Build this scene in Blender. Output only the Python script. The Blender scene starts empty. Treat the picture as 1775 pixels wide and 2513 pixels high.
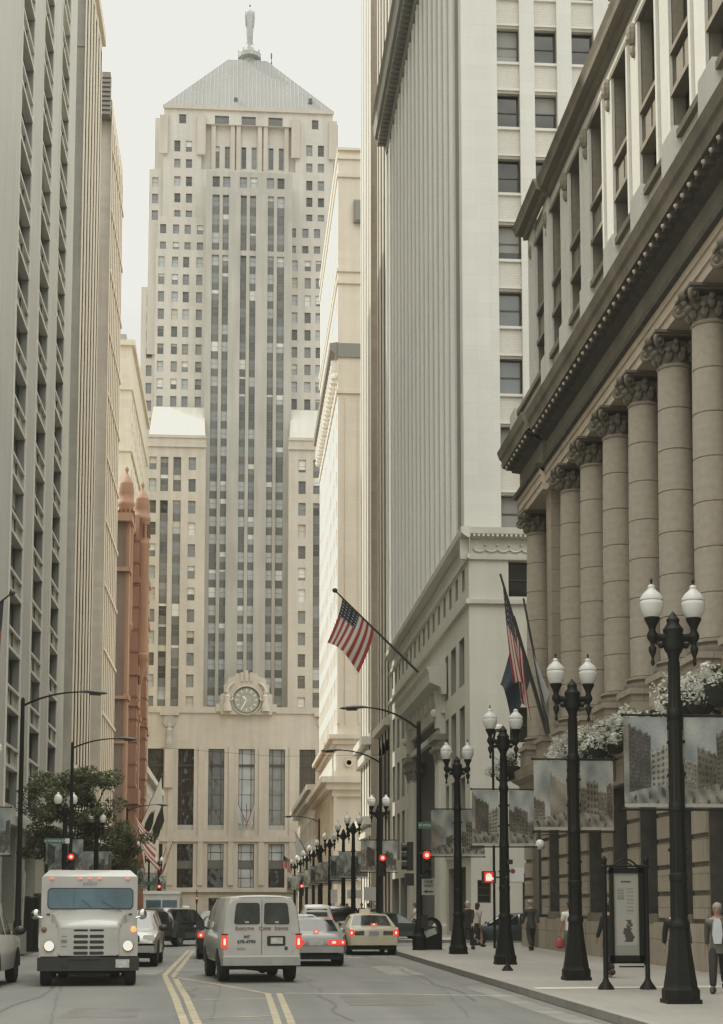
import bpy, math, random
from mathutils import Vector, Matrix
random.seed(7)
SC = bpy.context.scene
COL = SC.collection
PI = math.pi

# ------------------------------------------------------------------ camera
F = 3900.0; W0, H0 = 1775.0, 2513.0
CX, CY = 887.5, 1797.0
PITCH = math.radians(6.2); YAW = math.radians(4.51); CAMZ = 1.8
cam = bpy.data.cameras.new("camera"); camo = bpy.data.objects.new("camera", cam); COL.objects.link(camo)
cam.sensor_fit = 'HORIZONTAL'; cam.sensor_width = 36.0; cam.lens = 36.0 * F / W0
cam.shift_x = 0.0; cam.shift_y = (CY - H0 / 2) / W0
cam.clip_start = 0.5; cam.clip_end = 6000
camo.location = (0, 0, CAMZ); camo.rotation_euler = (PI / 2 + PITCH, 0, -YAW)
SC.camera = camo
RM = camo.rotation_euler.to_matrix()
C0 = Vector((0, 0, CAMZ))
def ray(x, y): return RM @ Vector((x - CX, CY - y, -F))
def sY(x, y, Y): d = ray(x, y); return C0 + d * (Y / d.y)
def sX(x, y, X): d = ray(x, y); return C0 + d * (X / d.x)
def sZ(x, y, Z): d = ray(x, y); return C0 + d * ((Z - CAMZ) / d.z)
K = W0 / 1622.0
def oY(x, y, Y): return sY(x * K, y * K, Y)
def oX(x, y, X): return sX(x * K, y * K, X)
def oZ(x, y, Z): return sZ(x * K, y * K, Z)

# ------------------------------------------------------------------ objects
ORG = {}
def empty(name, loc=(0, 0, 0), label=None, cat=None, group=None):
    o = bpy.data.objects.new(name, None); COL.objects.link(o); o.location = loc
    o.empty_display_size = 0.2
    ORG[o.name] = Vector(loc)
    tag(o, label, cat, group); return o
def tag(o, label=None, cat=None, group=None, kind=None):
    if label: o['label'] = label
    if cat: o['category'] = cat
    if group: o['group'] = group
    if kind: o['kind'] = kind
    return o
def copy_tree(o, parent=None):
    c = o.copy(); COL.objects.link(c)
    if parent: c.parent = parent
    for ch in list(o.children): copy_tree(ch, c)
    return c

class MB:
    def __init__(s): s.v = []; s.f = []; s.m = []; s.uv = {}; s.col = None
    def pt(s, p): s.v.append((p[0], p[1], p[2])); return len(s.v) - 1
    def poly(s, pts, m=0, uv=None):
        i = [s.pt(p) for p in pts]; s.f.append(i); s.m.append(m)
        if uv: s.uv[len(s.f) - 1] = uv
    def quad(s, a, b, c, d, m=0, uv=None): s.poly((a, b, c, d), m, uv)
    def box(s, x0, x1, y0, y1, z0, z1, m=0, skip=''):
        if x0 > x1: x0, x1 = x1, x0
        if y0 > y1: y0, y1 = y1, y0
        b = len(s.v)
        for z in (z0, z1):
            s.v += [(x0, y0, z), (x1, y0, z), (x1, y1, z), (x0, y1, z)]
        fs = {'b': (0, 3, 2, 1), 't': (4, 5, 6, 7), 's': (0, 1, 5, 4), 'e': (1, 2, 6, 5), 'n': (2, 3, 7, 6), 'w': (3, 0, 4, 7)}
        for k, f in fs.items():
            if k in skip: continue
            s.f.append([b + q for q in f]); s.m.append(m)
    def obox(s, c, ax, ay, az, m=0):
        c = Vector(c); ax = Vector(ax); ay = Vector(ay); az = Vector(az)
        b = len(s.v)
        for k in (-1, 1):
            for (i, j) in ((-1, -1), (1, -1), (1, 1), (-1, 1)):
                s.pt(c + ax * i + ay * j + az * k)
        for f in ((0, 3, 2, 1), (4, 5, 6, 7), (0, 1, 5, 4), (1, 2, 6, 5), (2, 3, 7, 6), (3, 0, 4, 7)):
            s.f.append([b + q for q in f]); s.m.append(m)
    def tube(s, pts, rad, n=8, m=0, cap=True, flat=1.0):
        pts = [Vector(p) for p in pts]
        if not hasattr(rad, '__len__'): rad = [rad] * len(pts)
        b = len(s.v); up = None
        for i, p in enumerate(pts):
            t = (pts[min(i + 1, len(pts) - 1)] - pts[max(i - 1, 0)]).normalized()
            if up is None:
                up = Vector((0, 0, 1)) if abs(t.z) < .9 else Vector((1, 0, 0))
            u = t.cross(up)
            if u.length < 1e-5: u = t.cross(Vector((0, 1, 0)))
            u.normalize(); w = u.cross(t).normalized(); up = w
            for k in range(n):
                a = 2 * PI * k / n
                s.pt(p + u * math.cos(a) * rad[i] + w * math.sin(a) * rad[i] * flat)
        for i in range(len(pts) - 1):
            for k in range(n):
                k2 = (k + 1) % n
                s.f.append([b + i * n + k, b + i * n + k2, b + (i + 1) * n + k2, b + (i + 1) * n + k]); s.m.append(m)
        if cap:
            s.f.append([b + k for k in range(n)][::-1]); s.m.append(m)
            e = b + (len(pts) - 1) * n
            s.f.append([e + k for k in range(n)]); s.m.append(m)
    def lathe(s, prof, c=(0, 0, 0), n=16, m=0, sq=False, axis='z', a0=0.0, ang=2 * PI, sx=1, sy=1, cap=True):
        b = len(s.v); full = abs(ang - 2 * PI) < 1e-6; cnt = n if full else n + 1
        for (r, z) in prof:
            for k in range(cnt):
                a = a0 + ang * k / n
                ca, sa = math.cos(a), math.sin(a)
                if axis == 'z': p = (c[0] + r * ca * sx, c[1] + r * sa * sy, c[2] + z)
                elif axis == 'x': p = (c[0] + z, c[1] + r * ca, c[2] + r * sa)
                else: p = (c[0] + r * sa, c[1] + z, c[2] + r * ca)
                s.v.append(p)
        for i in range(len(prof) - 1):
            for k in range(n):
                k2 = (k + 1) % cnt
                s.f.append([b + i * cnt + k, b + i * cnt + k2, b + (i + 1) * cnt + k2, b + (i + 1) * cnt + k]); s.m.append(m)
        if full and cap:
            if prof[0][0] > 1e-4: s.f.append([b + k for k in range(n)][::-1]); s.m.append(m)
            if prof[-1][0] > 1e-4:
                e = b + (len(prof) - 1) * cnt; s.f.append([e + k for k in range(n)]); s.m.append(m)
    def prism(s, pts, ext, m=0):
        pts = [Vector(p) for p in pts]; ext = Vector(ext)
        s.poly(pts[::-1], m); s.poly([p + ext for p in pts], m)
        for i in range(len(pts)):
            a, c = pts[i], pts[(i + 1) % len(pts)]
            s.quad(a, c, c + ext, a + ext, m)
    def sphere(s, c, r, n=10, k=7, m=0, sx=1, sy=1, sz=1):
        prof = [(max(1e-5, r * math.sin(PI * i / k)), -r * math.cos(PI * i / k)) for i in range(k + 1)]
        b = len(s.v)
        s.lathe(prof, (0, 0, 0), n, m)
        for i in range(b, len(s.v)):
            x, y, z = s.v[i]; s.v[i] = (c[0] + x * sx, c[1] + y * sy, c[2] + z * sz)
    def xform(s, M, start=0):
        for i in range(start, len(s.v)):
            s.v[i] = tuple(M @ Vector(s.v[i]))
    def pieces(s):
        par = {}
        def find(q):
            while par[q] != q: par[q] = par[par[q]]; q = par[q]
            return q
        key = [tuple(round(t, 4) for t in p) for p in s.v]
        for k in key: par.setdefault(k, k)
        for fc in s.f:
            r0 = find(key[fc[0]])
            for i in fc[1:]: par[find(key[i])] = r0
        out = {}
        for fi, fc in enumerate(s.f):
            mb = out.setdefault(find(key[fc[0]]), MB()); b = len(mb.v)
            mb.v += [s.v[i] for i in fc]; mb.f.append(list(range(b, b + len(fc)))); mb.m.append(s.m[fi])
        return list(out.values())
    def build_each(s, name, mats, parent=None, **kw): return [q.build(name, mats, parent, **kw) for q in s.pieces()]
    def build(s, name, mats, parent=None, smooth=False, angle=35, label=None):
        if not isinstance(mats, (list, tuple)): mats = [mats]
        o0 = Vector((0, 0, 0))
        if parent is not None: o0 = ORG.get(parent.name, o0)
        me = bpy.data.meshes.new(name)
        vs = s.v if o0.length == 0 else [(x - o0.x, y - o0.y, z - o0.z) for (x, y, z) in s.v]
        me.from_pydata(vs, [], s.f); me.update()
        for mt in mats: me.materials.append(mt)
        me.polygons.foreach_set('material_index', s.m)
        uvl = me.uv_layers.new(name='UVMap')
        data = [0.0] * (2 * len(me.loops))
        for p in me.polygons:
            ex = s.uv.get(p.index)
            n = p.normal
            for j, li in enumerate(p.loop_indices):
                if ex: u, v = ex[j]
                else:
                    x, y, z = s.v[me.loops[li].vertex_index]
                    if abs(n.z) > .75: u, v = x, y
                    elif abs(n.x) > abs(n.y): u, v = y, z
                    else: u, v = x, z
                data[2 * li] = u; data[2 * li + 1] = v
        uvl.data.foreach_set('uv', data)
        if s.col:
            ca = me.color_attributes.new('Col', 'FLOAT_COLOR', 'POINT')
            ca.data.foreach_set('color', [c for q in s.col for c in q])
        if smooth:
            me.polygons.foreach_set('use_smooth', [True] * len(me.polygons))
            try: me.set_sharp_from_angle(angle=math.radians(angle))
            except Exception: pass
        o = bpy.data.objects.new(name, me); COL.objects.link(o)
        if parent is not None:
            o.parent = parent; ORG[o.name] = o0
        if label: o['label'] = label
        return o

# ------------------------------------------------------------------ materials
MAT = {}
def nodes(name):
    m = bpy.data.materials.new(name); m.use_nodes = True
    nt = m.node_tree; bs = nt.nodes['Principled BSDF']
    MAT[name] = m
    return m, nt, bs
def plain(name, col, rough=.6, metal=0.0, ior=None, emit=None, es=1.0, noise=0.0, nscale=3.0, alpha=None, trans=0.0, coat=0.0):
    m, nt, bs = nodes(name)
    bs.inputs['Base Color'].default_value = (*col, 1); bs.inputs['Roughness'].default_value = rough
    bs.inputs['Metallic'].default_value = metal
    if ior: bs.inputs['IOR'].default_value = ior
    if trans: bs.inputs['Transmission Weight'].default_value = trans
    if coat: bs.inputs['Coat Weight'].default_value = coat; bs.inputs['Coat Roughness'].default_value = .05
    if emit:
        bs.inputs['Emission Color'].default_value = (*emit, 1); bs.inputs['Emission Strength'].default_value = es
    if noise:
        tc = nt.nodes.new('ShaderNodeTexCoord'); nz = nt.nodes.new('ShaderNodeTexNoise')
        nz.inputs['Scale'].default_value = nscale; nz.inputs['Detail'].default_value = 6
        nt.links.new(tc.outputs['Object'], nz.inputs['Vector'])
        mp = nt.nodes.new('ShaderNodeMapRange'); mp.inputs[1].default_value = .3; mp.inputs[2].default_value = .7
        mp.inputs[3].default_value = 1 - noise; mp.inputs[4].default_value = 1 + noise
        nt.links.new(nz.outputs['Fac'], mp.inputs[0])
        mx = nt.nodes.new('ShaderNodeMix'); mx.data_type = 'RGBA'; mx.blend_type = 'MULTIPLY'
        mx.inputs[0].default_value = 1; mx.inputs[6].default_value = (*col, 1)
        nt.links.new(mp.outputs[0], mx.inputs[7]); nt.links.new(mx.outputs[2], bs.inputs['Base Color'])
    return m
def stone(name, col, var=.1, brick=None, streak=.12, rough=.85, grime=.0, fine=.06, joint=.72, bvar=.06):
    """metric-UV masonry: large blotches, vertical weather streaks, optional coursed blocks"""
    m, nt, bs = nodes(name); N = nt.nodes; L = nt.links
    bs.inputs['Roughness'].default_value = rough
    uv = N.new('ShaderNodeUVMap'); uv.uv_map = 'UVMap'
    def noise(scale, sx=1, sy=1, det=5):
        mp = N.new('ShaderNodeMapping'); mp.inputs['Scale'].default_value = (sx, sy, 1)
        L.new(uv.outputs[0], mp.inputs[0])
        n = N.new('ShaderNodeTexNoise'); n.inputs['Scale'].default_value = scale; n.inputs['Detail'].default_value = det
        L.new(mp.outputs[0], n.inputs['Vector']); return n
    def rng(n, a):
        r = N.new('ShaderNodeMapRange'); r.inputs[1].default_value = .28; r.inputs[2].default_value = .72
        r.inputs[3].default_value = 1 - a; r.inputs[4].default_value = 1 + a
        L.new(n.outputs['Fac'], r.inputs[0]); return r.outputs[0]
    fac = None
    def mul(a, b):
        if a is None: return b
        q = N.new('ShaderNodeMath'); q.operation = 'MULTIPLY'; L.new(a, q.inputs[0]); L.new(b, q.inputs[1]); return q.outputs[0]
    fac = mul(fac, rng(noise(.12), var))
    if streak: fac = mul(fac, rng(noise(.9, 1.0, .07), streak))
    if fine: fac = mul(fac, rng(noise(6.0), fine))
    if brick:
        bw, bh, ms = brick
        b = N.new('ShaderNodeTexBrick'); b.inputs['Scale'].default_value = 1
        b.inputs['Brick Width'].default_value = bw; b.inputs['Row Height'].default_value = bh
        b.inputs['Mortar Size'].default_value = ms; b.inputs['Bias'].default_value = 0
        b.inputs['Color1'].default_value = (1 - bvar, 1 - bvar, 1 - bvar, 1); b.inputs['Color2'].default_value = (1 + bvar, 1 + bvar, 1 + bvar, 1)
        b.inputs['Mortar'].default_value = (joint, joint, joint, 1)
        L.new(uv.outputs[0], b.inputs['Vector'])
        fac = mul(fac, b.outputs['Color'])
    mx = N.new('ShaderNodeMix'); mx.data_type = 'RGBA'; mx.blend_type = 'MULTIPLY'; mx.inputs[0].default_value = 1
    mx.inputs[6].default_value = (*col, 1); L.new(fac, mx.inputs[7])
    L.new(mx.outputs[2], bs.inputs['Base Color'])
    return m
def vcol(name, rough=.8, trans=0.0):
    m, nt, bs = nodes(name); bs.inputs['Roughness'].default_value = rough
    a = nt.nodes.new('ShaderNodeVertexColor'); a.layer_name = 'Col'
    nt.links.new(a.outputs[0], bs.inputs['Base Color'])
    if trans:
        t = nt.nodes.new('ShaderNodeBsdfTranslucent'); nt.links.new(a.outputs[0], t.inputs[0])
        x = nt.nodes.new('ShaderNodeMixShader'); x.inputs[0].default_value = trans
        nt.links.new(bs.outputs[0], x.inputs[1]); nt.links.new(t.outputs[0], x.inputs[2])
        nt.links.new(x.outputs[0], nt.nodes['Material Output'].inputs[0])
    return m

# glass and blinds
GL = [plain('glass_dark', (.020, .022, .022), .06, ior=1.7), plain('glass_mid', (.055, .06, .06), .08, ior=1.75),
      plain('glass_blue', (.13, .145, .15), .08, ior=1.8, noise=.2, nscale=.4), plain('glass_pale', (.33, .36, .365), .15, ior=1.6, noise=.15, nscale=.4)]
BL = [plain('blind_white', (.62, .62, .58), .8), plain('blind_cream', (.42, .40, .33), .8), plain('blind_grey', (.22, .225, .21), .8)]
for g_ in GL:      # old panes are never quite flat
    nt_g = g_.node_tree; tg = nt_g.nodes.new('ShaderNodeNewGeometry'); ng = nt_g.nodes.new('ShaderNodeTexNoise'); ng.inputs['Scale'].default_value = .55; ng.inputs['Detail'].default_value = 1
    bg_ = nt_g.nodes.new('ShaderNodeBump'); bg_.inputs['Strength'].default_value = .25; bg_.inputs['Distance'].default_value = .2
    nt_g.links.new(tg.outputs['Position'], ng.inputs['Vector']); nt_g.links.new(ng.outputs['Fac'], bg_.inputs['Height']); nt_g.links.new(bg_.outputs['Normal'], nt_g.nodes['Principled BSDF'].inputs['Normal'])
FR = {'grey': plain('frame_grey', (.16, .17, .16), .5), 'dark': plain('frame_dark', (.04, .04, .038), .45),
      'pale': plain('frame_pale', (.40, .40, .37), .6), 'bronze': plain('frame_bronze', (.06, .05, .04), .4)}

def facade(mb, O, U, N, W, H, opens, m=0, mr=None, uvo=(0, 0)):
    """wall sheet W x H (U along, z up) with rectangular openings and their reveals"""
    O = Vector(O); U = Vector(U); N = Vector(N); Z = Vector((0, 0, 1))
    if mr is None: mr = m
    flip = U.cross(Z).dot(N) < 0
    def P(u, v, d=0): return O + U * u + Z * v - N * d
    def q(pts, uvs, mm):
        if flip: pts = pts[::-1]; uvs = uvs[::-1]
        mb.poly(pts, mm, uvs)
    us = sorted(set([0, W] + [a for o in opens for a in (o[0], o[1])]))
    us = [u for u in us if -1e-6 <= u <= W + 1e-6]
    for a, b in zip(us, us[1:]):
        if b - a < 1e-5: continue
        mid = (a + b) / 2
        iv = sorted((o[2], o[3]) for o in opens if o[0] < mid < o[1])
        cur = 0
        for (c, d) in iv + [(H, H)]:
            if c > cur + 1e-5:
                q([P(a, cur), P(b, cur), P(b, c), P(a, c)], [(x + uvo[0], y + uvo[1]) for x, y in ((a, cur), (b, cur), (b, c), (a, c))], m)
            cur = max(cur, d)
    for o in opens:
        u0, u1, v0, v1, d = o[:5]
        for (p0, p1) in (((u0, v0), (u0, v1)), ((u0, v1), (u1, v1)), ((u1, v1), (u1, v0)), ((u1, v0), (u0, v0))):
            pts = [P(*p0), P(*p1), P(*p1, d), P(*p0, d)]
            if flip: pts = pts[::-1]
            mb.poly(pts[::-1], o[5] if len(o) > 5 else mr)

class Bld:
    def __init__(s, name, label, loc, cat='building', part='window', group=None):
        s.root = empty(name, loc, label, cat, group); s.wins = []; s.part = part
    def win(s, O, U, N, u0, u1, v0, v1, d, frame='grey', glass=None, blind=.35, fw=.06, rails=1, mull=0, sub=False, vw=None, bl=None, spand=None, prob=None):
        s.wins.append((O, U, N, u0, u1, v0, v1, d, frame, glass, blind, fw, rails, mull, sub, bl))
    def _mesh(s, w, mb, mp=None):
        O, U, N, u0, u1, v0, v1, d, frame, glass, blind, fw, rails, mull, sub, bl = w
        O = Vector(O); U = Vector(U); N = Vector(N); Z = Vector((0, 0, 1)); flip = U.cross(Z).dot(N) < 0
        def P(u, v, e): return O + U * u + Z * v - N * e
        def R(M, a, b, c, e, dep, m):
            pts = [P(a, c, dep), P(b, c, dep), P(b, e, dep), P(a, e, dep)]
            if flip: pts = pts[::-1]
            M.poly(pts, m)
        g = glass if glass is not None else random.choices((0, 1, 2, 3), (3, 5, 4, 1))[0]
        R(mp or mb, u0, u1, v0, v1, d, g)
        f = d - .05
        R(mb, u0, u0 + fw, v0, v1, f, 4); R(mb, u1 - fw, u1, v0, v1, f, 4)
        R(mb, u0 + fw, u1 - fw, v0, v0 + fw, f, 4); R(mb, u0 + fw, u1 - fw, v1 - fw, v1, f, 4)
        for k in range(rails):
            c = v0 + (v1 - v0) * (k + 1) / (rails + 1); R(mb, u0 + fw, u1 - fw, c - fw * .5, c + fw * .5, f, 4)
        for k in range(mull):
            c = u0 + (u1 - u0) * (k + 1) / (mull + 1); R(mb, c - fw * .5, c + fw * .5, v0 + fw, v1 - fw, f - .004, 4)
        if random.random() < blind:
            fr = random.choice((.2, .35, .5, .5, .75, 1.0))
            R(mb, u0 + fw * .7, u1 - fw * .7, v1 - (v1 - v0) * fr, v1 - fw * .7, d - .015, 5 + (bl if bl is not None else random.choices((0, 1, 2), (2, 2, 3))[0]))
    def flush(s):
        def score(w):
            O, U, N = Vector(w[0]), Vector(w[1]), Vector(w[2])
            p = O + U * (w[3] + w[4]) / 2 + Vector((0, 0, (w[5] + w[6]) / 2)); v = C0 - p
            return (w[4] - w[3]) * (w[6] - w[5]) * max(0.0, N.dot(v)) / max(1, v.length) ** 3
        ws = sorted(s.wins, key=score, reverse=True)
        for w in ws[:100]:
            mb = MB(); mp = MB() if w[14] else None
            s._mesh(w, mb, mp); mats = GL + [FR[w[8]]] + BL
            o = mb.build(s.part, mats, s.root)
            if mp: mp.build('pane', mats, o)
        rest = {}
        for w in ws[100:]:
            if w[8] not in rest: rest[w[8]] = MB()
            s._mesh(w, rest[w[8]])
        if rest:
            big = MB(); mats = list(GL) + [FR[k] for k in rest] + BL
            nf = len(rest)
            for i, (k, mb) in enumerate(rest.items()):
                b = len(big.v); big.v += mb.v
                big.f += [[b + q for q in f] for f in mb.f]
                big.m += [(x if x < 4 else (4 + i if x == 4 else x - 1 + nf)) for x in mb.m]
            tag(big.build(s.part, mats, s.root), kind='stuff')
XP, XM, YP, YM, ZP = Vector((1, 0, 0)), Vector((-1, 0, 0)), Vector((0, 1, 0)), Vector((0, -1, 0)), Vector((0, 0, 1))

# ------------------------------------------------------------------ sky and sun
wd = bpy.data.worlds.new("World"); SC.world = wd; wd.use_nodes = True
nt = wd.node_tree; N = nt.nodes; L = nt.links
SUN_EL, SUN_AHEAD = math.radians(50), math.radians(24)
bg = N['Background']; sky = N.new('ShaderNodeTexSky'); sky.sky_type = 'NISHITA'; sky.sun_disc = False
sky.sun_elevation = SUN_EL; sky.sun_rotation = -(PI / 2 - SUN_AHEAD); sky.dust_density = 6.0; sky.air_density = 1.3; sky.ozone_density = 1
L.new(sky.outputs[0], bg.inputs[0]); bg.inputs[1].default_value = SKY_S = .03
tc = N.new('ShaderNodeTexCoord'); sx = N.new('ShaderNodeSeparateXYZ'); L.new(tc.outputs['Generated'], sx.inputs[0])
mr = N.new('ShaderNodeMapRange'); L.new(sx.outputs[2], mr.inputs[0])
mr.inputs[1].default_value = .35; mr.inputs[2].default_value = 1.0; mr.inputs[3].default_value = HAZE0 = .84; mr.inputs[4].default_value = HAZE1 = 4.4
bg2 = N.new('ShaderNodeBackground'); bg2.inputs[0].default_value = (1.0, .99, .955, 1); L.new(mr.outputs[0], bg2.inputs[1])
ad = N.new('ShaderNodeAddShader'); L.new(bg.outputs[0], ad.inputs[0]); L.new(bg2.outputs[0], ad.inputs[1])
L.new(ad.outputs[0], N['World Output'].inputs[0])
sl = bpy.data.lights.new("sun", 'SUN'); sl.energy = 4.8; sl.angle = math.radians(.53); sl.color = (1.0, .93, .80)
so = bpy.data.objects.new("sun", sl); COL.objects.link(so)
sd = Vector((-math.cos(SUN_EL) * math.cos(SUN_AHEAD), math.cos(SUN_EL) * math.sin(SUN_AHEAD), math.sin(SUN_EL)))
so.rotation_euler = sd.to_track_quat('Z', 'Y').to_euler(); so.location = sd * 400
SC.view_settings.view_transform = 'Standard'; SC.view_settings.look = 'None'; SC.view_settings.exposure = 0
vs = SC.view_settings; vs.use_curve_mapping = True; cm = vs.curve_mapping; cm.extend = 'HORIZONTAL'
for ch, pts in ((0, ((0, .0095), (.05, .066), (.18, .228), (.5, .53), (1, .85))), (1, ((0, .0096), (.05, .0655), (.18, .224), (.5, .525), (1, .85))), (2, ((0, .008), (.05, .059), (.18, .207), (.5, .485), (1, .80)))):
    cv = cm.curves[ch]
    cv.points[0].location = pts[0]; cv.points[1].location = pts[-1]
    for p_ in pts[1:-1]: cv.points.new(*p_)
cm.update()
SC.render.engine = 'CYCLES'
SC.cycles.use_denoising = True; SC.cycles.max_bounces = 10; SC.cycles.diffuse_bounces = 7
SC.cycles.caustics_reflective = False; SC.cycles.caustics_refractive = False
SC.cycles.sample_clamp_indirect = 6

# ------------------------------------------------------------------ ground
ASPH, ntA, bsA = nodes('asphalt')
def asphalt():
    nt = ntA; N = nt.nodes; L = nt.links; bs = bsA; bs.inputs['Roughness'].default_value = .8
    g = N.new('ShaderNodeNewGeometry')
    def nz(s, sc=(1, 1, 1), d=6):
        mp = N.new('ShaderNodeMapping'); mp.inputs['Scale'].default_value = sc; L.new(g.outputs['Position'], mp.inputs[0])
        n = N.new('ShaderNodeTexNoise'); n.inputs['Scale'].default_value = s; n.inputs['Detail'].default_value = d; L.new(mp.outputs[0], n.inputs['Vector']); return n.outputs['Fac']
    def rm(a, lo, hi, f0=.3, f1=.7):
        r = N.new('ShaderNodeMapRange'); L.new(a, r.inputs[0]); r.inputs[1].default_value = f0; r.inputs[2].default_value = f1; r.inputs[3].default_value = lo; r.inputs[4].default_value = hi; return r.outputs[0]
    def mul(a, b):
        q = N.new('ShaderNodeMath'); q.operation = 'MULTIPLY'; L.new(a, q.inputs[0]); L.new(b, q.inputs[1]); return q.outputs[0]
    f = mul(rm(nz(.9, (1, .06, 1)), .80, 1.16), rm(nz(.35), .86, 1.12)); f = mul(f, rm(nz(30), .85, 1.15))
    vo = N.new('ShaderNodeTexVoronoi'); vo.feature = 'DISTANCE_TO_EDGE'; vo.inputs['Scale'].default_value = .22
    mp = N.new('ShaderNodeMapping'); mp.inputs['Scale'].default_value = (1, .35, 1); L.new(g.outputs['Position'], mp.inputs[0])
    w = N.new('ShaderNodeMix'); w.data_type = 'VECTOR'; w.inputs[0].default_value = .12
    nn = N.new('ShaderNodeTexNoise'); nn.inputs['Scale'].default_value = 1.5; L.new(mp.outputs[0], nn.inputs['Vector'])
    L.new(mp.outputs[0], w.inputs[4]); L.new(nn.outputs['Color'], w.inputs[5]); L.new(w.outputs[1], vo.inputs['Vector'])
    f = mul(f, rm(vo.outputs['Distance'], .62, 1.0, 0.0, .006))
    mx = N.new('ShaderNodeMix'); mx.data_type = 'RGBA'; mx.blend_type = 'MULTIPLY'; mx.inputs[0].default_value = 1
    mx.inputs[6].default_value = (.128, .130, .123, 1); L.new(f, mx.inputs[7]); L.new(mx.outputs[2], bs.inputs['Base Color'])
asphalt()
CONC = stone('sidewalk_concrete', (.262, .25, .225), .16, (1.6, 1.6, .012), .06, .85, fine=.08, joint=.7, bvar=.04)
KERB = stone('kerb_stone', (.17, .165, .15), .18, (1.9, 4, .02), .1, joint=.6)
PAINTW = plain('road_paint_white', (.42, .41, .38), .7, noise=.25, nscale=4)
PAINTY = plain('road_paint_yellow', (.32, .275, .18), .75, noise=.35, nscale=3)
gb = MB(); gb.quad((-900, -60, -.02), (900, -60, -.02), (900, 3500, -.02), (-900, 3500, -.02))
tag(gb.build('ground', plain('ground_far', (.22, .21, .19), .9)), kind='structure')
XK, XKL = 5.75, -7.5
XS0, XS1 = 64.5, 75.5          # cross street kerbs
rb = MB(); rb.quad((XKL - .02, -60, 0), (XK + .02, -60, 0), (XK + .02, 300, 0), (XKL - .02, 300, 0))
tag(rb.build('road', ASPH), kind='structure')
rb = MB()
rb.quad((XK + .02, XS0 - 1.2, .0), (70, XS0 - 1.2, .0), (70, XS1 + 1.2, .0), (XK + .02, XS1 + 1.2, .0))
rb.quad((-60, 303, 0), (60, 303, 0), (60, 318, 0), (-60, 318, 0))
tag(rb.build('cross_road', ASPH), kind='structure')
def walk(name, pts, lab=None):
    """raised pavement slab with a kerb face; pts counter-clockwise"""
    mb = MB(); top = [(x, y, .15) for x, y in pts]; mb.poly(top, 0)
    kb = .17
    for i in range(len(pts)):
        a, b = pts[i], pts[(i + 1) % len(pts)]
        mb.quad((a[0], a[1], -.01), (b[0], b[1], -.01), (b[0], b[1], .15), (a[0], a[1], .15), 1)
    o = mb.build(name, [CONC, KERB]); tag(o, kind='structure')
    return o
def arc(cx, cy, r, a0, a1, n=8): return [(cx + r * math.cos(math.radians(a0 + (a1 - a0) * i / n)), cy + r * math.sin(math.radians(a0 + (a1 - a0) * i / n))) for i in range(n + 1)]
R_ = 4.0
walk('pavement', [(XK, -60), (70, -60), (70, XS0)] + arc(XK + R_, XS0 - R_, R_, 90, 180))
walk('pavement', arc(XK + R_, XS1 + R_, R_, 180, 270) + [(70, XS1), (70, 300), (XK, 300)])
walk('pavement', [(-60, -60), (XKL, -60), (XKL, 300), (-60, 300)])
walk('pavement', [(-60, 318), (60, 318), (60, 330), (-60, 330)])
# kerb top strip, a band of darker stone along the pavement edge
kb = MB()
for (y0, y1) in ((-60, XS0 - R_), (XS1 + R_, 300)): kb.quad((XK + .004, y0, .154), (XK + .17, y0, .154), (XK + .17, y1, .154), (XK + .004, y1, .154))
kb.quad((XKL - .17, -60, .154), (XKL - .004, -60, .154), (XKL - .004, 300, .154), (XKL - .17, 300, .154))
tag(kb.build('kerb', stone('kerb_top', (.27, .26, .235), .12, (4, 1.9, .02), .1)), kind='structure')

def stripe(pts, w, mat, name='road_marking', z=.005):
    mb = MB()
    P = [Vector((p.x, p.y, z)) for p in pts]
    for a, b in zip(P, P[1:]):
        d = (b - a).normalized(); s = Vector((-d.y, d.x, 0)) * w / 2
        mb.quad(a - s, b - s, b + s, a + s)
    o = mb.build(name, mat); tag(o, kind='structure')
def q18(x, y): return sZ(x / 1.8022, 1900 + y / 1.8022, 0.0)
stripe([q18(835, 780), q18(728, 890), q18(775, 990), q18(812, 1090), q18(870, 1260)], .13, PAINTY)
stripe([q18(856, 780), q18(768, 893), q18(825, 990), q18(868, 1090), q18(950, 1260)], .13, PAINTY)
stripe([q18(768, 899), q18(960, 930), q18(1185, 972), q18(1225, 1090), q18(1270, 1260)], .12, PAINTY)
stripe([q18(1235, 970), q18(1285, 1090), q18(1345, 1260)], .12, PAINTY)
stripe([q18(800, 946), q18(940, 940)], .14, PAINTY)
stripe([q18(846, 1002), q18(1186, 993)], .12, PAINTY)
stripe([q18(886, 1082), q18(1208, 1070)], .12, PAINTY)
stripe([sZ(700, 2438, 0), sZ(1010, 2441, 0), sZ(1310, 2446, 0)], .12, PAINTW)
stripe([q18(900, 800), q18(1610, 812)], .3, PAINTW)
PATCH = plain('asphalt_patch', (.115, .115, .108), .85, noise=.25, nscale=2)
PATCH2 = plain('asphalt_pale_patch', (.185, .184, .172), .85, noise=.25, nscale=2)
rp = random.Random(4)
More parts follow.
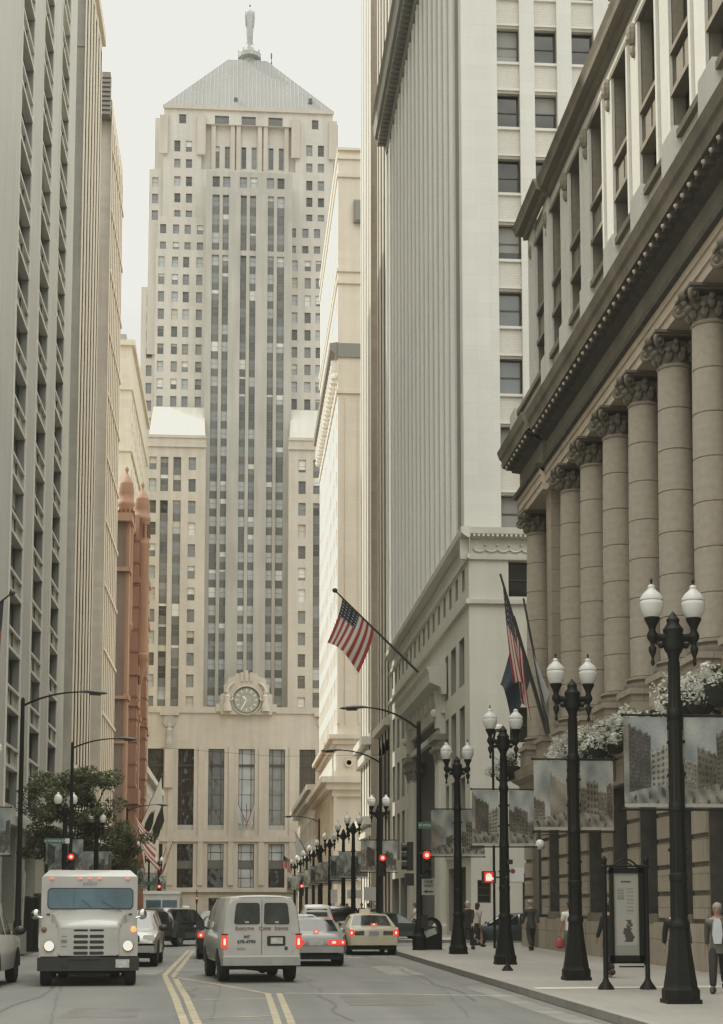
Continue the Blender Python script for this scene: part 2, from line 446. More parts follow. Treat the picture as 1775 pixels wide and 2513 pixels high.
for (x, y, w_, l_, mt) in ((2.9, 30.5, 1.6, 3.2, PATCH), (-2.2, 27.2, 1.2, 2.4, PATCH), (4.4, 44, .9, 6, PATCH2), (-5.6, 31, 1.0, 5, PATCH), (.9, 50, 1.4, 3, PATCH), (-3.1, 43, 2.2, 3.4, PATCH2), (3.4, 37.2, .7, 1.4, PATCH), (5.3, 28, .45, 14, PATCH2)):
    pb = MB(); pb.poly([(x + w_ / 2 * sx_ + rp.uniform(-.08, .08), y + l_ / 2 * sy_ + rp.uniform(-.15, .15), .0035) for sx_, sy_ in ((-1, -1), (.1, -1.03), (1, -1), (1.02, .2), (1, 1), (-.2, 1.04), (-1, 1))])
    tag(pb.build('road_patch', mt), kind='structure')
SEAM = plain('tar_seam', (.07, .07, .066), .6)
for (x, y0, y1, wd) in ((-3.9, 26, 62, .035), (1.75, 25, 48, .03), (4.6, 30, 60, .03), (-.9, 24, 36, .025)):
    sb = MB(); prev = None
    for k in range(25):
        t = k / 24; q = Vector((x + .09 * math.sin(t * 31 + x) + .06 * math.sin(t * 77), y0 + (y1 - y0) * t, .0042))
        if prev is not None: sb.quad(prev - Vector((wd, 0, 0)), prev + Vector((wd, 0, 0)), q + Vector((wd, 0, 0)), q - Vector((wd, 0, 0)))
        prev = q
    tag(sb.build('road_seam', SEAM), kind='structure')
pb = MB(); pb.quad((XK + .18, 31.2, .1565), (11.5, 31.9, .1565), (11.5, 32.35, .1565), (XK + .18, 31.75, .1565))  # bright strip laid on the pavement: a sunlight streak put into colour
tag(pb.build('painted_sun_streak', plain('sun_streak_paint', (.58, .55, .49), .8, noise=.2, nscale=2)), kind='structure')
mh = MB(); c = q18(828, 874); mh.lathe([(.45, .004), (.40, .008), (.0001, .009)], (c.x, c.y, 0), 20)
tag(mh.build('manhole_cover', plain('cast_iron', (.10, .098, .09), .6)), 'round iron manhole cover beside the yellow road lines', 'manhole cover')
c = sZ(676, 2420, 0); mh = MB(); mh.lathe([(.22, .004), (.2, .007), (.0001, .008)], (c.x, c.y, 0), 16)
tag(mh.build('manhole_cover', MAT['cast_iron']), 'small pale utility lid in the road behind the white van', 'manhole cover')
# ================================================================== BUILDINGS
XR, XL = 11.75, -14.0
def cornice(mb, prof, p0, p1, N, m=0, ends=True, mit=(0, 0)):
    """extrude a profile [(out, z)] along the straight line p0-p1; N = outward horizontal normal"""
    p0 = Vector(p0); p1 = Vector(p1); N = Vector(N)
    t_ = (p1 - p0).normalized(); A = [p0 + N * o + ZP * z - t_ * (o * mit[0]) for o, z in prof]; B = [p1 + N * o + ZP * z + t_ * (o * mit[1]) for o, z in prof]
    fl = (p1 - p0).cross(N).z > 0
    for i in range(len(prof) - 1):
        q = (A[i], B[i], B[i + 1], A[i + 1]); mb.poly(q if fl else q[::-1], m)
    if ends: mb.poly(A if fl else A[::-1], m); mb.poly(B[::-1] if fl else B, m)
def wallbox(mb, x0, x1, y0, y1, z0, z1, m=0, skip='b'): mb.box(x0, x1, y0, y1, z0, z1, m, skip)

# ---------------------------------------------------------------- the tower that closes the street
def clock_tower():
    B = Bld('art_deco_tower', 'tall stepped limestone tower with clock and pyramid roof closing the end of the street', (2.2, 320, 0), 'skyscraper')
    LIM = stone('tower_limestone', (.41, .372, .315), .09, (1.5, .62, .008), .10, fine=.04, joint=.9, bvar=.03)
    LIM2 = stone('tower_limestone_shade', (.31, .304, .276), .10, None, .12)  # darker limestone copy: shade of the recessed shaft put into its colour
    LIMU = stone('tower_limestone_upper', (.44, .42, .375), .08, (1.5, .62, .008), .12, fine=.04, joint=.9, bvar=.03)  # upper stone, panes and spandrels paled: distance haze put into their colours
    SPD = plain('spandrel_dark', (.105, .107, .10), .5, noise=.1)
    ROOFW = stone('wing_roof_panel', (.46, .44, .385), .04, (1.1, 9, .03), .06, joint=.88)
    w = MB(); m = 0
    AX = 553
    def xo(px, y, Y): return oY(AX + px, y, Y).x
    def zo(y, Y): return oY(AX, y, Y).z
    def block(x0, x1, Yf, z0, z1, Yb=352, cols=(), rows=(), frame='grey', d=.35, blind=.4, mm=5):
        """mass with a front grid of windows"""
        ops = []
        for (a, b) in cols:
            for (c, e) in rows:
                if x0 + .1 < a and b < x1 - .1 and z0 <= c and e < z1 - .2:
                    ops.append((a - x0, b - x0, c - z0, e - z0, d))
                    B.win((x0, Yf, z0), XP, YM, a - x0, b - x0, c - z0, e - z0, d, frame, blind=blind, glass=random.choices((1, 2, 3), (3, 6, 2))[0])
        facade(w, (x0, Yf, z0), XP, YM, x1 - x0, z1 - z0, ops, mm)
        wallbox(w, x0, x1, Yf, Yb, z0, z1, mm, 'sb')
    def rws(y_list, h, Y): return [(zo(y + h, Y), zo(y, Y)) for y in y_list]
    # window columns of the flanks
    def cols(cs, wd, y, Y): return [(xo(c - wd / 2, y, Y), xo(c + wd / 2, y, Y)) for c in cs]
    # --- base block with tall windows
    Yb_ = 314.0
    xl, xr = xo(-226, 1800, Yb_), xo(226, 1800, Yb_)
    zb = zo(1590, Yb_); ops = []
    for k in range(-3, 4):
        c = k * 68.2
        a, b = xo(c - 18, 1770, Yb_) - xl, xo(c + 18, 1770, Yb_) - xl
        ops.append((a, b, zo(1991, Yb_), zo(1893, Yb_), .7))
        w.quad((xl + a, Yb_ + .6, zo(1948, Yb_)), (xl + b, Yb_ + .6, zo(1948, Yb_)), (xl + b, Yb_ + .6, zo(1931, Yb_)), (xl + a, Yb_ + .6, zo(1931, Yb_)), 3)
        for (y0, y1, dd) in ((1862, 1680, .9), (1931, 1893, .65), (1991, 1948, .65)):
            z0, z1 = zo(y0, Yb_), zo(y1, Yb_)
            if dd == .9: ops.append((a, b, z0, z1, dd))
            if y0 == 1862:
                big = k in (-1, 0, 1)
                B.win((xl, Yb_, 0), XP, YM, a, b, z0 + 1.0, z1, dd, 'dark', glass={0: 3, -1: 1, 1: 2}.get(k, 0), blind=0, fw=.11, rails=4, mull=0)
                W_ = (b - a)
                for u in (a + W_ * .22, b - W_ * .22): w.box(xl + u - .06, xl + u + .06, Yb_ + dd - .12, Yb_ + dd - .07, z0 + 1.0, z1, 2)
                for zz in (.3, .62): pass
                w.box(xl + a, xl + b, Yb_ + .35, Yb_ + dd + .05, z0, z0 + 1.0, 1)
                w.box(xl + a - .0, xl + b, Yb_ + .55, Yb_ + dd + .02, z0 + 12.6, z0 + 12.9, 2)
            else:
                B.win((xl, Yb_, 0), XP, YM, a, b, z0, z1, dd, 'dark', glass={0: 3, -1: 3, 1: 3}.get(k, 0) if y0 == 1931 or k == 0 else 0, blind=0, fw=.12, rails=1, mull=0)
                W_ = (b - a)
                for u in (a + W_ * .2, b - W_ * .2): w.box(xl + u - .05, xl + u + .05, Yb_ + dd - .12, Yb_ + dd - .07, z0, z1, 2)
    # doors
    for k in (-1, 0, 1):
        c = k * 68.2; a, b = xo(c - 17, 2010, Yb_) - xl, xo(c + 17, 2010, Yb_) - xl
        ops.append((a, b, 0, 3.1, .8)); B.win((xl, Yb_, 0), XP, YM, a, b, .02, 3.1, .8, 'bronze', glass=0, blind=0, fw=.14, rails=1, mull=1)
    facade(w, (xl, Yb_, 0), XP, YM, xr - xl, zb, ops, 0)
    wallbox(w, xl, xr, Yb_, 350, 0, zb, 0, 'sbt'); w.quad((xl, Yb_, zb), (xr, Yb_, zb), (xr, 350, zb), (xl, 350, zb), 0)
    # shallow piers, string courses and entrance ledge of the base
    for k in range(-3, 3):
        c = (k + .5) * 68.2
        x = xo(c, 1790, Yb_)
        w.box(x - .55, x + .55, Yb_ - .28, Yb_ + .05, 5.6, zo(1668, Yb_) - .6, 0)
    w.box(xl - .1, xr + .1, Yb_ - .35, Yb_ + .05, zo(1888, Yb_), zo(1876, Yb_), 0)
    w.box(xl - .15, xr + .15, Yb_ - .5, Yb_ + .05, zo(2001, Yb_), zo(1995, Yb_), 0)
    w.box(xl - .1, xr + .1, Yb_ - .3, Yb_ + .05, zb - .9, zb + .35, 0)
    # relief niches with standing figures on the outer piers
    for sgn in (-1, 1):
        x = xo(sgn * 173, 1650, Yb_); z = zo(1700, Yb_)
        w.box(x - 1.9, x + 1.9, Yb_ - .5, Yb_ + .02, zo(1606, Yb_), zo(1596, Yb_), 0)
        w.lathe([(1.3, -.25), (1.3, .02)], (x, Yb_ - .1, z + 7.2), 16, 1, axis='y')
        w.lathe([(.55, 0), (.7, 1.2), (.5, 2.6), (.62, 3.8), (.3, 4.3), (.36, 4.8), (.05, 5.2)], (x, Yb_ - .35, z + 1.6), 10, 1)
        w.box(x - .8, x + .8, Yb_ - .8, Yb_ + .02, z - 6, z + 1.6, 0)
    # --- front wings
    Yw = 318.0
    rows = rws([1028 + 48.6 * i for i in range(12)], 29, Yw)
    zt = zo(980, Yw)
    for sgn in (-1, 1):
        a, b = sorted((xo(sgn * 94, 1250, Yw), xo(sgn * 225, 1250, Yw)))
        cl = cols([sgn * 124, sgn * 213], 16.5, 1250, Yw)
        ops = []
        for (p, q) in cl:
            for (c, e) in rows:
                ops.append((p - a, q - a, c - zb, e - zb, .4)); B.win((a, Yw, zb), XP, YM, p - a, q - a, c - zb, e - zb, .4, 'grey', blind=.45, glass=random.choices((1, 2, 3), (3, 5, 3))[0])
        for cc in (158, 187):
            (p, q), = cols([sgn * cc], 18, 1250, Yw)
            for (z0, z1) in ((zo(1105, Yw), zo(1028, Yw)), (zo(1588, Yw), zo(1125, Yw))):
                ops.append((p - a, q - a, z0 - zb, z1 - zb, .55))
                n = max(2, round((z1 - z0) / 4.36)); st = (z1 - z0) / n
                for i in range(n):
                    v = z0 - zb + i * st
                    B.win((a, Yw, zb), XP, YM, p - a, q - a, v + st * .38, v + st, .5, 'grey', blind=.5)
                    w.quad((p, Yw + .45, v + zb), (q, Yw + .45, v + zb), (q, Yw + .45, v + zb + st * .38), (p, Yw + .45, v + zb + st * .38), 3)
        facade(w, (a, Yw, zb), XP, YM, b - a, zt - zb, ops, 0)
        wallbox(w, a, b, Yw, 345, zb, zt, 0, 'sb')
        w.box(a - .15, b + .15, Yw - .3, Yw + .02, zo(1006, Yw), zo(1000, Yw), 0)
        w.box(a - .1, b + .1, Yw - .2, Yw + .02, zt - .5, zt + .1, 0)
        # sloping pale roof of the wing
        zr = zo(912, 324)
        w.quad((a + .15, Yw + .6, zt + .02), (b - .15, Yw + .6, zt + .02), (b - .6, 325.5, zr), (a + .6, 325.5, zr), 4)
        for (x, xx) in ((a + .15, a + .6), (b - .15, b - .6)):
            w.poly([(x, Yw + .6, zt + .02), (xx, 325.5, zr), (xx, 326, zr), (x, 326, zt + .02)], 4)
    # --- central shaft with six striped window columns
    Ys = 323.0
    z0s, z1s = zb, zo(438, Ys)
    xa, xb = xo(-99, 1200, Ys), xo(99, 1200, Ys)
    cs = [-74, -50, -12, 12, 50, 74]
    st = (z1s - z0s) / 29.5; ops = []
    ztop_s = zo(385, Ys)
    for c in cs:
        (p, q), = cols([c], 16.6, 1000, Ys)
        for (za, zz) in ((z0s + .2, zo(573, Ys)), (zo(562, Ys), z1s)):
            ops.append((p - xa, q - xa, za - zb, zz - zb, .6))
            n = max(1, round((zz - za) / st)); h = (zz - za) / n
            for i in range(n):
                v = za - zb + i * h
                B.win((xa, Ys, zb), XP, YM, p - xa, q - xa, v + h * .42, v + h, .55, 'grey', blind=.18, bl=0, glass=(random.choices((1, 2, 3), (1, 3, 8)) if v < 48 else random.choices((1, 2, 3), (2, 7, 2)))[0])
                w.quad((p, Ys + .5, v + zb), (q, Ys + .5, v + zb), (q, Ys + .5, v + zb + h * .42), (p, Ys + .5, v + zb + h * .42), 3)
        za, zz = zo(421, Ys), zo(397, Ys)
        ops.append((p - xa, q - xa, za - zb, zz - zb, .4)); B.win((xa, Ys, zb), XP, YM, p - xa, q - xa, za - zb, zz - zb, .4, 'grey')
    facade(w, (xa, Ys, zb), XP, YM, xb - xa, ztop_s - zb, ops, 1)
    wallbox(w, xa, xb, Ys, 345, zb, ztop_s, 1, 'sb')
    # slim raised piers between the paired columns
    for c in (-93, -31, 31, 93):
        a, b = xo(c - 13.5, 1000, Ys), xo(c + 13.5, 1000, Ys)
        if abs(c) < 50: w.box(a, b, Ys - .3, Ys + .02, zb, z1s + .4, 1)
    # --- flanks, stepping back
    fl = [213, 192.5, 162, 137, 106.5]
    R1 = rws([582 + 39.2 * i for i in range(9)], 24, 326)
    for sgn in (-1, 1):
        def blk(i0, i1, y, Yf, ytop, cs_, rows_, z0=zb, wd=14, blind=.35):
            a, b = sorted((xo(sgn * i0, y, Yf), xo(sgn * i1, y, Yf)))
            block(a, b, Yf, z0, zo(ytop, Yf), 350, sorted(cols([sgn * c for c in cs_], wd, y, Yf)), rows_, blind=blind)
        blk(93, 205, 720, 327, 564, [192.5, 162, 137, 107], rws([580 + 39.0 * i for i in range(9)], 24, 327))
        blk(90, 199, 520, 328.5, 491, [187, 158, 132, 104], rws([508, 547], 21, 328.5), z0=zo(600, 328.5))
        blk(199, 238, 800, 331, 650, [219], rws([668 + 39.2 * i for i in range(8)], 24, 331), wd=13)
        blk(85, 219, 440, 330.5, 386, [205, 159, 133], rws([404, 441, 478], 22, 330.5), z0=zo(800, 330.5))
        blk(80, 206, 330, 334, 271, [], [], z0=zo(420, 334))
    # --- crown block with niche
    Yc = 329.5
    a, b = xo(-186, 300, Yc), xo(194, 300, Yc); ze = zo(243, Yc); z0 = zo(520, Yc)
    ops = []
    def op(c, wd, y0, y1, d, glass=None, frame='grey'):
        p, q = xo(c - wd / 2, y1, Yc), xo(c + wd / 2, y1, Yc); v0, v1 = zo(y0, Yc), zo(y1, Yc)
        ops.append((p - a, q - a, v0 - z0, v1 - z0, d)); B.win((a, Yc, z0), XP, YM, p - a, q - a, v0 - z0, v1 - z0, d, frame, glass=glass, blind=.3, rails=1)
    for c in (-155, -129, 141, 167):
        for (y0, y1) in ((345, 320), (381, 361), (422, 400), (459, 438), (497, 476)): op(c, 14, y0, y1, .35)
    op(-143, 16, 282, 261, .3, 0); op(154, 15, 284, 263, .3, 0)
    nx0, nx1 = xo(-101, 330, Yc), xo(110, 330, Yc); nz0, nz1 = zo(383, Yc), zo(281, Yc)
    ops.append((nx0 - a, nx1 - a, nz0 - z0, nz1 - z0, 1.1))
    for c in (-55, 5, 65): op(c, 32, 280.5, 261, .4, 1)
    facade(w, (a, Yc, z0), XP, YM, b - a, ze - z0, ops, 5)
    wallbox(w, a, b, Yc, 349, z0, ze, 5, 'sb')
    Yn = Yc + 1.1; nops = []
    for c in (-66, -43, -6, 17, 55, 78):
        p, q = xo(c - 5.5, 350, Yn), xo(c + 5.5, 350, Yn); v0, v1 = zo(379, Yn), zo(330, Yn)
        nops.append((p - nx0, q - nx0, v0 - nz0, v1 - nz0, .4)); B.win((nx0, Yn, nz0), XP, YM, p - nx0, q - nx0, v0 - nz0, v1 - nz0, .4, 'grey', blind=.3)
    facade(w, (nx0, Yn, nz0), XP, YM, nx1 - nx0, nz1 - nz0, nops, 5)
    for c in (-74, -31, -18, 30, 43, 90): x = xo(c, 330, Yc); w.box(x - .45, x + .45, Yc + .3, Yn + .02, nz0, nz1, 0)
    for c in (-186, -101, 110, 194):
        x = xo(c, 320, Yc); w.box(x - .9, x + .9, Yc - .55, Yc + .05, zo(352, Yc), zo(266, Yc), 0)
    w.box(a - .25, b + .25, Yc - .4, Yc + .02, ze - .7, ze + .1, 0)
    B.flush()
    w.build('wall', [LIM, LIM2, FR['dark'], SPD, ROOFW, LIMU], B.root)
    # --- pyramid roof with standing seams
    RF = stone('roof_metal', (.125, .133, .13), .12, None, .12, .5)
    r = MB(); zr = zo(147, 340)
    q0, q1 = xo(-42, 148, 337), xo(46, 148, 337)
    base = [(a - .1, Yc - .2), (b + .1, Yc - .2), (b + .1, 349), (a - .1, 349)]
    top = [(q0, 337.5), (q1, 337.5), (q1, 342), (q0, 342)]
    nseg = 34
    for s in range(4):
        (x0, y0), (x1, y1) = base[s], base[(s + 1) % 4]; (u0, v0), (u1, v1) = top[s], top[(s + 1) % 4]
        r.quad((x0, y0, ze + .1), (x1, y1, ze + .1), (u1, v1, zr), (u0, v0, zr))
    r.quad(*[(x, y, zr) for x, y in top])
    for k in range(1, 44):
        t = k / 44; x = base[0][0] + (base[1][0] - base[0][0]) * t
        # seams run straight up the slope and stop at the hips
        yy = base[0][1]; hx0, hx1 = q0, q1
        if x < hx0: f = (x - base[0][0]) / (hx0 - base[0][0])
        elif x > hx1: f = (base[1][0] - x) / (base[1][0] - hx1)
        else: f = 1
        p0 = Vector((x, yy - .03, ze + .12)); p1 = Vector((x, yy + (337.5 - yy) * f - .03, ze + .1 + (zr - ze - .1) * f + .02))
        r.tube([p0, p1], .028, 4)
    r.build('roof', RF, B.root)
    d = MB()
    for (px, y) in ((-24, 230), (143, 232)):
        p = oY(AX + px, y, 331.2); d.box(p.x - .4, p.x + .4, 330.2, 332.6, p.z - .5, p.z + .7)
    d.build_each('roof_vent', plain('vent_dark', (.06, .06, .06), .6), B.root)
    # --- clock in its carved frame
    zc = zo(1570, 313); xc = xo(0, 1570, 313)
    cf = MB(); Yk = 313.2
    prof = [(-5.1, zb - 1.2), (5.1, zb - 1.2), (5.1, zb + 2.8), (4.5, zb + 3.0), (4.5, zb + 4.6), (3.9, zb + 5.0), (3.7, zb + 6.0), (2.3, zb + 6.4), (2.1, zb + 7.0), (-2.1, zb + 7.0), (-2.3, zb + 6.4), (-3.7, zb + 6.0), (-3.9, zb + 5.0), (-4.5, zb + 4.6), (-4.5, zb + 3.0), (-5.1, zb + 2.8)]
    cf.prism([(xc + x, Yk, z) for x, z in prof], (0, 3.5, 0))
    for k in (-1, 0, 1): cf.box(xc + k * .95 - .28, xc + k * .95 + .28, Yk - .25, Yk + .6, zb + 5.4, zb + 7.6 - abs(k) * .4)
    for sg in (-1, 1):   # robed figures either side of the dial
        x = xc + sg * 3.75
        cf.lathe([(.85, 0), (.8, 1.0), (.55, 2.0), (.62, 3.0), (.25, 3.4), (.36, 3.75), (.3, 4.1), (.03, 4.35)], (x, Yk - .35, zb - .6), 10)
        cf.tube([(x, Yk - .5, zb + 2.1), (x - sg * .8, Yk - .6, zb + 1.5), (x - sg * 1.2, Yk - .5, zb + 2.0)], .2, 6)
        cf.tube([(x + sg * .3, Yk - .3, zb + 3.2), (x - sg * .5, Yk - .3, zb + 4.6), (x - sg * 1.4, Yk - .2, zb + 5.2)], [.35, .3, .15], 6)
        cf.box(xc + sg * 5.4 - .6, xc + sg * 5.4 + .6, Yk + .2, Yk + 1, zb - .6, zb + .9)
    cf.lathe([(3.0, .0), (3.0, -.3), (2.75, -.35), (2.75, -.05)], (xc, Yk, zc), 40, axis='y')
    f = cf.build('clock_surround', LIM, B.root, smooth=True, angle=40)
    ck = empty('clock_root')  # replaced below
    bpy.data.objects.remove(ck)
    dm = MB(); dm.lathe([(2.55, -.12), (.0001, -.13)], (xc, Yk, zc), 40, axis='y')
    dial = dm.build('clock_face', plain('dial_green', (.26, .265, .23), .6), B.root)
    rm_ = MB(); rm_.lathe([(2.45, -.1), (2.45, -.3), (2.72, -.36), (2.8, -.1)], (xc, Yk, zc), 40, axis='y', cap=False)
    rm_.lathe([(1.22, -.14), (1.22, -.16), (1.27, -.16), (1.27, -.14)], (xc, Yk, zc), 32, axis='y', cap=False)
    rm_.build('rim', plain('clock_bronze', (.07, .075, .065), .5), dial)
    nm = MB()
    for h in range(12):
        t = h * PI / 6; ux, uz = math.sin(t), math.cos(t)
        nm.obox((xc + ux * 1.95, Yk - .16, zc + uz * 1.95), (ux * .3, 0, uz * .3), (0, .03, 0), (uz * .1, 0, -ux * .1))
    nm.build_each('hour_marker', plain('dial_pale', (.62, .60, .50), .6), dial)
    hn = MB()
    for (ang, ln, wd) in ((10.58 * 30, 1.25, .13), (35 * 6, 1.9, .09)):
        t = math.radians(ang); ux, uz = math.sin(t), math.cos(t)
        hn.obox((xc + ux * (ln / 2 - .15), Yk - .2, zc + uz * (ln / 2 - .15)), (ux * ln / 2, 0, uz * ln / 2), (0, .02, 0), (uz * wd, 0, -ux * wd))
    hn.build_each('clock_hand', plain('hand_pale', (.8, .78, .68), .5), dial)
    # --- statue on its bracketed pedestal (faceless metal figure)
    ST = plain('statue_metal', (.33, .345, .335), .45, .3, noise=.15)
    xs, ys = xo(7, 100, 339.7), 339.7
    root = B.root
    def zs(y): return oY(AX, y, ys).z
    p = MB()
    p.lathe([(2.2, zr), (2.3, zs(146)), (1.5, zs(143)), (1.6, zs(137)), (2.6, zs(133)), (2.7, zs(124)), (2.2, zs(121)), (1.5, zs(120))], (xs, ys, 0), 16)
    for k in range(8):
        t = k * PI / 4 + .2; p.box(xs + 2.5 * math.cos(t) - .25, xs + 2.5 * math.cos(t) + .25, ys + 2.5 * math.sin(t) - .25, ys + 2.5 * math.sin(t) + .25, zs(134), zs(118))
        p.lathe([(.3, zs(118)), (.2, zs(115)), (.02, zs(113))], (xs + 2.5 * math.cos(t), ys + 2.5 * math.sin(t), 0), 6)
    p.build('statue_pedestal', ST, root, smooth=True)
    sm = MB()
    pr = [(1.75, 122), (1.45, 117), (1.05, 111), (.72, 104), (.68, 97), (.75, 88), (.86, 78), (.93, 66), (.98, 55), (1.0, 45), (1.02, 36), (1.08, 30), (1.05, 25), (.72, 22), (.30, 20), (.24, 17.5)]
    sm.lathe([(r_, zs(y)) for r_, y in pr], (xs, ys, 0), 18, sy=.7)
    sm.sphere((xs, ys, zs(11.5)), .36, 10, 8, sz=1.25)
    for sg in (-1, 1):
        sm.tube([(xs + sg * .95, ys - .1, zs(26)), (xs + sg * 1.1, ys - .2, zs(40)), (xs + sg * .98, ys - .55, zs(56)), (xs + sg * .95, ys - .6, zs(62))], [.3, .26, .2, .16], 7)
    for k in range(9):
        t = -1.2 + k * .3; sm.tube([(xs + math.sin(t) * .98, ys - .62 * math.cos(t) - .1, zs(34)), (xs + math.sin(t) * .72, ys - .5 * math.cos(t) - .08, zs(92)), (xs + math.sin(t) * 1.5, ys - .95 * math.cos(t) - .08, zs(119))], .06, 5)
    tag(sm.build('statue', ST, None, smooth=True, angle=60), 'grey metal robed statue standing on top of the pyramid roof', 'statue')
    an = MB(); p0 = oY(609, 152, 338); p1 = oY(609, 122, 338)
    an.tube([p0, p1], [.18, .12], 6); an.tube([p1 - Vector((0, 0, .9)), p1 + Vector((0, 0, .25))], .3, 6); an.tube([p0 + Vector((0, 0, .8)), p0 + Vector((0, 0, 1.3))], .28, 6)
    an.build('antenna', plain('antenna_grey', (.12, .13, .13), .6), root)
clock_tower()

# ---------------------------------------------------------------- left row
def left_slab():
    B = Bld('office_tower', 'grey office block with deep recessed window bays at the left edge', (XL, 68, 0), 'building')
    ST = stone('grey_granite', (.43, .43, .39), .07, (5.2, 3.6, .02), .08, joint=.85, bvar=.02)
    SIL = stone('grey_sill', (.58, .57, .52), .05, None, .05)
    w = MB(); Z1 = 112.0; fh = 3.63
    bays = []
    y = 118.0 - 10.55 * 4
    ops = []
    nf = int((Z1 - 8) / fh)
    O = (XL, 68, 0)
    for i in range(2, 5):
        u0 = 118.0 - 10.5 * (4 - i) - 68; u1 = u0 + 5.6
        for k in range(-1, nf):
            z = 8 + k * fh
            if k == -1:
                ops.append((u0, u1, .6, 6.6, .9)); B.win(O, YP, XP, u0, u1, .6, 6.6, .9, 'dark', glass=0, blind=.2, fw=.1, rails=1, mull=3, sub=True); continue
            ops.append((u0, u1, z, z + 2.25, .55, 3)); B.win(O, YP, XP, u0, u1, z, z + 2.25, .5, 'dark', glass=random.choice((1, 1, 2)), blind=.2, fw=.08, rails=0, mull=4, sub=(i > 1 and k < 12))
            ops.append((u0, u1, z + 2.42, z + 3.46, .14))
            w.quad((XL - .14, 68 + u0, z + 2.42), (XL - .14, 68 + u1, z + 2.42), (XL - .14, 68 + u1, z + 3.46), (XL - .14, 68 + u0, z + 3.46), 0)
            w.box(XL - .14, XL - .05, 68 + u0 + 2.7, 68 + u0 + 2.9, z + 2.42, z + 3.46, 2)
    facade(w, O, YP, XP, 129 - 68, Z1, ops, 0)
    for i in range(2, 5):
        u0 = 118.0 - 10.5 * (4 - i); u1 = u0 + 5.6
        for k in range(nf):
            z = 8 + k * fh
            w.box(XL - .6, XL + .07, u0 + .02, u1 - .02, z + 2.19, z + 2.40, 1); w.box(XL - .6, XL + .07, u0 + .02, u1 - .02, z + 3.44, z + 3.61, 1)
        w.box(XL - .02, XL + .10, u0 - .16, u0, 6, Z1, 1); w.box(XL - .02, XL + .10, u1, u1 + .16, 6, Z1, 1)
    w.box(XL - .05, XL + .5, 68, 129, 6.65, 7.25, 1)
    wallbox(w, XL - 12, XL, 68, 129, 0, Z1, 0, 'be')  # unseen near end and thin depth shaped to place sunlight opposite
    w.build('wall', [ST, SIL, FR['dark'], plain('window_return', (.21, .212, .195), .6)], B.root)
    B.flush()
left_slab()

def ribbed(name, label, Y0, Y1, Z1, X, side, n, rib, wallmat, ribmat, fh=3.6, z0=5.0, depth=.45, dark=False, first=0.0, depthX=12, blind=.3, north=None, proud=.05, vw=.62, part='window', frame='grey', base=True, group=None):
    """tower whose street face is a row of vertical piers with window strips between; side=+1 faces +X"""
    B = Bld(name, label, (X, (Y0 + Y1) / 2, 0), part=part, group=group)
    w = MB(); Nn = XP if side > 0 else XM
    O = Vector((X, Y0, 0)); L_ = Y1 - Y0; p = (L_ - first) / n
    ops = []
    for i in range(n):
        u0 = first + i * p + rib * p / 2; u1 = first + (i + 1) * p - rib * p / 2
        k = 0; z = z0
        ops.append((u0, u1, z0, Z1 - 2.2, depth))
        while z + fh < Z1 - 2.0:
            B.win(O, YP, Nn, u0, u1, z + fh * (1 - vw), z + fh, depth - .02, frame, blind=blind, fw=.05)
            X_ = X - side * (depth - .1)
            w.quad(*((Vector((X_, Y0 + u0, z)), Vector((X_, Y0 + u1, z)), Vector((X_, Y0 + u1, z + fh * (1 - vw))), Vector((X_, Y0 + u0, z + fh * (1 - vw))))[::(1 if side > 0 else -1)]), m=2)
            z += fh
        if base:
            ops.append((u0, u1, .5, z0 - .9, depth)); B.win(O, YP, Nn, u0, u1, .5, z0 - .9, depth, 'dark', glass=0, blind=0, fw=.08)
        if proud:
            for uu in (first + i * p,):
                w.box(X, X + side * proud, Y0 + uu - rib * p * .32, Y0 + uu + rib * p * .32, z0, Z1 - 1.2, 1)
    facade(w, O, YP, Nn, L_, Z1, ops, 1, 2)
    a, b = (X - depthX, X) if side > 0 else (X, X + depthX)
    # remaining walls: wall facing the camera, back, top
    if north: north(B, w, a, b)
    else: wallbox(w, a, b, Y0, Y0 + .01, 0, Z1, 0, 'benw') if False else w.quad((a, Y0, 0), (b, Y0, 0), (b, Y0, Z1), (a, Y0, Z1), 0)
    w.quad((b, Y1, 0), (a, Y1, 0), (a, Y1, Z1), (b, Y1, Z1), 0)
    w.quad((a, Y0, Z1), (b, Y0, Z1), (b, Y1, Z1), (a, Y1, Z1), 0)
    xb = a if side > 0 else b
    w.quad((xb, Y0, 0), (xb, Y1, 0), (xb, Y1, Z1), (xb, Y0, Z1), 0)
    return B, w
GREYW = stone('party_wall_grey', (.25, .25, .235), .12, (1.2, .6, .01), .2, joint=.88)
TANW = stone('party_wall_tan', (.36, .33, .28), .10, (1.2, .6, .01), .15, joint=.88)
RIBM = stone('buff_rib', (.58, .52, .42), .06, None, .1)
SPAN_D = plain('spandrel_shade', (.07, .068, .06), .6)  # dark spandrels and jambs: shade of the recesses put into the colour
B, w = ribbed('office_tower', 'tall tower with narrow buff ribs beside the grey recessed block', 136, 152.5, 88.5, XL, 1, 6, .5, None, None, fh=3.5, z0=14, depth=.6)
w.box(XL - .3, XL + .35, 136, 152.5, 87.3, 88.7, 1); w.box(XL - 20, XL + .02, 135.9, 136.2, 78, 78.4, 0)
w.build('wall', [GREYW, RIBM, SPAN_D], B.root); B.flush()
B, w = ribbed('office_tower', 'buff tower with fine window texture and a dark boxy rooftop on its side wall', 165, 182, 88.4, XL, 1, 7, .62, None, None, fh=3.4, z0=8, depth=.4, proud=.04)
def lv(w):
    p0 = sY(237, 190, 164.6); p1 = sY(270, 292, 164.6)
    w.box(p0.x, XL - .1, 163.6, 165, p1.z, p0.z + .2, 3)
    for k in range(9): z = p1.z + (p0.z - p1.z) * k / 9; w.box(p0.x - .1, XL - .05, 163.45, 163.62, z, z + .28, 3)
lv(w)
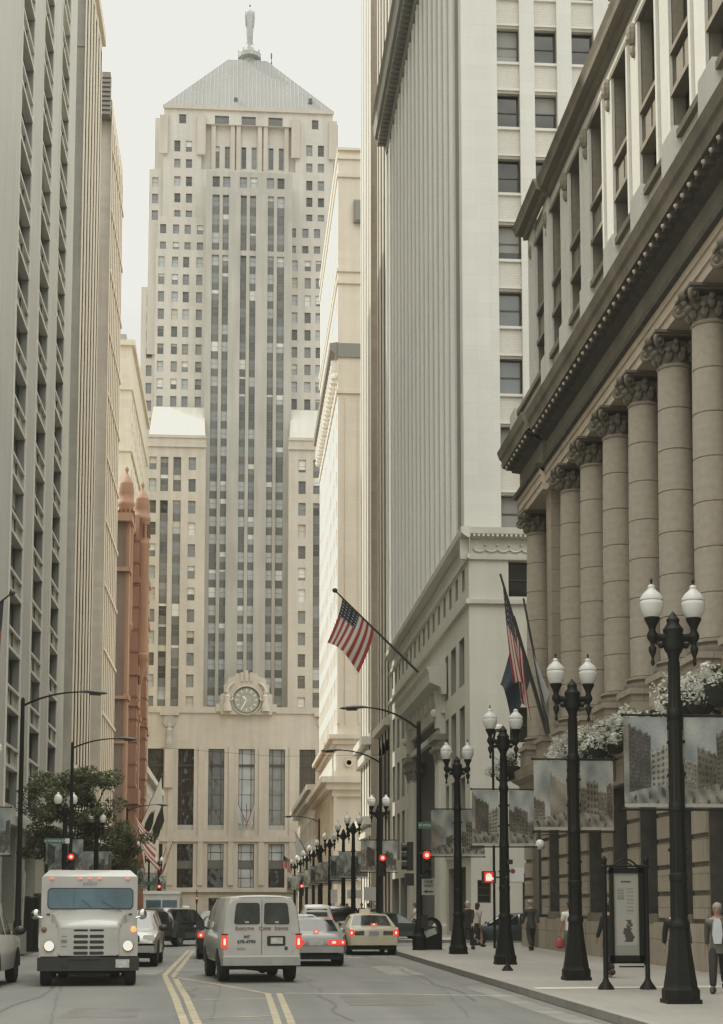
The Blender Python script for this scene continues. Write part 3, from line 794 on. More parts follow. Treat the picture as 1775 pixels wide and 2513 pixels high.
for k in range(12): w.box(XL - .05, XL + .16, 165, 182, 8 + k * 6.8 - .18, 8 + k * 6.8 + .18, 1)
w.build('wall', [TANW, stone('buff_fine', (.60, .52, .41), .08, (.8, .4, .02), .1, joint=.75), SPAN_D, plain('louvre_grey', (.16, .155, .14), .6)], B.root); B.flush()

def red_building():
    B = Bld('red_brick_building', 'red brick building with domed corner turrets on the left side of the street', (XL, 215, 0))
    BR = stone('red_brick', (.225, .135, .098), .12, (.5, .22, .015), .12, joint=.8)
    BR2 = stone('red_sandstone', (.27, .158, .112), .12, None, .15)
    w = MB(); Y0, Y1, Z1 = 196.0, 240.0, 50.0
    O = (XL, Y0, 0); ops = []
    for i in range(7):
        u = 4.5 + i * 5.4
        for k in range(11):
            z = 5 + k * 4.0
            ops.append((u, u + 1.6, z, z + 2.6, .45)); ops.append((u + 2.1, u + 3.7, z, z + 2.6, .45))
            for a in (u, u + 2.1): B.win(O, YP, XP, a, a + 1.6, z, z + 2.6, .45, 'dark', glass=random.choice((0, 1)), blind=.3)
    facade(w, O, YP, XP, Y1 - Y0, Z1, ops, 0)
    nops = []
    On = (XL - 24, Y0, 0)
    for i in range(5):
        for k in range(11):
            u = 24 - 3.2 - i * 4.2; z = 5 + k * 4.0
            nops.append((u, u + 1.5, z, z + 2.5, .4)); B.win(On, XP, YM, u, u + 1.5, z, z + 2.5, .4, 'dark', glass=0, blind=.2)
    facade(w, On, XP, YM, 24, Z1, nops, 2)
    wallbox(w, XL - 24, XL, Y0, Y1, 0, Z1, 0, 'bse')
    for (z, o, h) in ((10.5, .5, .6), (27, .35, .4), (43, .45, .5), (49.3, .8, 1.0), (21.5, .2, .3)):
        w.box(XL, XL + o, Y0 - o, Y1, z, z + h, 1); w.box(XL - 24, XL, Y0 - o, Y0, z, z + h, 1)
    # projecting bays and piers
    for (y0, y1, o, zt) in ((196.2, 199.0, .45, 50), (203, 206.5, 1.2, 52), (211, 213, .55, 50), (219, 221, .55, 50), (227, 230.5, 1.0, 51), (237, 240, .6, 50)):
        w.box(XL, XL + o, y0, y1, 0, zt, 1)
        for z in (10.5, 27, 43): w.box(XL, XL + o + .2, y0 - .2, y1 + .2, z, z + .7, 1)
    for q in range(16):
        z = 5 + q * 2.9
        for (y0, y1, o) in ((203, 206.5, 1.2), (227, 230.5, 1.0)): w.box(XL, XL + o + .1, y0 - .1, y1 + .1, z, z + .22, 0); w.box(XL + o, XL + o + .04, (y0 + y1) / 2 - .5, (y0 + y1) / 2 + .5, z + .6, z + 2.2, 3)
        w.box(XL + .3, XL + .32, 196.6, 198.4, z + .5, z + 1.9, 3)
    w.box(XL, XL + 1.6, 202.6, 207, 14.5, 16.5, 1); w.box(XL, XL + 1.5, 202.8, 206.8, 31, 32.2, 1)
    w.build('wall', [BR, BR2, stone('brown_brick', (.135, .105, .088), .12, (.5, .22, .015), .15, joint=.8), plain('brick_recess', (.07, .045, .035), .7)], B.root, smooth=False)
    # domed turrets
    for (x, y, r, zb, zt) in ((-14.2, 198.6, .95, 33, 57.2), (-12.55, 204.6, .98, 30, 56.8)):
        t = MB(); h = zt
        pr = [(.15, zb), (r * .6, zb + 1.2), (r * .95, zb + 3.0), (r * 1.12, zb + 3.2), (r * 1.12, zb + 3.9), (r, zb + 4), (r, h - 9.0), (r * 1.15, h - 8.7), (r * 1.15, h - 8.2), (r * .98, h - 8.1), (r * .98, h - 5.4), (r * 1.14, h - 5.2), (r * 1.14, h - 4.8), (r * 1.0, h - 4.6), (r * 1.0, h - 3.7), (r * 1.03, h - 3.65), (r * .98, h - 3.1), (r * 1.0, h - 3.05), (r * .86, h - 2.4), (r * .88, h - 2.35), (r * .62, h - 1.7), (r * .3, h - 1.25), (r * .16, h - 1.0), (r * .16, h - .8), (r * .28, h - .55), (r * .2, h - .2), (.01, h)]
        t.lathe(pr, (x, y, 0), 16)
        tr = t.build('turret', BR2, B.root, smooth=True, angle=40)
        s = MB()
        for k in range(10):
            a = 2 * PI * k / 10; s.box(x + r * 1.02 * math.cos(a) - .1, x + r * 1.02 * math.cos(a) + .1, y + r * 1.02 * math.sin(a) - .1, y + r * 1.02 * math.sin(a) + .1, h - 7.6, h - 5.8)
        s.build('arcade', plain('arcade_dark', (.09, .045, .03), .8), tr)
    B.flush()
red_building()

def beige_block():
    B = Bld('beige_tower', 'plain beige tower rising behind the red brick building', (-18, 280, 0))
    ST = stone('beige_stone', (.55, .49, .38), .07, (1.4, .7, .01), .1, joint=.9)
    w = MB(); X, Y0, Y1, Z1 = -18.0, 259.0, 306.0, 95.5
    O = (X, Y0, 0); ops = []
    for i in range(9):
        for k in range(22):
            u = 2.2 + i * 5; z = 4 + k * 4.0
            if z > 84: continue
            ops.append((u, u + 1.6, z, z + 2.2, .35)); B.win(O, YP, XP, u, u + 1.6, z, z + 2.2, .35, 'grey')
    facade(w, O, YP, XP, Y1 - Y0, Z1, ops, 0)
    wallbox(w, X - 30, X, Y0, Y1, 0, Z1, 0, 'be')
    for (z, o, h) in ((94.6, .5, .9), (76.5, .3, .45), (87, .25, .4), (40, .3, .5)):
        w.box(X, X + o, Y0 - o, Y1, z, z + h); w.box(X - 30, X, Y0 - o, Y0, z, z + h)
    w.build('wall', ST, B.root)
    r = MB(); r.box(X - 16, X - 1.2, 262, 275, Z1, Z1 + 2.2); r.box(X - 7, X - 2.5, 264, 272, Z1 + 2.2, Z1 + 4.0)
    r.build('rooftop_plant', plain('plant_grey', (.22, .23, .22), .7), B.root)
    B.flush()
beige_block()

# unseen block added on the near left to shade the street and columns
def near_left_blocker():
    B = Bld('office_tower', 'unseen tan stone block added on the near left to shade the street', (XL, 44, 0))
    w = MB(); Y0, Y1, Z1 = 22.0, 66.4, 55.0; O = (XL, Y0, 0); ops = []
    for i in range(8):
        for k in range(12):
            u = 2 + i * 5.5; z = 5 + k * 4.0
            ops.append((u, u + 2.6, z, z + 2.6, .4)); B.win(O, YP, XP, u, u + 2.6, z, z + 2.6, .4, 'grey')
    facade(w, O, YP, XP, Y1 - Y0, Z1, ops, 0); wallbox(w, XL - 30, XL, Y0, Y1, 0, Z1, 0, 'be')
    w.box(XL, XL + .8, Y0, Y1, Z1 - 1.2, Z1 + .3, 0)
    w.build('wall', stone('tan_stone', (.45, .42, .36), .1, (1.2, .6, .01)), B.root); B.flush()
near_left_blocker()
# ---------------------------------------------------------------- right row
def grey_tower():
    B = Bld('stone_tower', 'tall pale grey stone tower with plain corner wall and dense vertical piers along the street', (XR, 100, 0), 'skyscraper')
    ST = stone('pale_grey_stone', (.57, .565, .515), .06, (1.55, .78, .010), .06, fine=.03, joint=.86, bvar=.035)
    STB = stone('pale_base_stone', (.50, .485, .43), .07, (1.9, .95, .010), .08, fine=.03, joint=.92, bvar=.02)
    SP = stone('spandrel_relief', (.55, .52, .455), .05, (.16, .14, .03), .05, joint=.85)
    DK = plain('cornice_shade', (.25, .25, .23), .8)  # dark jambs, spandrels and cornice: their shade is put into the colour
    w = MB()
    Xt, Yn, Yb, Ye = 11.72, 80.5, 79.2, 121.0
    zb = sY(1250, 1297, 79.2).z; Z1 = 64.0
    Xe = 48.0
    # --- street face: piers and window strips
    n = 17; L_ = Ye - Yn; first = .7; p = (L_ - first) / n; ops = []
    O = (Xt, Yn, zb); fh = 3.3; dpt = .5
    for i in range(n):
        u0 = first + i * p + .28; u1 = first + (i + 1) * p - .62
        ops.append((u0, u1, .3, Z1 - zb - 3.2, dpt)); k = 0
        z = .3
        while z + fh < Z1 - zb - 3.0:
            B.win(O, YP, XM, u0, u1, z + 1.45, z + fh, dpt - .02, 'grey', blind=.35, fw=.05, glass=random.choices((1, 2, 3), (3, 3, 2))[0])
            w.quad((Xt + dpt - .12, Yn + u0, zb + z), (Xt + dpt - .12, Yn + u0, zb + z + 1.45), (Xt + dpt - .12, Yn + u1, zb + z + 1.45), (Xt + dpt - .12, Yn + u1, zb + z), 2)
            z += fh
        c = Yn + first + (i + 1) * p - .17
        w.box(Xt - .10, Xt, c - .42, c + .42, zb, Z1 - 2.2, 0)
        for q_ in (-.36, .36): w.box(Xt - .20, Xt - .095, c + q_ - .09, c + q_ + .09, zb, Z1 - 2.3, 5)  # slim white fins added: bright highlights of the ribs put into colour
    facade(w, O, YP, XM, L_, Z1 - zb, ops, 0, 2)
    # --- wall facing the camera with two visible window columns
    Xc = [(sY(1226, 800, Yn).x, sY(1283, 800, Yn).x)]
    stp = sY(1319, 500, Yn).x - sY(1226, 500, Yn).x
    wd = Xc[0][1] - Xc[0][0]
    cols_ = [(Xc[0][0] + stp * i, Xc[0][0] + stp * i + wd) for i in range(8)]
    stz = oY(1145, 207, Yn).z - oY(1145, 354, Yn).z
    z_ref0 = oY(1145, 578, Yn).z; z_ref1 = oY(1145, 500, Yn).z
    ops = []; On = (Xt, Yn, zb)
    for j, (a, b) in enumerate(cols_):
        ops.append((a - Xt, b - Xt, .06, Z1 - zb - 4, .22))
        for k in range(-5, 9):
            z0 = z_ref0 + k * stz; z1 = z_ref1 + k * stz
            if z0 < zb - .35 or z1 > Z1 - 4: continue
            z0 = max(z0, zb + .12)
            B.win(On, XP, YM, a - Xt, b - Xt, z0 - zb, z1 - zb, .55, 'bronze', glass=random.choice((0, 0, 2)), blind=.28, fw=.07, bl=2, sub=(j < 2))
            # recessed spandrel with string mouldings
            zt = min(z0 + stz, Z1 - 4.0)
            w.box(a, b, Yn + .22, Yn + .6, z1, z0 + stz, 3)
            w.box(a - .01, b + .01, Yn + .1, Yn + .5, z1 + .12, z1 + .24, 0)
            w.box(a - .01, b + .01, Yn + .1, Yn + .5, z0 + stz - .16, z0 + stz - .02, 0)
        w.quad((a, Yn + .6, zb), (b, Yn + .6, zb), (b, Yn + .6, Z1 - 4), (a, Yn + .6, Z1 - 4), 2)
    facade(w, On, XP, YM, Xe - Xt, Z1 - zb, ops, 0)
    w.quad((Xe, Yn, 0), (Xe, Ye, 0), (Xe, Ye, Z1), (Xe, Yn, Z1), 0); w.quad((Xt, Yn, Z1), (Xe, Yn, Z1), (Xe, Ye, Z1), (Xt, Ye, Z1), 0)
    # --- crowning cornice over the street face
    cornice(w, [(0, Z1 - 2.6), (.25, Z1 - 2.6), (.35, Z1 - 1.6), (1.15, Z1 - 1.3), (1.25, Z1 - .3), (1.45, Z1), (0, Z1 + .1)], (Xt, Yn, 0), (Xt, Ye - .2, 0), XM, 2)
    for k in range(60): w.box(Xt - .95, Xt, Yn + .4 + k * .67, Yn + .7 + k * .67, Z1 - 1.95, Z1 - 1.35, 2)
    # --- base block
    zs = [sY(1250, y, Yb).z for y in (1297, 1320, 1365, 1478)]   # cornice top, frieze, frieze bottom, belt
    ops = []; Ob = (XR, Yb, 0)
    # attic windows
    n2 = 16; p2 = (Ye - Yb - 1.6) / n2
    for i in range(n2):
        u = 1.5 + i * p2 * 1.0
        ops.append((u, u + .95, zs[3] + .9, zs[2] - .35, .4)); B.win(Ob, YP, XM, u, u + .95, zs[3] + .9, zs[2] - .35, .4, 'grey', glass=1, blind=.2)
    portal = (88.0 - Yb, 106.0 - Yb)
    ys3 = [(81.0, 82.9), (84.2, 86.2), (87.3, 88.9 - .4)]
    for (a, b) in ys3 + [(107.2, 108.9), (110.6, 112.3), (114, 115.7), (117.4, 119.1)]:
        for (z0, z1) in ((13.2, 15.7), (9.4, 12.1), (5.0, 8.4)):
            ops.append((a - Yb, b - Yb, z0, z1, .5)); B.win(Ob, YP, XM, a - Yb, b - Yb, z0, z1, .5, 'bronze', glass=random.choice((0, 1)), blind=.35, sub=True)
    for (a, b, z1) in ((81.0, 87.6, 3.75), (107.4, 113.5, 3.7), (114.6, 119.6, 3.7)):
        ops.append((a - Yb, b - Yb, .35, z1, .6)); B.win(Ob, YP, XM, a - Yb, b - Yb, .35, z1, .6, 'bronze', glass=0, blind=0, fw=.1, rails=1, mull=4, sub=True)
    # portal recess
    ops.append((portal[0] + 1.6, portal[1] - 1.6, .16, 12.6, 1.4))
    facade(w, Ob, YP, XM, Ye - Yb, zs[0], ops, 1, 4)
    PX = XR + 1.4
    for (a, b) in ((portal[0] + 2.6, portal[0] + 5.6), (portal[0] + 7.2, portal[0] + 10.8), (portal[1] - 5.6, portal[1] - 2.6)):
        B.win((PX - .02, Yb, 0), YP, XM, a, b, .2, 11.2, .0, 'bronze', glass=0, blind=0, fw=.15, rails=5, mull=2)
    w.quad((PX, Yb + portal[0] + 1.6, .16), (PX, Yb + portal[1] - 1.6, .16), (PX, Yb + portal[1] - 1.6, 12.6), (PX, Yb + portal[0] + 1.6, 12.6), 1)
    # north wall of the base
    ops = []; On = (XR, Yb, 0); wcol = 0
    for i in range(8):
        a = cols_[i][0] + .12 - XR; b = a + wd + .12
        for (y0, y1) in ((1464, 1377), (1822, 1735)):
            z0, z1 = sY(1250, y0, Yb).z, sY(1250, y1, Yb).z
            ops.append((a, b, z0, z1, .4)); B.win(On, XP, YM, a, b, z0, z1, .4, 'bronze', glass=0, blind=.5, bl=1, sub=(i < 2))
    p0, p1 = sY(1172, 2160, Yb), sY(1206, 2216, Yb)
    a, b = p0.x - XR, p1.x - XR
    ops.append((a, b, p1.z, p0.z, .25)); B.win(On, XP, YM, a, b, p1.z, p0.z, .25, 'bronze', glass=0, blind=0, rails=2)
    for i in range(6):
        a = 2.6 + i * 4.0; ops.append((a, a + 1.4, .4, 3.4, .5)); B.win(On, XP, YM, a, a + 1.4, .4, 3.4, .5, 'bronze', glass=1, blind=0)
    facade(w, On, XP, YM, Xe - XR, zs[0], ops, 1)
    w.quad((XR, Yb, zs[0]), (Xe, Yb, zs[0]), (Xe, Ye, zs[0]), (XR, Ye, zs[0]), 1)
    prof = [(0, zs[2] - .25), (.12, zs[2] - .2), (.14, zs[2]), (.02, zs[2] + .02), (.02, zs[1] - .1), (.12, zs[1] - .08), (.42, zs[1] + .12), (.45, zs[0] - .05), (0, zs[0] + .05)]
    cornice(w, prof, (XR, Yb - .45, 0), (XR, Ye, 0), XM, 1); cornice(w, prof, (XR - .45, Yb, 0), (Xe, Yb, 0), YM, 1)
    pb = [(0, zs[3] - .15), (.16, zs[3] - .1), (.18, zs[3] + .12), (0, zs[3] + .16)]
    cornice(w, pb, (XR, Yb - .18, 0), (XR, Ye, 0), XM, 1); cornice(w, pb, (XR - .18, Yb, 0), (Xe, Yb, 0), YM, 1)
    pb = [(0, 4.2), (.14, 4.25), (.16, 4.6), (0, 4.65)]
    cornice(w, pb, (XR, Yb - .15, 0), (XR, 88, 0), XM, 1)
    # carved swags in the frieze
    for i in range(24):
        x = XR + .55 + i * .62
        w.tube([(x + .31 * math.cos(t), Yb - .05, zs[2] + .42 - .22 * math.sin(t)) for t in [PI * q / 8 for q in range(9)]], .06, 5, 1)
        w.sphere((x + .31, Yb - .05, zs[2] + .55), .09, 6, 5, 1)
    for i in range(60):
        x = XR - .3 + i * .24; w.box(x, x + .12, Yb - .4, Yb - .1, zs[1] - .02, zs[1] + .12, 1)
    w.build('wall', [ST, STB, DK, SP, plain('reveal_grey', (.24, .235, .21), .8), stone('rib_highlight', (.74, .73, .69), .04, None, .06)], B.root)
    B.flush()
    # --- portal: pediment, brackets, engaged columns
    q = MB(); y0, y1 = 88.0, 106.0
    cornice(q, [(0, 13.6), (.25, 13.6), (.35, 14.0), (.95, 14.25), (1.0, 14.8), (1.15, 15.1), (0, 15.35)], (XR, y0, 0), (XR, y1, 0), XM, 0)
    q.box(XR - .22, XR, y0 + .6, y1 - .6, 12.6, 13.6, 0); q.box(XR - .3, XR, y0 + .8, y1 - .8, 11.4, 11.75, 0)
    for k in range(8): yy = y0 + 1.0 + k * 2.25; q.box(XR - .55, XR, yy, yy + .4, 13.2, 13.95, 0)
    for yy in (y0 + 1.2, y1 - 1.2): q.box(XR - .5, XR, yy - .35, yy + .35, 11.75, 13.6, 0); q.sphere((XR - .5, yy, 12.6), .3, 8, 6)
    o = q.build('portal_pediment', MAT['pale_base_stone'], B.root)
    for yy in (y0 + 1.0, y0 + 2.4, y1 - 2.4, y1 - 1.0):
        c = MB(); c.lathe([(.55, .15), (.55, .6), (.42, .75), (.40, 1.0), (.34, 9.8), (.42, 9.9)], (XR - .05, yy, 0), 14)
        cc = c.build('portal_column', MAT['pale_base_stone'], B.root, smooth=True)
        k = MB(); k.lathe([(.36, 9.9), (.5, 10.5), (.6, 10.9), (.62, 11.05)], (XR - .05, yy, 0), 8); k.box(XR - .7, XR + .5, yy - .6, yy + .6, 11.05, 11.4)
        for a in range(8):
            t = a * PI / 4; k.sphere((XR - .05 + .52 * math.cos(t), yy + .52 * math.sin(t), 10.55), .16, 6, 5)
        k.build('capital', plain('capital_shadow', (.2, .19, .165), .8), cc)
grey_tower()

B, w = ribbed('office_tower', 'slim ribbed tower squeezed behind the pale grey stone tower', 121.2, 132, 92, XR + .05, -1, 4, .52, None, None, fh=3.5, z0=16.5, depth=.45, blind=.4)
XX = XR + .05
def arcw(w):
    for i in range(3):
        y = 122.6 + i * 3.1
        w.box(XX - .06, XX - .01, y, y + 1.9, 10.2, 13.8, 3); w.lathe([(.95, -.055), (.0001, -.055)], (XX, y + .95, 13.8), 16, 3, axis='x')
    for (z, o) in ((15.6, .5), (9.0, .25), (5.0, .4)): w.box(XX - o, XX, 121.2, 132, z, z + .6, 1)
arcw(w)
w.build('wall', [TANW, stone('ribbed_stone', (.50, .47, .40), .07, (1.4, .7, .01), .08, joint=.85), SPAN_D, FR['dark']], B.root); B.flush()
B, w = ribbed('office_tower', 'narrow tower with bright sunlit stripes left of the ribbed grey towers', 138.5, 150, 96, XR, -1, 4, .6, None, None, fh=3.5, z0=17, depth=.45, blind=.3, proud=.06)
for (z, o) in ((15.8, .8), (14.6, .4), (8.8, .7), (7.8, .3)): w.box(XR - o, XR, 138.5 - o * .5, 150, z, z + .7, 1)
w.build('wall', [stone('brown_wall', (.34, .30, .25), .1, (2.2, 1.1, .02), .12, joint=.8), stone('white_stone', (.72, .69, .62), .05, None, .05), plain('spandrel_black', (.05, .05, .048), .5)], B.root); B.flush()

def cream_tower():
    B = Bld('cream_tower', 'cream stone tower glowing in sun with a dark cornice band midway', (XR, 205, 0), 'skyscraper')
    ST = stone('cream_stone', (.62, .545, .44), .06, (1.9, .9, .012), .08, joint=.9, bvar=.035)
    STF = stone('cream_street_sunlit', (.80, .76, .68), .05, None, .05)  # lighter copy of the cream stone: sunlight put into the street face
    DKG = plain('verdigris_dark', (.17, .17, .155), .7)
    w = MB(); Y0, Y1 = 185.5, 226.0; X = XR; Xe = 44; Z1 = sY(850, 368, 185.5).z
    zc0, zc1 = sY(850, 877, Y0).z, sY(850, 843, Y0).z
    O = (X, Y0, 0); ops = []
    for i in range(13):
        u = 1.4 + i * 3.0
        z = 23.0
        while z < Z1 - 9:
            if not (zc0 - 3.2 < z < zc1 + .6):
                ops.append((u, u + 1.5, z, z + 2.2, .4)); B.win(O, YP, XM, u, u + 1.5, z, z + 2.2, .4, 'pale', blind=.4)
            z += 3.6
        ops.append((u, u + 1.5, 5, 12, .5)); B.win(O, YP, XM, u, u + 1.5, 5, 12, .5, 'dark', glass=0, blind=.1)
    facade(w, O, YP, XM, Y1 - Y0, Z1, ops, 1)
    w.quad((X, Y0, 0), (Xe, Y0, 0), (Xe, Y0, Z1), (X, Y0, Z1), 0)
    w.quad((X, Y0, Z1), (Xe, Y0, Z1), (Xe, Y1, Z1), (X, Y1, Z1), 0); w.quad((Xe, Y1, 0), (X, Y1, 0), (X, Y1, Z1), (Xe, Y1, Z1), 0); w.quad((Xe, Y0, 0), (Xe, Y1, 0), (Xe, Y1, Z1), (Xe, Y0, Z1), 0)
    # dark cornice band with brackets
    prof = [(0, zc0 - .3), (.3, zc0), (.4, zc0 + .5), (1.1, zc0 + .9), (1.2, zc1), (0, zc1 + .2)]
    cornice(w, [(o * .85, z) for o, z in prof], (X, Y0 - .05, 0), (X, Y1, 0), XM, 2)
    w.box(X - .0, Xe, Y0 - .18, Y0 + .02, zc0, zc1, 2)
    for k in range(22): w.box(X - .75, X, Y0 + .5 + k * 1.8, Y0 + 1.1 + k * 1.8, zc0 - 1.5, zc0 - .25, 1); w.sphere((X - .35, Y0 + .8 + k * 1.8, zc0 - 2.3), .5, 7, 5, 1)
    # pilaster lines and string courses of the wall facing the camera
    for (xa, xb) in ((X, X + .35), (X + .9, X + 1.0), (X + 2.5, X + 3.0)): w.box(xa, xb, Y0 - .12, Y0 + .02, 23, zc0 - 5, 0)
    for z in (zc0 - 4.5, zc1 + 7.5, zc1 + 9.0, Z1 - 3.5, Z1 - 1.2): w.box(X - .12, Xe, Y0 - .2, Y0 + .02, z, z + .45, 0); w.box(X - .2, X, Y0 - .1, Y1, z, z + .45, 1)
    w.box(X - .1, Xe, Y0 - .3, Y1, Z1 - .1, Z1 + .25, 0)
    p0 = sY(868, 490, Y0 - .4); p1 = sY(884, 545, Y0 - .4); w.box(p0.x, p0.x + 3, Y0 - .5, Y0, p1.z, p0.z, 3)
    w.box(p0.x + .2, p0.x + 3, Y0 - .62, Y0 - .5, p1.z + .2, p0.z - .2, 2)
    # podium with two heavy cornices
    for (z, o, h) in ((21.2, 1.0, .5), (20.6, .55, .6), (16.0, 1.9, .7), (15.2, 1.3, .8), (14.4, .6, .8), (4.6, .8, .6)):
        w.box(X - o, Xe, Y0 - o * .6, Y1, z, z + h, 0)
    w.box(X - .4, X, Y0 - .3, Y1, 0, 14.4, 0)
    w.lathe([(.55, -.05), (.5, -.2), (.3, -.2), (.3, -.05)], (X + 1.4, Y0, 18.4), 16, 0, axis='y')
    w.box(X + 2.3, X + 3.2, Y0 - .04, Y0 + .01, 17.4, 19.8, 2)
    for k in range(9): w.box(X - .75, X - .38, Y0 + .6 + k * 4.4, Y0 + 1.5 + k * 4.4, 0, 14.4, 0)
    w.build('wall', [ST, STF, DKG, plain('mesh_grey', (.2, .19, .17), .7)], B.root); B.flush()
    B = Bld('low_building', 'low stone building with bracketed eaves just before the clock tower', (XR, 260, 0))
    w = MB(); O = (X, 230, 0); ops = []
    for i in range(15):
        for (z0, z1) in ((1, 4.5), (7, 10), (12, 15)):
            u = 2 + i * 4.6; ops.append((u, u + 2, z0, z1, .4)); B.win(O, YP, XM, u, u + 2, z0, z1, .4, 'dark')
    facade(w, O, YP, XM, 72, 19, ops, 0); wallbox(w, X, 40, 230, 302, 0, 19, 0, 'bw')
    w.box(X - 1.6, X, 230, 302, 18.4, 19.2, 0); w.box(X - 1.0, X, 230, 302, 17.6, 18.4, 0)
    w.build('wall', stone('far_stone', (.45, .42, .36), .1), B.root); B.flush()
    B = Bld('low_building', 'stone building beyond the red brick building, half hidden by flags', (-16, 270, 0))
    w = MB(); O = (-14.5, 241, 0); ops = []
    for i in range(10):
        for (z0, z1) in ((1, 4.5), (7, 10), (12, 15), (17, 20)):
            u = 2 + i * 4.6; ops.append((u, u + 2, z0, z1, .4)); B.win(O, YP, XP, u, u + 2, z0, z1, .4, 'dark')
    facade(w, O, YP, XP, 61, 23, ops, 0); wallbox(w, -40, -14.5, 241, 302, 0, 23, 0, 'be'); w.box(-14.5, -13.6, 241, 302, 22, 23, 0)
    w.build('wall', MAT['far_stone'], B.root); B.flush()
cream_tower()

# ---------------------------------------------------------------- colonnaded bank, near right
def bank():
    B = Bld('colonnaded_building', 'weathered granite building with giant columns and a heavy bracketed cornice on the near right', (XR, 60, 0))
    GR = stone('brown_granite', (.315, .28, .23), .12, (1.7, .86, .014), .14, joint=.6, bvar=.07)
    GRC = stone('column_granite', (.34, .305, .252), .12, None, .16, fine=.1)
    DARKG = stone('shade_dark_granite', (.16, .143, .117), .22, None, .25, fine=.12)  # dark granite; shade on capitals and in recesses put into its colour
    UP = stone('upper_grey_granite', (.50, .495, .455), .08, (2.6, .8, .01), .08, joint=.88, bvar=.03)
    FRZ = stone('frieze_granite', (.17, .155, .128), .16, (2.4, 3, .01), .18, joint=.7)
    BLK = plain('cornice_black', (.07, .065, .055), .85, noise=.3)
    Ye, Ys = 64.0, 10.0
    Xw, Xc, r = 12.95, 12.25, .54
    sp = .277 * Xc
    base_z = 8.3; top_z = 17.75
    ycol = [5.152 * Xc] + [5.152 * Xc - (2 + k) * sp for k in range(9)]
    w = MB()
    # rusticated ground floor
    ops = []; O = (XR, Ys, 0)
    bays = [62.0 - 3.38 * k for k in range(24)]
    for k, yb in enumerate(bays):
        a, b = yb - 1.55, yb + .45
        if a < Ys + 1: continue
        if k == 0: ops.append((59.6 - Ys, 61.3 - Ys, .16, 5.2, .9)); B.win(O, YP, XM, 59.6 - Ys, 61.3 - Ys, .16, 5.2, .9, 'dark', glass=0, blind=0, fw=.12, rails=3, mull=1, sub=True)
        else: ops.append((a - Ys, b - Ys, 1.55, 5.4, .8)); B.win(O, YP, XM, a - Ys, b - Ys, 1.55, 5.4, .8, 'dark', glass=0, blind=0, fw=.09, rails=3, mull=1, sub=(k < 9))
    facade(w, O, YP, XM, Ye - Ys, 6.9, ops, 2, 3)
    # deep joints between rusticated blocks: proud blocks on the piers
    for k, yb in enumerate(bays):
        y0, y1 = yb + .49, yb + 1.79
        if y0 < Ys: continue
        if k == 0: y1 = Ye - .02
        for j in range(7):
            z = 1.35 + j * .72
            w.box(XR - .07, XR + .02, y0 + .02, min(y1, Ye) - .02, z + .09, z + .68, 0)
        w.box(XR - .2, XR + .02, y0 - .04, min(y1 + .04, Ye), .15, 1.32, 0)
        if k: w.box(XR - .1, XR + .3, yb - 1.56, yb + .46, 1.28, 1.52, 2); w.box(XR - .14, XR + .02, yb - 1.56, yb + .46, 5.45, 6.2, 0); w.box(XR - .16, XR + .02, yb - 1.56, yb + .46, .15, 1.27, 0)
        if k: w.prism([(XR - .45, yb - .65, 6.15), (XR, yb - .65, 6.15), (XR, yb - .65, 5.5), (XR - .1, yb - .65, 5.5)], (0, .5, 0), 2)
    # ledge with dark soffit above the ground floor
    cornice(w, [(0, 6.2), (.22, 6.3), (.25, 6.6), (.55, 6.75), (.6, 7.05), (.62, 7.12), (0, 7.2)], (XR, Ys, 0), (XR, Ye, 0), XM, 0)
    w.box(XR, Xw, Ys, Ye, 6.9, 7.18, 0)
    # pedestals and the dark openings between them
    for y in ycol + [ycol[0] - sp]:
        w.box(Xc - .72, Xw, y - .72, y + .72, 7.18, 8.0, 0); w.box(Xc - .8, Xw, y - .8, y + .8, 7.95, 8.12, 0)
    # wall behind the columns with tall windows
    ops = []; O2 = (Xw, Ys, 7.1)
    for k in range(23):
        yb = ycol[1] + sp / 2 - k * sp if k else ycol[0] - sp / 2
        if k == 0: yb = ycol[0] - sp / 2
        a, b = yb - .85, yb + .85
        if a < Ys + .5: continue
        for (z0, z1) in ((.35, 4.9), (6.0, 10.2)):
            ops.append((a - Ys, b - Ys, z0, z1, .45)); B.win(O2, YP, XM, a - Ys, b - Ys, z0, z1, .45, 'dark', glass=0, blind=.15, fw=.1, rails=2, mull=1)
        w.box(Xw - .3, Xw, a - .2, b + .2, 7.1 + 4.95, 7.1 + 5.25, 0)
    facade(w, O2, YP, XM, Ye - Ys, 11.2, ops, 2)  # dark stone here: shade between the columns put into the wall colour
    # corner pavilion: pilasters with returned wall
    yA = ycol[0] - sp
    w.box(12.0, Xw, yA - .45, yA + .45, 8.1, top_z, 0)
    # end wall towards the cross street
    On = (XR + .3, Ye, 0)
    w.quad((34, Ye, 0), (XR, Ye, 0), (XR, Ye, 7.1), (34, Ye, 7.1), 0)
    w.quad((34, Ye, 7.1), (Xc - .2, Ye, 7.1), (Xc - .2, Ye, 21), (34, Ye, 21), 0)
    w.quad((34, Ys, 0), (34, Ye, 0), (34, Ye, 21), (34, Ys, 21), 0); w.quad((XR, Ys, 0), (34, Ys, 0), (34, Ys, 20), (XR, Ys, 20), 0)
    w.box(Xc - .2, Xw, Ye - .75, Ye - .02, 7.2, top_z, 0)
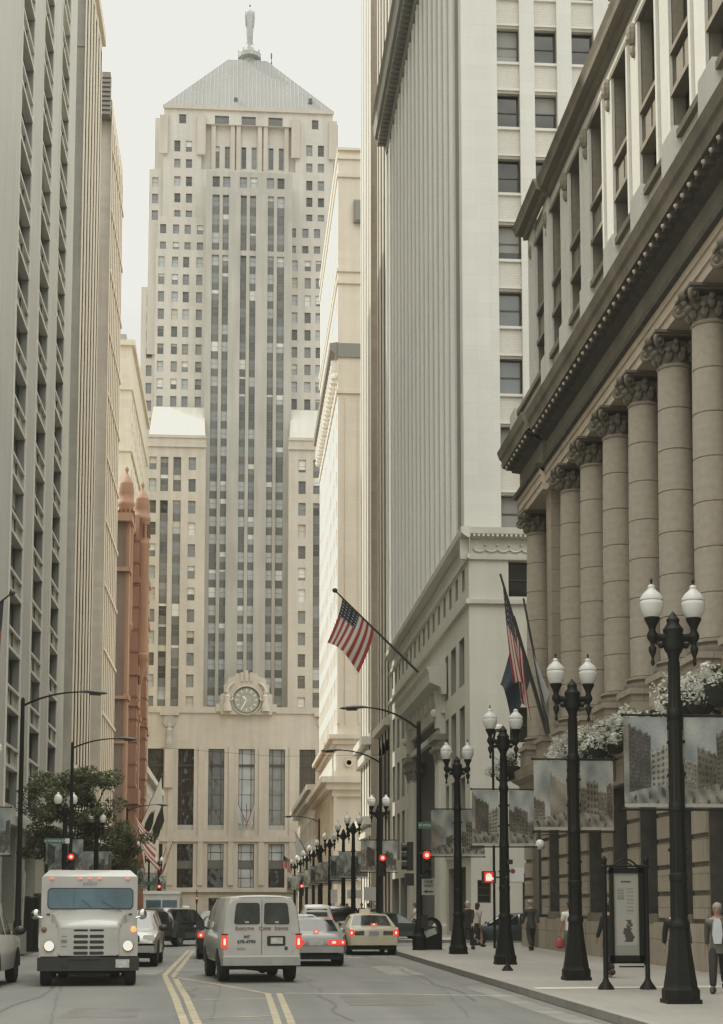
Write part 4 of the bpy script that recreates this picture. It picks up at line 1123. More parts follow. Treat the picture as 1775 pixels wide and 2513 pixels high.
    # entablature: architrave fasciae, frieze, black bed-mould, bracketed cornice
    def ent(y0, y1, dx, mt=0):
        X0 = 11.85 - dx; M_ = (0, mt)
        prof = [(-1.0, top_z), (0, top_z), (0, top_z + .28), (.05, top_z + .29), (.05, top_z + .58), (.10, top_z + .59), (.10, top_z + .8)]
        cornice(w, prof, (X0, y0, 0), (X0, y1, 0), XM, 5, mit=M_)
        cornice(w, [(.10, top_z + .8), (.24, top_z + .84), (.26, top_z + 1.0), (0, top_z + 1.03)], (X0, y0, 0), (X0, y1, 0), XM, 3, mit=M_)
        cornice(w, [(0, top_z + 1.03), (0, top_z + 1.9)], (X0, y0, 0), (X0, y1, 0), XM, 4, False, mit=M_)
        cornice(w, [(0, top_z + 1.9), (.28, top_z + 2.02), (.32, top_z + 2.25), (.62, top_z + 2.3)], (X0, y0, 0), (X0, y1, 0), XM, 3, mit=M_)
        cornice(w, [(.62, top_z + 2.3), (.66, top_z + 2.62), (.74, top_z + 2.7), (.82, top_z + 3.02), (-.6, top_z + 3.2)], (X0, y0, 0), (X0, y1, 0), XM, 2, mit=M_)
        w.quad((X0, y0, top_z + 2.28), (X0, y1, top_z + 2.28), (X0 + 1.5, y1, top_z + 2.28), (X0 + 1.5, y0, top_z + 2.28), 3)
        w.quad((X0 - .001, y0 + .001, top_z + 1.0), (X0 + .5, y0 + .001, top_z + 1.0), (X0 + .5, y0 + .001, top_z + 1.95), (X0 - .001, y0 + .001, top_z + 1.95), 4)
        y = y0 + .25
        while y < y1 - .2:
            w.box(X0 - .55, X0 - .2, y, y + .3, top_z + 2.05, top_z + 2.29, 3); w.sphere((X0 - .56, y + .15, top_z + 2.16), .07, 6, 4, 5); y += .62
    ycut = yA - .55
    ent(Ys, ycut, 0.0); ent(ycut, Ye, .18, 1)
    ys_ = top_z
    # returns of the cornice on the cross street
    for (prof, m_) in (([(-1.0, top_z), (.1, top_z), (.1, top_z + .8), (.26, top_z + .9), (.26, top_z + 1.0), (0, top_z + 1.03), (0, top_z + 1.9)], 4), ([(0, top_z + 1.9), (.3, top_z + 2.1), (.62, top_z + 2.3), (.66, top_z + 2.6), (.82, top_z + 3.0), (-.6, top_z + 3.2)], 2)):
        cornice(w, prof, (11.67, Ye, 0), (34, Ye, 0), YP, m_, mit=(1, 0))
    w.box(11.85, 34, Ys, Ye - .02, top_z + 3.0, top_z + 3.22, 2)
    # blocking course
    w.box(11.45, 12.6, Ys, Ye - .3, top_z + 3.22, top_z + 3.95, 1); w.box(11.3, 12.6, Ys, Ye - .2, top_z + 3.95, top_z + 4.15, 2)
    for y in ycol: w.box(11.22, 12.6, y - .6, y + .6, top_z + 3.2, top_z + 4.28, 1)
    # upper storeys
    Xu = 12.15; zu = top_z + 3.3; zt = 29.85; ops = []; Ou = (Xu, Ys, zu)
    cent = [ycol[0] - sp * .5 - .35] + [ycol[1] + sp / 2 - .1 - k * sp for k in range(22)]
    for k, yb in enumerate(cent):
        a, b = yb - .95, yb + .95
        if a < Ys + .5: continue
        ops.append((a - Ys, b - Ys, 1.2, 7.7, .42, 2))
        for (z0, z1) in ((1.2, 3.5), (4.8, 7.7)):
            B.win(Ou, YP, XM, a - Ys, b - Ys, z0, z1, .40, 'bronze', glass=2, blind=.25, fw=.09, rails=0, mull=1, sub=True)
        w.box(Xu + .12, Xu + .5, a, b, zu + 3.5, zu + 4.8, 2)
        for t in (.28, .72): w.box(Xu + .05, Xu + .14, a + 1.9 * t - .32, a + 1.9 * t + .32, zu + 3.8, zu + 4.5, 4)
        w.box(Xu - .08, Xu + .3, a - .05, b + .05, zu + 3.44, zu + 3.6, 2); w.box(Xu - .08, Xu + .3, a - .05, b + .05, zu + 4.7, zu + 4.85, 2)
        for (s0, s1) in ((a - .18, a), (b, b + .18)): w.box(Xu - .1, Xu + .02, s0, s1, zu + 1.0, zu + 7.8, 1)
        w.box(Xu - .12, Xu + .02, a - .2, b + .2, zu + 7.7, zu + 7.88, 2)
    facade(w, Ou, YP, XM, Ye - .6 - Ys, zt - zu, ops, 1)
    w.quad((34, Ye - .6, zu), (Xu, Ye - .6, zu), (Xu, Ye - .6, zt), (34, Ye - .6, zt), 1); w.quad((Xu, Ys, zt), (34, Ys, zt), (34, Ye - .6, zt), (Xu, Ye - .6, zt), 1)
    w.box(Xu - .12, Xu, yA - .4, yA + .5, zu, zt, 1); w.box(Xu - .14, Xu, Ye - 1.6, Ye - .6, zu, zt, 1)
    # top cornice, with a break at the end pavilion
    def tc(y0, y1, dx, mt=0):
        cornice(w, [(0, zt - .3), (.14, zt - .26), (.18, zt - .05), (.42, zt + .02), (.46, zt + .2), (.55, zt + .42), (-.3, zt + .5)], (Xu - dx, y0, 0), (Xu - dx, y1, 0), XM, 2, mit=(0, mt))
    tc(Ys, yA - .5, 0); tc(yA - .5, Ye - .6, .16, 1)
    cornice(w, [(0, zt - .3), (.18, zt - .05), (.42, zt + .02), (.55, zt + .42), (-.3, zt + .5)], (Xu - .16, Ye - .6, 0), (34, Ye - .6, 0), YP, 2, mit=(1, 0))
    for k, yb in enumerate(cent):
        y = yb + sp / 2
        w.sphere((Xu - .06, y, zt - 1.1), .2, 8, 6, 4, sz=1.9); w.sphere((Xu - .04, y, zt - 1.65), .12, 6, 5, 4, sz=1.9)
    w.build('wall', [GR, UP, DARKG, BLK, FRZ, stone('fascia_lit_granite', (.46, .40, .33), .1, None, .1)], B.root)  # fascia stone paled: light on its edges put into the colour
    B.flush()
    # columns: drums with worn joints, bases and leafy scroll capitals
    proto = None
    c = MB(); h0, h1 = base_z, top_z - .95
    c.lathe([(.74, 8.12), (.76, 8.2), (.74, 8.28), (.63, 8.31), (.63, 8.36), (.68, 8.42), (.64, 8.48), (.56, 8.52)], (0, 0, 0), 28, 1)
    pr = []; nd = 7
    for k in range(nd):
        za = 8.52 + (h1 - 8.52) * k / nd; zb_ = 8.52 + (h1 - 8.52) * (k + 1) / nd
        def rr(z): t = (z - 8.52) / (h1 - 8.52); return r * (1 - .14 * t ** 1.8)
        pr += [(rr(za) - .03, za + .004), (rr(za), za + .024), (rr(zb_), zb_ - .024), (rr(zb_) - .03, zb_ - .004)]
    c.lathe(pr, (0, 0, 0), 28, 0)
    c.lathe([(r * .86, h1), (r * .93, h1 + .05), (r * .86, h1 + .1)], (0, 0, 0), 28, 0)
    k_ = MB(); z = h1 + .1
    k_.lathe([(r * .8, z), (r * .84, z + .3), (r * .95, z + .6)], (0, 0, 0), 16, 0)
    for tier, (n, rad, zz, sz) in enumerate(((9, .49, z + .20, .15), (9, .53, z + .40, .14))):
        for q in range(n):
            t = 2 * PI * (q + .5 * tier) / n; cx_, cy_ = rad * math.cos(t), rad * math.sin(t)
            k_.sphere((cx_, cy_, zz), sz, 6, 5, 0, .75, .75, 1.1); k_.sphere((cx_ * 1.18, cy_ * 1.18, zz + .14), .09, 6, 4, 0)
    for sx_ in (-1, 1):
        for sy_ in (-1, 1):
            cx_, cy_ = sx_ * .58, sy_ * .58
            pts = []
            d = Vector((sx_, sy_, 0)).normalized()
            for q in range(22):
                a = q * .55; rad = .22 * (1 - q / 26)
                pts.append(Vector((cx_, cy_, z + .58)) + d * (rad * math.cos(a + 1.5)) * 1.0 + Vector((0, 0, rad * math.sin(a + 1.5))))
            k_.tube(pts, [.075 - .0015 * q for q in range(22)], 6, 0)
            k_.sphere((cx_, cy_, z + .58), .1, 6, 5, 0)
    k_.box(-.68, .68, -.68, .68, z + .78, z + .86, 0); k_.box(-.6, .6, -.6, .6, z + .72, z + .8, 0)
    k_.sphere((-.66, 0, z + .76), .14, 8, 6, 0)
    for j, y in enumerate(ycol):
        if j == 0:
            co = c.build('column', [GRC, DARKG], None, smooth=True, angle=30); ca = k_.build('capital', DARKG, None, smooth=True, angle=50)
        else: co = co.copy(); COL.objects.link(co); ca = ca.copy(); COL.objects.link(ca)
        co.parent = B.root; ca.parent = co; ca.location = (0, 0, 0); ca.scale = (1.06, 1.06, 1)
        co.location = Vector((Xc, y, 0)) - ORG[B.root.name]
    # globe lamp by the entrance
    lm = MB(); lm.sphere((XR - .9, 60.5, 4.35), .2, 12, 8)
    p = sX(1326, 2073, XR - .6)
    lt = MB(); lt.sphere((p.x, p.y, p.z), .19, 12, 8)
    g = empty('wall_lamp', (p.x, p.y, p.z), 'small white globe lamp on a bracket beside the corner door', 'lamp')
    lt.build('globe', plain('opal_glass', (.75, .75, .70), .3), g)
    br = MB(); br.tube([(p.x, p.y, p.z + .19), (p.x, p.y, p.z + .35), (XR, p.y, p.z + .4)], .03, 6); br.build('bracket', FR['dark'], g)
bank()
# ================================================================== STREET FURNITURE
IRON = plain('black_iron', (.007, .007, .0065), .55, .0, ior=1.3, noise=.3, nscale=6)
OPAL = plain('lamp_glass_white', (.66, .66, .61), .25, trans=.0, coat=.3)
m_, nt_, bs_ = nodes('lamp_glass_ribbed')
bs_.inputs['Base Color'].default_value = (.80, .81, .77, 1); bs_.inputs['Roughness'].default_value = .22; bs_.inputs['Transmission Weight'].default_value = .35; bs_.inputs['IOR'].default_value = 1.12
bs_.inputs['Coat Weight'].default_value = .5
wv = nt_.nodes.new('ShaderNodeTexWave'); wv.bands_direction = 'Z'; wv.inputs['Scale'].default_value = 14
tcw = nt_.nodes.new('ShaderNodeTexCoord'); nt_.links.new(tcw.outputs['Object'], wv.inputs['Vector'])
bpn = nt_.nodes.new('ShaderNodeBump'); bpn.inputs['Strength'].default_value = .25; nt_.links.new(wv.outputs['Fac'], bpn.inputs['Height']); nt_.links.new(bpn.outputs['Normal'], bs_.inputs['Normal'])
RIBG = m_

def make_lamp(glass):
    root = empty('street_lamp', (0, 0, 0))
    b = MB()
    b.box(-.27, .27, -.27, .27, 0, .07); 
    b.lathe([(.30, .07), (.30, .22), (.265, .27), (.26, .33), (.232, .5), (.185, .85), (.155, 1.15), (.15, 1.25)], (0, 0, 0), 8, a0=PI / 8)
    b.lathe([(.17, 1.25), (.17, 1.31), (.145, 1.36)], (0, 0, 0), 12)
    b.build('base', IRON, root, smooth=True, angle=30)
    s = MB()
    pr = [(.145, 1.36), (.13, 1.42), (.125, 2.0), (.145, 2.02), (.145, 2.12), (.12, 2.15), (.112, 3.15), (.13, 3.18), (.13, 3.3), (.108, 3.34), (.10, 4.7), (.125, 4.74), (.128, 4.86), (.096, 4.92), (.085, 5.75), (.11, 5.85), (.14, 5.95)]
    s.lathe(pr, (0, 0, 0), 14)
    for k in range(10):
        t = 2 * PI * k / 10; s.tube([(.124 * math.cos(t), .124 * math.sin(t), 1.42), (.08 * math.cos(t), .08 * math.sin(t), 5.7)], .018, 4)
    for z in (2.5, 3.75, 4.3): s.box(-.15, -.10, -.03, .03, z, z + .05); s.box(.10, .15, -.03, .03, z + .02, z + .07)
    s.build('shaft', IRON, root, smooth=True, angle=30)
    a = MB()
    a.lathe([(.15, 5.9), (.17, 6.0), (.15, 6.15), (.17, 6.25), (.12, 6.32), (.10, 6.36), (.11, 6.42), (.02, 6.55), (.001, 6.57)], (0, 0, 0), 12)
    for sg in (-1, 1):
        a.tube([(0, 0, 6.16), (sg * .16, 0, 6.12), (sg * .34, 0, 6.14)], [.075, .06, .06], 8)
        sp = [(sg * (.20 + .09 * math.cos(q * .62) * (1 - q / 16)), 0, 6.0 + .09 * math.sin(q * .62) * (1 - q / 16)) for q in range(12)]
        a.tube([(sg * .10, 0, 5.86)] + sp[::-1][6:], .028, 6); a.tube(sp, .026, 6)
        a.sphere((sg * .20, 0, 5.98), .055, 8, 6)
    a.build('crossarm', IRON, root, smooth=True, angle=40)
    for sg in (-1, 1):
        h = MB()
        h.lathe([(.001, 5.62), (.03, 5.66), (.035, 5.70), (.02, 5.73), (.025, 5.78), (.062, 5.88), (.065, 5.94), (.03, 5.99), (.035, 6.02), (.085, 6.10), (.088, 6.16), (.05, 6.24), (.06, 6.27), (.065, 6.30), (.12, 6.41), (.13, 6.44), (.115, 6.46)], (sg * .34, 0, 0), 12)
        h.build('lamp_holder', IRON, root, smooth=True, angle=45)
        g = MB()
        g.lathe([(.105, 6.45), (.135, 6.49), (.175, 6.58), (.19, 6.68), (.19, 6.72), (.165, 6.745), (.185, 6.755), (.186, 6.79), (.14, 6.86), (.09, 6.91), (.06, 6.945), (.055, 6.97), (.065, 6.985), (.03, 7.02), (.001, 7.03)], (sg * .34, 0, 0), 18)
        go = g.build('globe', glass, root, smooth=True, angle=50)
        f = MB(); f.lathe([(.022, 7.015), (.012, 7.05), (.024, 7.09), (.001, 7.14)], (sg * .34, 0, 0), 8); f.build('finial', IRON, go, smooth=True)
    for z in (4.79, 3.2):
        bm = MB(); bm.tube([(-.84, 0, z), (.84, 0, z)], .022, 6)
        for sg in (-1, 1): bm.sphere((sg * .85, 0, z), .032, 6, 5)
        bm.build('banner_arm', IRON, root)
    return root

# banners: printed street scenes (generic views) painted as fine vertex colour
def paint(seed, flip):
    rnd = random.Random(seed * 7 + 1)
    ph = [rnd.uniform(0, 6) for _ in range(10)]
    tone = rnd.uniform(.88, 1.15); warm = rnd.uniform(-.008, .014)
    kind = seed % 4
    blocks = []                                   # (x0, x1, top, tone, window pitch x, y, style)
    if kind == 0: blocks = [(0, .12, .95, .17, .05, .05, 0), (.12, .62, rnd.uniform(.8, .9), .055, .06, .05, 1), (.62, 1, rnd.uniform(.62, .8), .22, .11, .075, 2)]
    elif kind == 1: blocks = [(0, .35, rnd.uniform(.45, .6), .12, .07, .06, 1), (.3, .8, rnd.uniform(.6, .72), .075, .085, .085, 1), (.75, 1, rnd.uniform(.4, .95), .10, .06, .06, 2)]
    elif kind == 2: blocks = [(0, .5, rnd.uniform(.75, .9), .18, .04, .2, 3), (.66, 1, rnd.uniform(.3, .5), .1, .06, .06, 1)]
    else: blocks = [(0, 1, rnd.uniform(.5, .6), .10, .09, .09, 1), (.2, .55, rnd.uniform(.68, .8), .14, .1, .1, 2), (.8, 1, rnd.uniform(.6, .9), .07, .06, .05, 1)]
    if seed % 3 == 0: blocks = [(1 - b, 1 - a, t, c, px, py, st) for a, b, t, c, px, py, st in blocks]
    g = rnd.uniform(.10, .2)
    def nz(u, v): return .5 + .25 * math.sin(7 * u + ph[0] + 2.2 * math.sin(5 * v + ph[1])) + .25 * math.sin(9 * v + ph[2] + 2 * math.sin(6 * u + ph[3]))
    def f(u, v):
        c = nz(u, v); n = rnd.uniform(.86, 1.12)
        col = (.15 + .20 * c, .18 + .19 * c, .19 + .16 * c)
        for (a, b, t, cc, px, py, st) in blocks:
            sl = (.55 if st == 3 else (.28 if a < .4 else -.28) * (1 if kind != 3 else .4)); dv = sl * (u - (a if sl > 0 else b)) * (v - .2) / max(.15, t - .2)
            tt = t + .015 * (int((u - a) * 23 + ph[5]) % 3); v0 = v; v = v + dv
            if not (a <= u < b and v < tt): v = v0
            else:
                k = cc * (1 + .35 * math.sin(6 * u + 4 * v + ph[6]) * math.sin(11 * v + ph[7]))
                fx, fy = ((u - a) / px) % 1, (v / py) % 1
                if st == 1 and .35 < fx < .8 and .3 < fy < .75: k *= .5 if int(v / py + u / px * 3) % 5 else 1.7
                if st == 2 and (fx - .5) ** 2 + (fy - .5) ** 2 < .1: k *= .3
                if st == 1 and fy < .12: k *= 1.5
                if tt - v < .025: k *= 1.5
                col = (k * 1.03, k, k * .9); v = v0
        if v < g + .12 * abs(u - ph[8] / 6):
            k = .17 + .08 * math.sin(26 * v + 9 * u + ph[2]) * math.sin(14 * u + ph[3]); col = (k, k, k * .92)
            if nz(u * 3, v * 3) > .8: col = (.05, .05, .045)
        if v < .035: col = (.32, .32, .29)
        return (col[0] * tone * n + warm, col[1] * tone * n, max(.01, col[2] * tone * n - warm), 1)
    return f
BANM = vcol('banner_print', .75, .25)
def banner_mesh(seed, sg, detail=1.0, curl=0.0):
    nu, nv = (44, 90) if detail >= 1 else ((16, 34) if detail > .4 else (8, 16))
    f = paint(seed, sg); mb = MB(); mb.col = []
    ph = seed * 1.7
    for j in range(nv + 1):
        for i in range(nu + 1):
            u, v = i / nu, j / nv
            x0, x1 = (.135, .835) if sg > 0 else (-.835, -.135)
            bulge = .035 * math.sin(PI * v) * math.sin(PI * u + .4 + ph) + .012 * math.sin(9 * v + 5 * u + ph) * math.sin(PI * v)
            fr = (u if sg > 0 else 1 - u)
            mb.v.append((x0 + (x1 - x0) * u, bulge + curl * (1 - v) ** 2 * fr * -.2, 3.24 + 1.52 * v)); mb.col.append(f(u, v))
    for j in range(nv):
        for i in range(nu):
            a = j * (nu + 1) + i; mb.f.append([a, a + 1, a + nu + 2, a + nu + 1]); mb.m.append(0)
    return mb
LAMP_R = make_lamp(RIBG); LAMP_W = make_lamp(OPAL)
LX = 7.5
right = [(26.6, 'the nearest of the double street lamps on the right pavement'), (34.9, 'second of the double street lamps on the right pavement'), (44.2, 'third of the double street lamps, behind the kiosk row on the right'), (53.6, 'double street lamp standing just before the corner litter bin'),
         (79.6, 'double street lamp at the far corner below the stone tower'), (97, 'double street lamp before the portal of the stone tower'), (106, 'double street lamp just past the stone tower portal'), (121.5, 'small far double lamp, third beyond the crossing on the right'), (134, 'small far double lamp, fourth beyond the crossing on the right'), (147, 'small far double lamp, fifth beyond the crossing on the right'), (161, 'small far double lamp, sixth beyond the crossing on the right'), (177, 'small far double lamp, seventh beyond the crossing on the right'), (194, 'small far double lamp, eighth beyond the crossing on the right')]
left = [(53.7, 'double street lamp at the left edge of the photo beside the silver minivan'), (79.2, 'double street lamp in front of the leafy tree on the left'), (97, 'double street lamp hidden in the shade of the left tree'), (122, 'first small far double lamp on the left beyond the tree'), (140, 'second small far double lamp on the left beyond the tree'), (165, 'third small far double lamp on the left beyond the tree'), (185, 'fourth small far double lamp on the left beyond the tree')]
names = ['nearest right lamp', 'second right lamp', 'third right lamp', 'right lamp before the litter bin', 'lamp at the far right corner', 'lamp before the stone portal', 'lamp just past the stone portal', 'third lamp past the crossing on the right', 'fourth lamp past the crossing on the right', 'fifth lamp past the crossing on the right', 'sixth lamp past the crossing on the right', 'seventh lamp past the crossing on the right', 'eighth lamp past the crossing on the right',
         'lamp at the left photo edge', 'lamp before the leafy left tree', 'lamp shaded by the left tree', 'first far lamp beyond the left tree', 'second far lamp beyond the left tree', 'third far lamp beyond the left tree', 'fourth far lamp beyond the left tree']
li = -1
usedR = usedW = False
seed = 3
for side, row in ((1, right), (-1, left)):
    for i, (y, lab) in enumerate(row):
        li += 1; ribbed_ = side > 0 and i < 4
        src = LAMP_R if ribbed_ else LAMP_W
        first = (not usedR) if ribbed_ else (not usedW)
        o = src if first else copy_tree(src)
        if ribbed_: usedR = True
        else: usedW = True
        x = LX + (.0 if y < 60 else -.35) if side > 0 else (-8.4 if y < 100 else -8.9)
        o.location = (x, y, .15); o.scale = (1.08, 1.0, 1.02); tag(o, lab, 'street lamp', 'double globe street lamps along the street')
        for sg in (-1, 1):
            seed += 1
            bo = banner_mesh(seed, sg, 1.0 if y < 60 else (.5 if y < 110 else .2), curl=(1.0 if (side > 0 and i == 3 and sg > 0) else 0)).build('banner', BANM, None, smooth=True)
            bo.location = (x, y, .15); bo.scale = (1.08, 1, 1.02)
            tag(bo, 'faded city picture banner hanging %s of the %s' % ('left' if sg < 0 else 'right', names[li]), 'banner', 'printed banners on the street lamps')
# --- cobra-head street lights
def cobra(x, y, ztop, xe, ze, lab):
    r = empty('street_light', (x, y, .15), lab, 'street light', 'tall curved street lights at the crossing')
    p = MB(); p.lathe([(.26, 0), (.26, .5), (.18, .6), (.16, 1.0), (.115, 1.1), (.095, 4), (.075, ztop - .15), (.075, ztop + .15), (.03, ztop + .22)], (x, y, .15), 12)
    p.build('pole', IRON, r, smooth=True, angle=30)
    a = MB(); pts = []
    for k in range(13):
        t = k / 12; pts.append((x + (xe - x) * t, y, .15 + ztop - .1 + (ze - ztop) * (1 - (1 - t) ** 2.2)))
    a.tube(pts, [.045 - .018 * k / 12 for k in range(13)], 7)
    sg = 1 if xe > x else -1
    a.build('arm', IRON, r, smooth=True)
    h = MB(); hx = xe; hz = .15 + ze - .1
    h.tube([(hx - sg * .25, y, hz), (hx, y, hz + .02), (hx + sg * .35, y, hz), (hx + sg * .72, y, hz - .03), (hx + sg * .86, y, hz - .04)], [.05, .10, .14, .11, .03], 10, flat=.55)
    h.tube([(hx + sg * .2, y, hz - .06), (hx + sg * .6, y, hz - .08)], [.09, .08], 8, flat=.7)
    h.build('lamp_head', plain('cobra_grey', (.05, .052, .05), .5), r, smooth=True)
    return r
cobra(-8.05, 60.2, 9.2, -5.75, 9.75, 'tall curved street light at far left, nearer of the left pair')
cobra(-8.05, 78.6, 9.4, -5.75, 9.9, 'tall curved street light on the left, above the pair of white globes')
cobra(6.75, 58.5, 8.25, 4.65, 9.05, 'tall curved street light at the near right corner beside the litter bin')
cobra(6.95, 76.5, 8.6, 4.9, 9.2, 'tall curved street light at the far right corner of the crossing')
cobra(-8.9, 131, 9.4, -6.4, 9.9, 'small far curved street light on the left against the clock tower')
cobra(7.3, 140, 9.0, 5.0, 9.5, 'small far curved street light on the right against the clock tower')

# --- traffic signals
RED = plain('signal_red', (.5, .01, .01), .4, emit=(1.0, .03, .02), es=1.3)
REDC = plain('signal_core', (.9, .5, .4), .4, emit=(1.0, .55, .42), es=1.5)
DARKL = plain('signal_dark', (.03, .03, .025), .4)
AMB = plain('signal_amber_off', (.10, .065, .02), .4)
SIGB = plain('signal_black', (.014, .014, .013), .5)
def signal(x, y, zb, lab, face=-1, lit=True, s=1.0, bracket=None, body=None, lens=('r', 'd', 'd'), group='traffic signals at the crossings'):
    """three-lens head; face=-1 looks towards the camera"""
    r = empty('traffic_light', (x, y, zb), lab, 'traffic light', group)
    b = MB(); w, h = .17 * s, 1.05 * s
    b.box(x - w, x + w, y - .10, y + .12, zb, zb + h)
    hd = MB()
    for k in range(3):
        zc = zb + h - (.18 + .345 * k) * s
        hd.lathe([(.14 * s, -.01), (.15 * s, -.22 * s)], (x, y - .10, zc), 12, 0, axis='y', a0=-PI * .62, ang=PI * 1.24)
        if lens[k] == 'r':
            l = MB(); l.lathe([(.15 * s, -.005), (.13 * s, -.03), (.001, -.045)], (x, y - .10, zc), 16, axis='y'); lo = l.build('red_lens', RED, r)
            c = MB(); c.lathe([(.075 * s, -.04), (.001, -.055)], (x, y - .10, zc), 14, axis='y'); c.build('bulb', REDC, lo)
        else:
            l = MB(); l.lathe([(.13 * s, -.005), (.11 * s, -.02), (.001, -.03)], (x, y - .10, zc), 14, axis='y'); l.build('lens', AMB if lens[k] == 'a' else DARKL, r)
    b.build('housing', body or SIGB, r); hd.build('visor', body or SIGB, r)
    if bracket:
        q = MB(); q.tube([(x, y, zb + .1), (bracket, y, zb + .1)], .03, 6); q.tube([(x, y, zb + h - .1), (bracket, y, zb + h - .1)], .03, 6); q.build('bracket', SIGB, r)
    return r
def at(px, py, Y): return sY(px, py, Y)
p = at(1047, 2099, 58.4); signal(p.x, 58.4, p.z - .87, 'red traffic light on the near right pole beside the one way sign', bracket=6.75)
p = at(938, 2106, 76.3); signal(p.x, 76.1, p.z - .87, 'red traffic light on the far right corner pole', bracket=6.95)
p = at(175, 2103, 78.2); signal(p.x, 78.2, p.z - .87, 'red traffic light on the left corner pole above the white truck roof', bracket=-8.05)
p = at(393, 2177, 150); signal(-7.1, 150, p.z - .87, 'small far red traffic light left of the clock tower base', s=1.05)
p = at(739, 2176, 150); signal(6.2, 150, p.z - .87, 'small far red traffic light on the right before the clock tower', s=1.05)
p = at(483, 2203, 250); signal(p.x, 250, p.z - .87, 'tiny farthest red traffic light low before the clock tower base', s=.9)
for (xx, yy) in ((-7.1, 150.15), (6.2, 150.15), (p.x, 250.15)):
    q = MB(); q.lathe([(.14, 0), (.12, .6), (.07, .7), (.06, 4.0)], (xx, yy, .15 if abs(xx) > 5 else 0), 8)
    tag(q.build('signal_pole', IRON, None), {-7: 'thin pole of the far left red light', 6: 'thin pole of the far right red light'}.get(int(xx), 'thin pole of the farthest red light'), 'pole')
# side-facing heads on the near right pole, amber-backed heads behind the truck
r = MB(); sgx = 6.42
t = empty('traffic_light', (sgx, 58.5, 2.6), 'dark side-facing traffic light on the left of the near right pole', 'traffic light', 'traffic signals at the crossings')
b = MB(); b.box(sgx - .12, sgx + .1, 58.35, 58.69, 3.05, 4.1); b.build('housing', SIGB, t)
hd = MB()
for k in range(3): hd.lathe([(.14, -.01), (.15, -.2)], (sgx - .12, 58.52, 3.92 - .345 * k), 12, axis='x')
hd.build('visor', SIGB, t)
b = MB(); b.box(sgx - .2, sgx + .12, 58.35, 58.7, 2.5, 2.95); b.build('walk_box', SIGB, t)
p = at(92, 2215, 62); signal(p.x, 62, p.z - .6, 'dull traffic light with amber lenses half hidden left of the white truck', lens=('a', 'a', 'a'), s=.9, bracket=p.x + .25, body=plain('signal_olive', (.05, .045, .03), .5))
q = MB(); q.lathe([(.1, 0), (.06, .4), (.05, 3.2)], (p.x + .3, 62.1, .15), 8); tag(q.build('signal_pole', IRON, None), 'dark pole behind the white truck, left of its cab', 'pole')

# pedestrian signal with a lit hand
p = at(1199, 2153, 44.3)
t = empty('pedestrian_signal', (p.x, 44.3, p.z), 'pedestrian signal with red lit hand on the third right lamp', 'signal')
b = MB(); b.box(p.x - .17, p.x + .2, 44.2, 44.45, p.z - .17, p.z + .17); b.tube([(p.x + .15, 44.32, p.z), (7.4, 44.3, p.z)], .03, 6); b.build('housing', SIGB, t)
l = MB(); l.box(p.x - .13, p.x + .12, 44.185, 44.199, p.z - .145, p.z + .145); l.build('red_lens', plain('hand_glow', (.3, .02, .02), .4, emit=(1, .03, .02), es=.55), t)
h = MB()
for (a, c, e) in ((-.07, .0, .07), (-.03, .0, .10), (.01, .0, .10), (.05, .0, .075)): h.box(p.x + a - .014, p.x + a + .014, 44.165, 44.18, p.z - .03, p.z + e)
h.box(p.x - .085, p.x + .065, 44.165, 44.18, p.z - .10, p.z + .0); h.obox((p.x + .085, 44.172, p.z - .03), (.014, 0, .014), (0, .007, 0), (.03, 0, -.03))
h.build('hand_symbol', REDC, t)

# --- text helper
def text_mesh(txt, size, ext=.004, bold=0.0, align='CENTER'):
    cu = bpy.data.curves.new('t', 'FONT'); cu.body = txt; cu.size = size; cu.extrude = ext; cu.align_x = align; cu.align_y = 'CENTER'; cu.offset = bold; cu.resolution_u = 3
    o = bpy.data.objects.new('t', cu); COL.objects.link(o)
    dg = bpy.context.evaluated_depsgraph_get(); me = bpy.data.meshes.new_from_object(o.evaluated_get(dg))
    bpy.data.objects.remove(o); bpy.data.curves.remove(cu); return me
def text(name, txt, size, M, mat, parent, bold=0.0, align='CENTER', sx=1.0):
    me = text_mesh(txt, size, bold=bold, align=align); me.name = name
    o0 = ORG.get(parent.name, Vector((0, 0, 0))) if parent else Vector((0, 0, 0))
    me.transform(Matrix.Scale(sx, 4, (1, 0, 0))); me.transform(Matrix.Translation(-o0) @ M); me.materials.clear(); me.materials.append(mat)
    o = bpy.data.objects.new(name, me); COL.objects.link(o)
    if parent: o.parent = parent; ORG[o.name] = o0
    return o
FACE_CAM = Matrix.Rotation(PI / 2, 4, 'X')          # text standing up, readable from -Y
INK = plain('sign_ink', (.03, .03, .03), .6); WHT = plain('sign_white', (.55, .55, .52), .6); GRN = plain('sign_green', (.05, .13, .09), .5)
def sign(name, lab, x, y, z, w, h, face, frame=None, d=.02, cat='sign'):
    t = empty(name, (x, y, z), lab, cat); b = MB(); b.box(x - w / 2, x + w / 2, y, y + d, z - h / 2, z + h / 2); b.build('panel', face, t); return t
p = at(1051, 2026, 58.35)
t = sign('street_sign', 'green street name sign on the near right corner pole', 7.18, 58.35, p.z, .95, .25, GRN)
text('lettering', 'W MONROE ST', .135, Matrix.Translation((7.18, 58.345, p.z)) @ FACE_CAM, WHT, t)
p = at(139, 2064, 78.3)
t = sign('street_sign', 'green street name sign on the left pole before the tree', p.x, 78.3, p.z, 1.15, .27, GRN)
text('lettering', 'W MONROE ST', .145, Matrix.Translation((p.x - .09, 78.295, p.z)) @ FACE_CAM, WHT, t)
b = MB(); b.box(p.x + .42, p.x + .62, 78.28, 78.30, p.z - .12, p.z + .12); b.build('end_panel', WHT, t)
p = at(388, 2168, 150); t = sign('street_sign', 'tiny far green street sign beside the left far red light', -7.9, 149.8, p.z, 1.1, .3, GRN)
p = at(1052, 2176, 58.3)
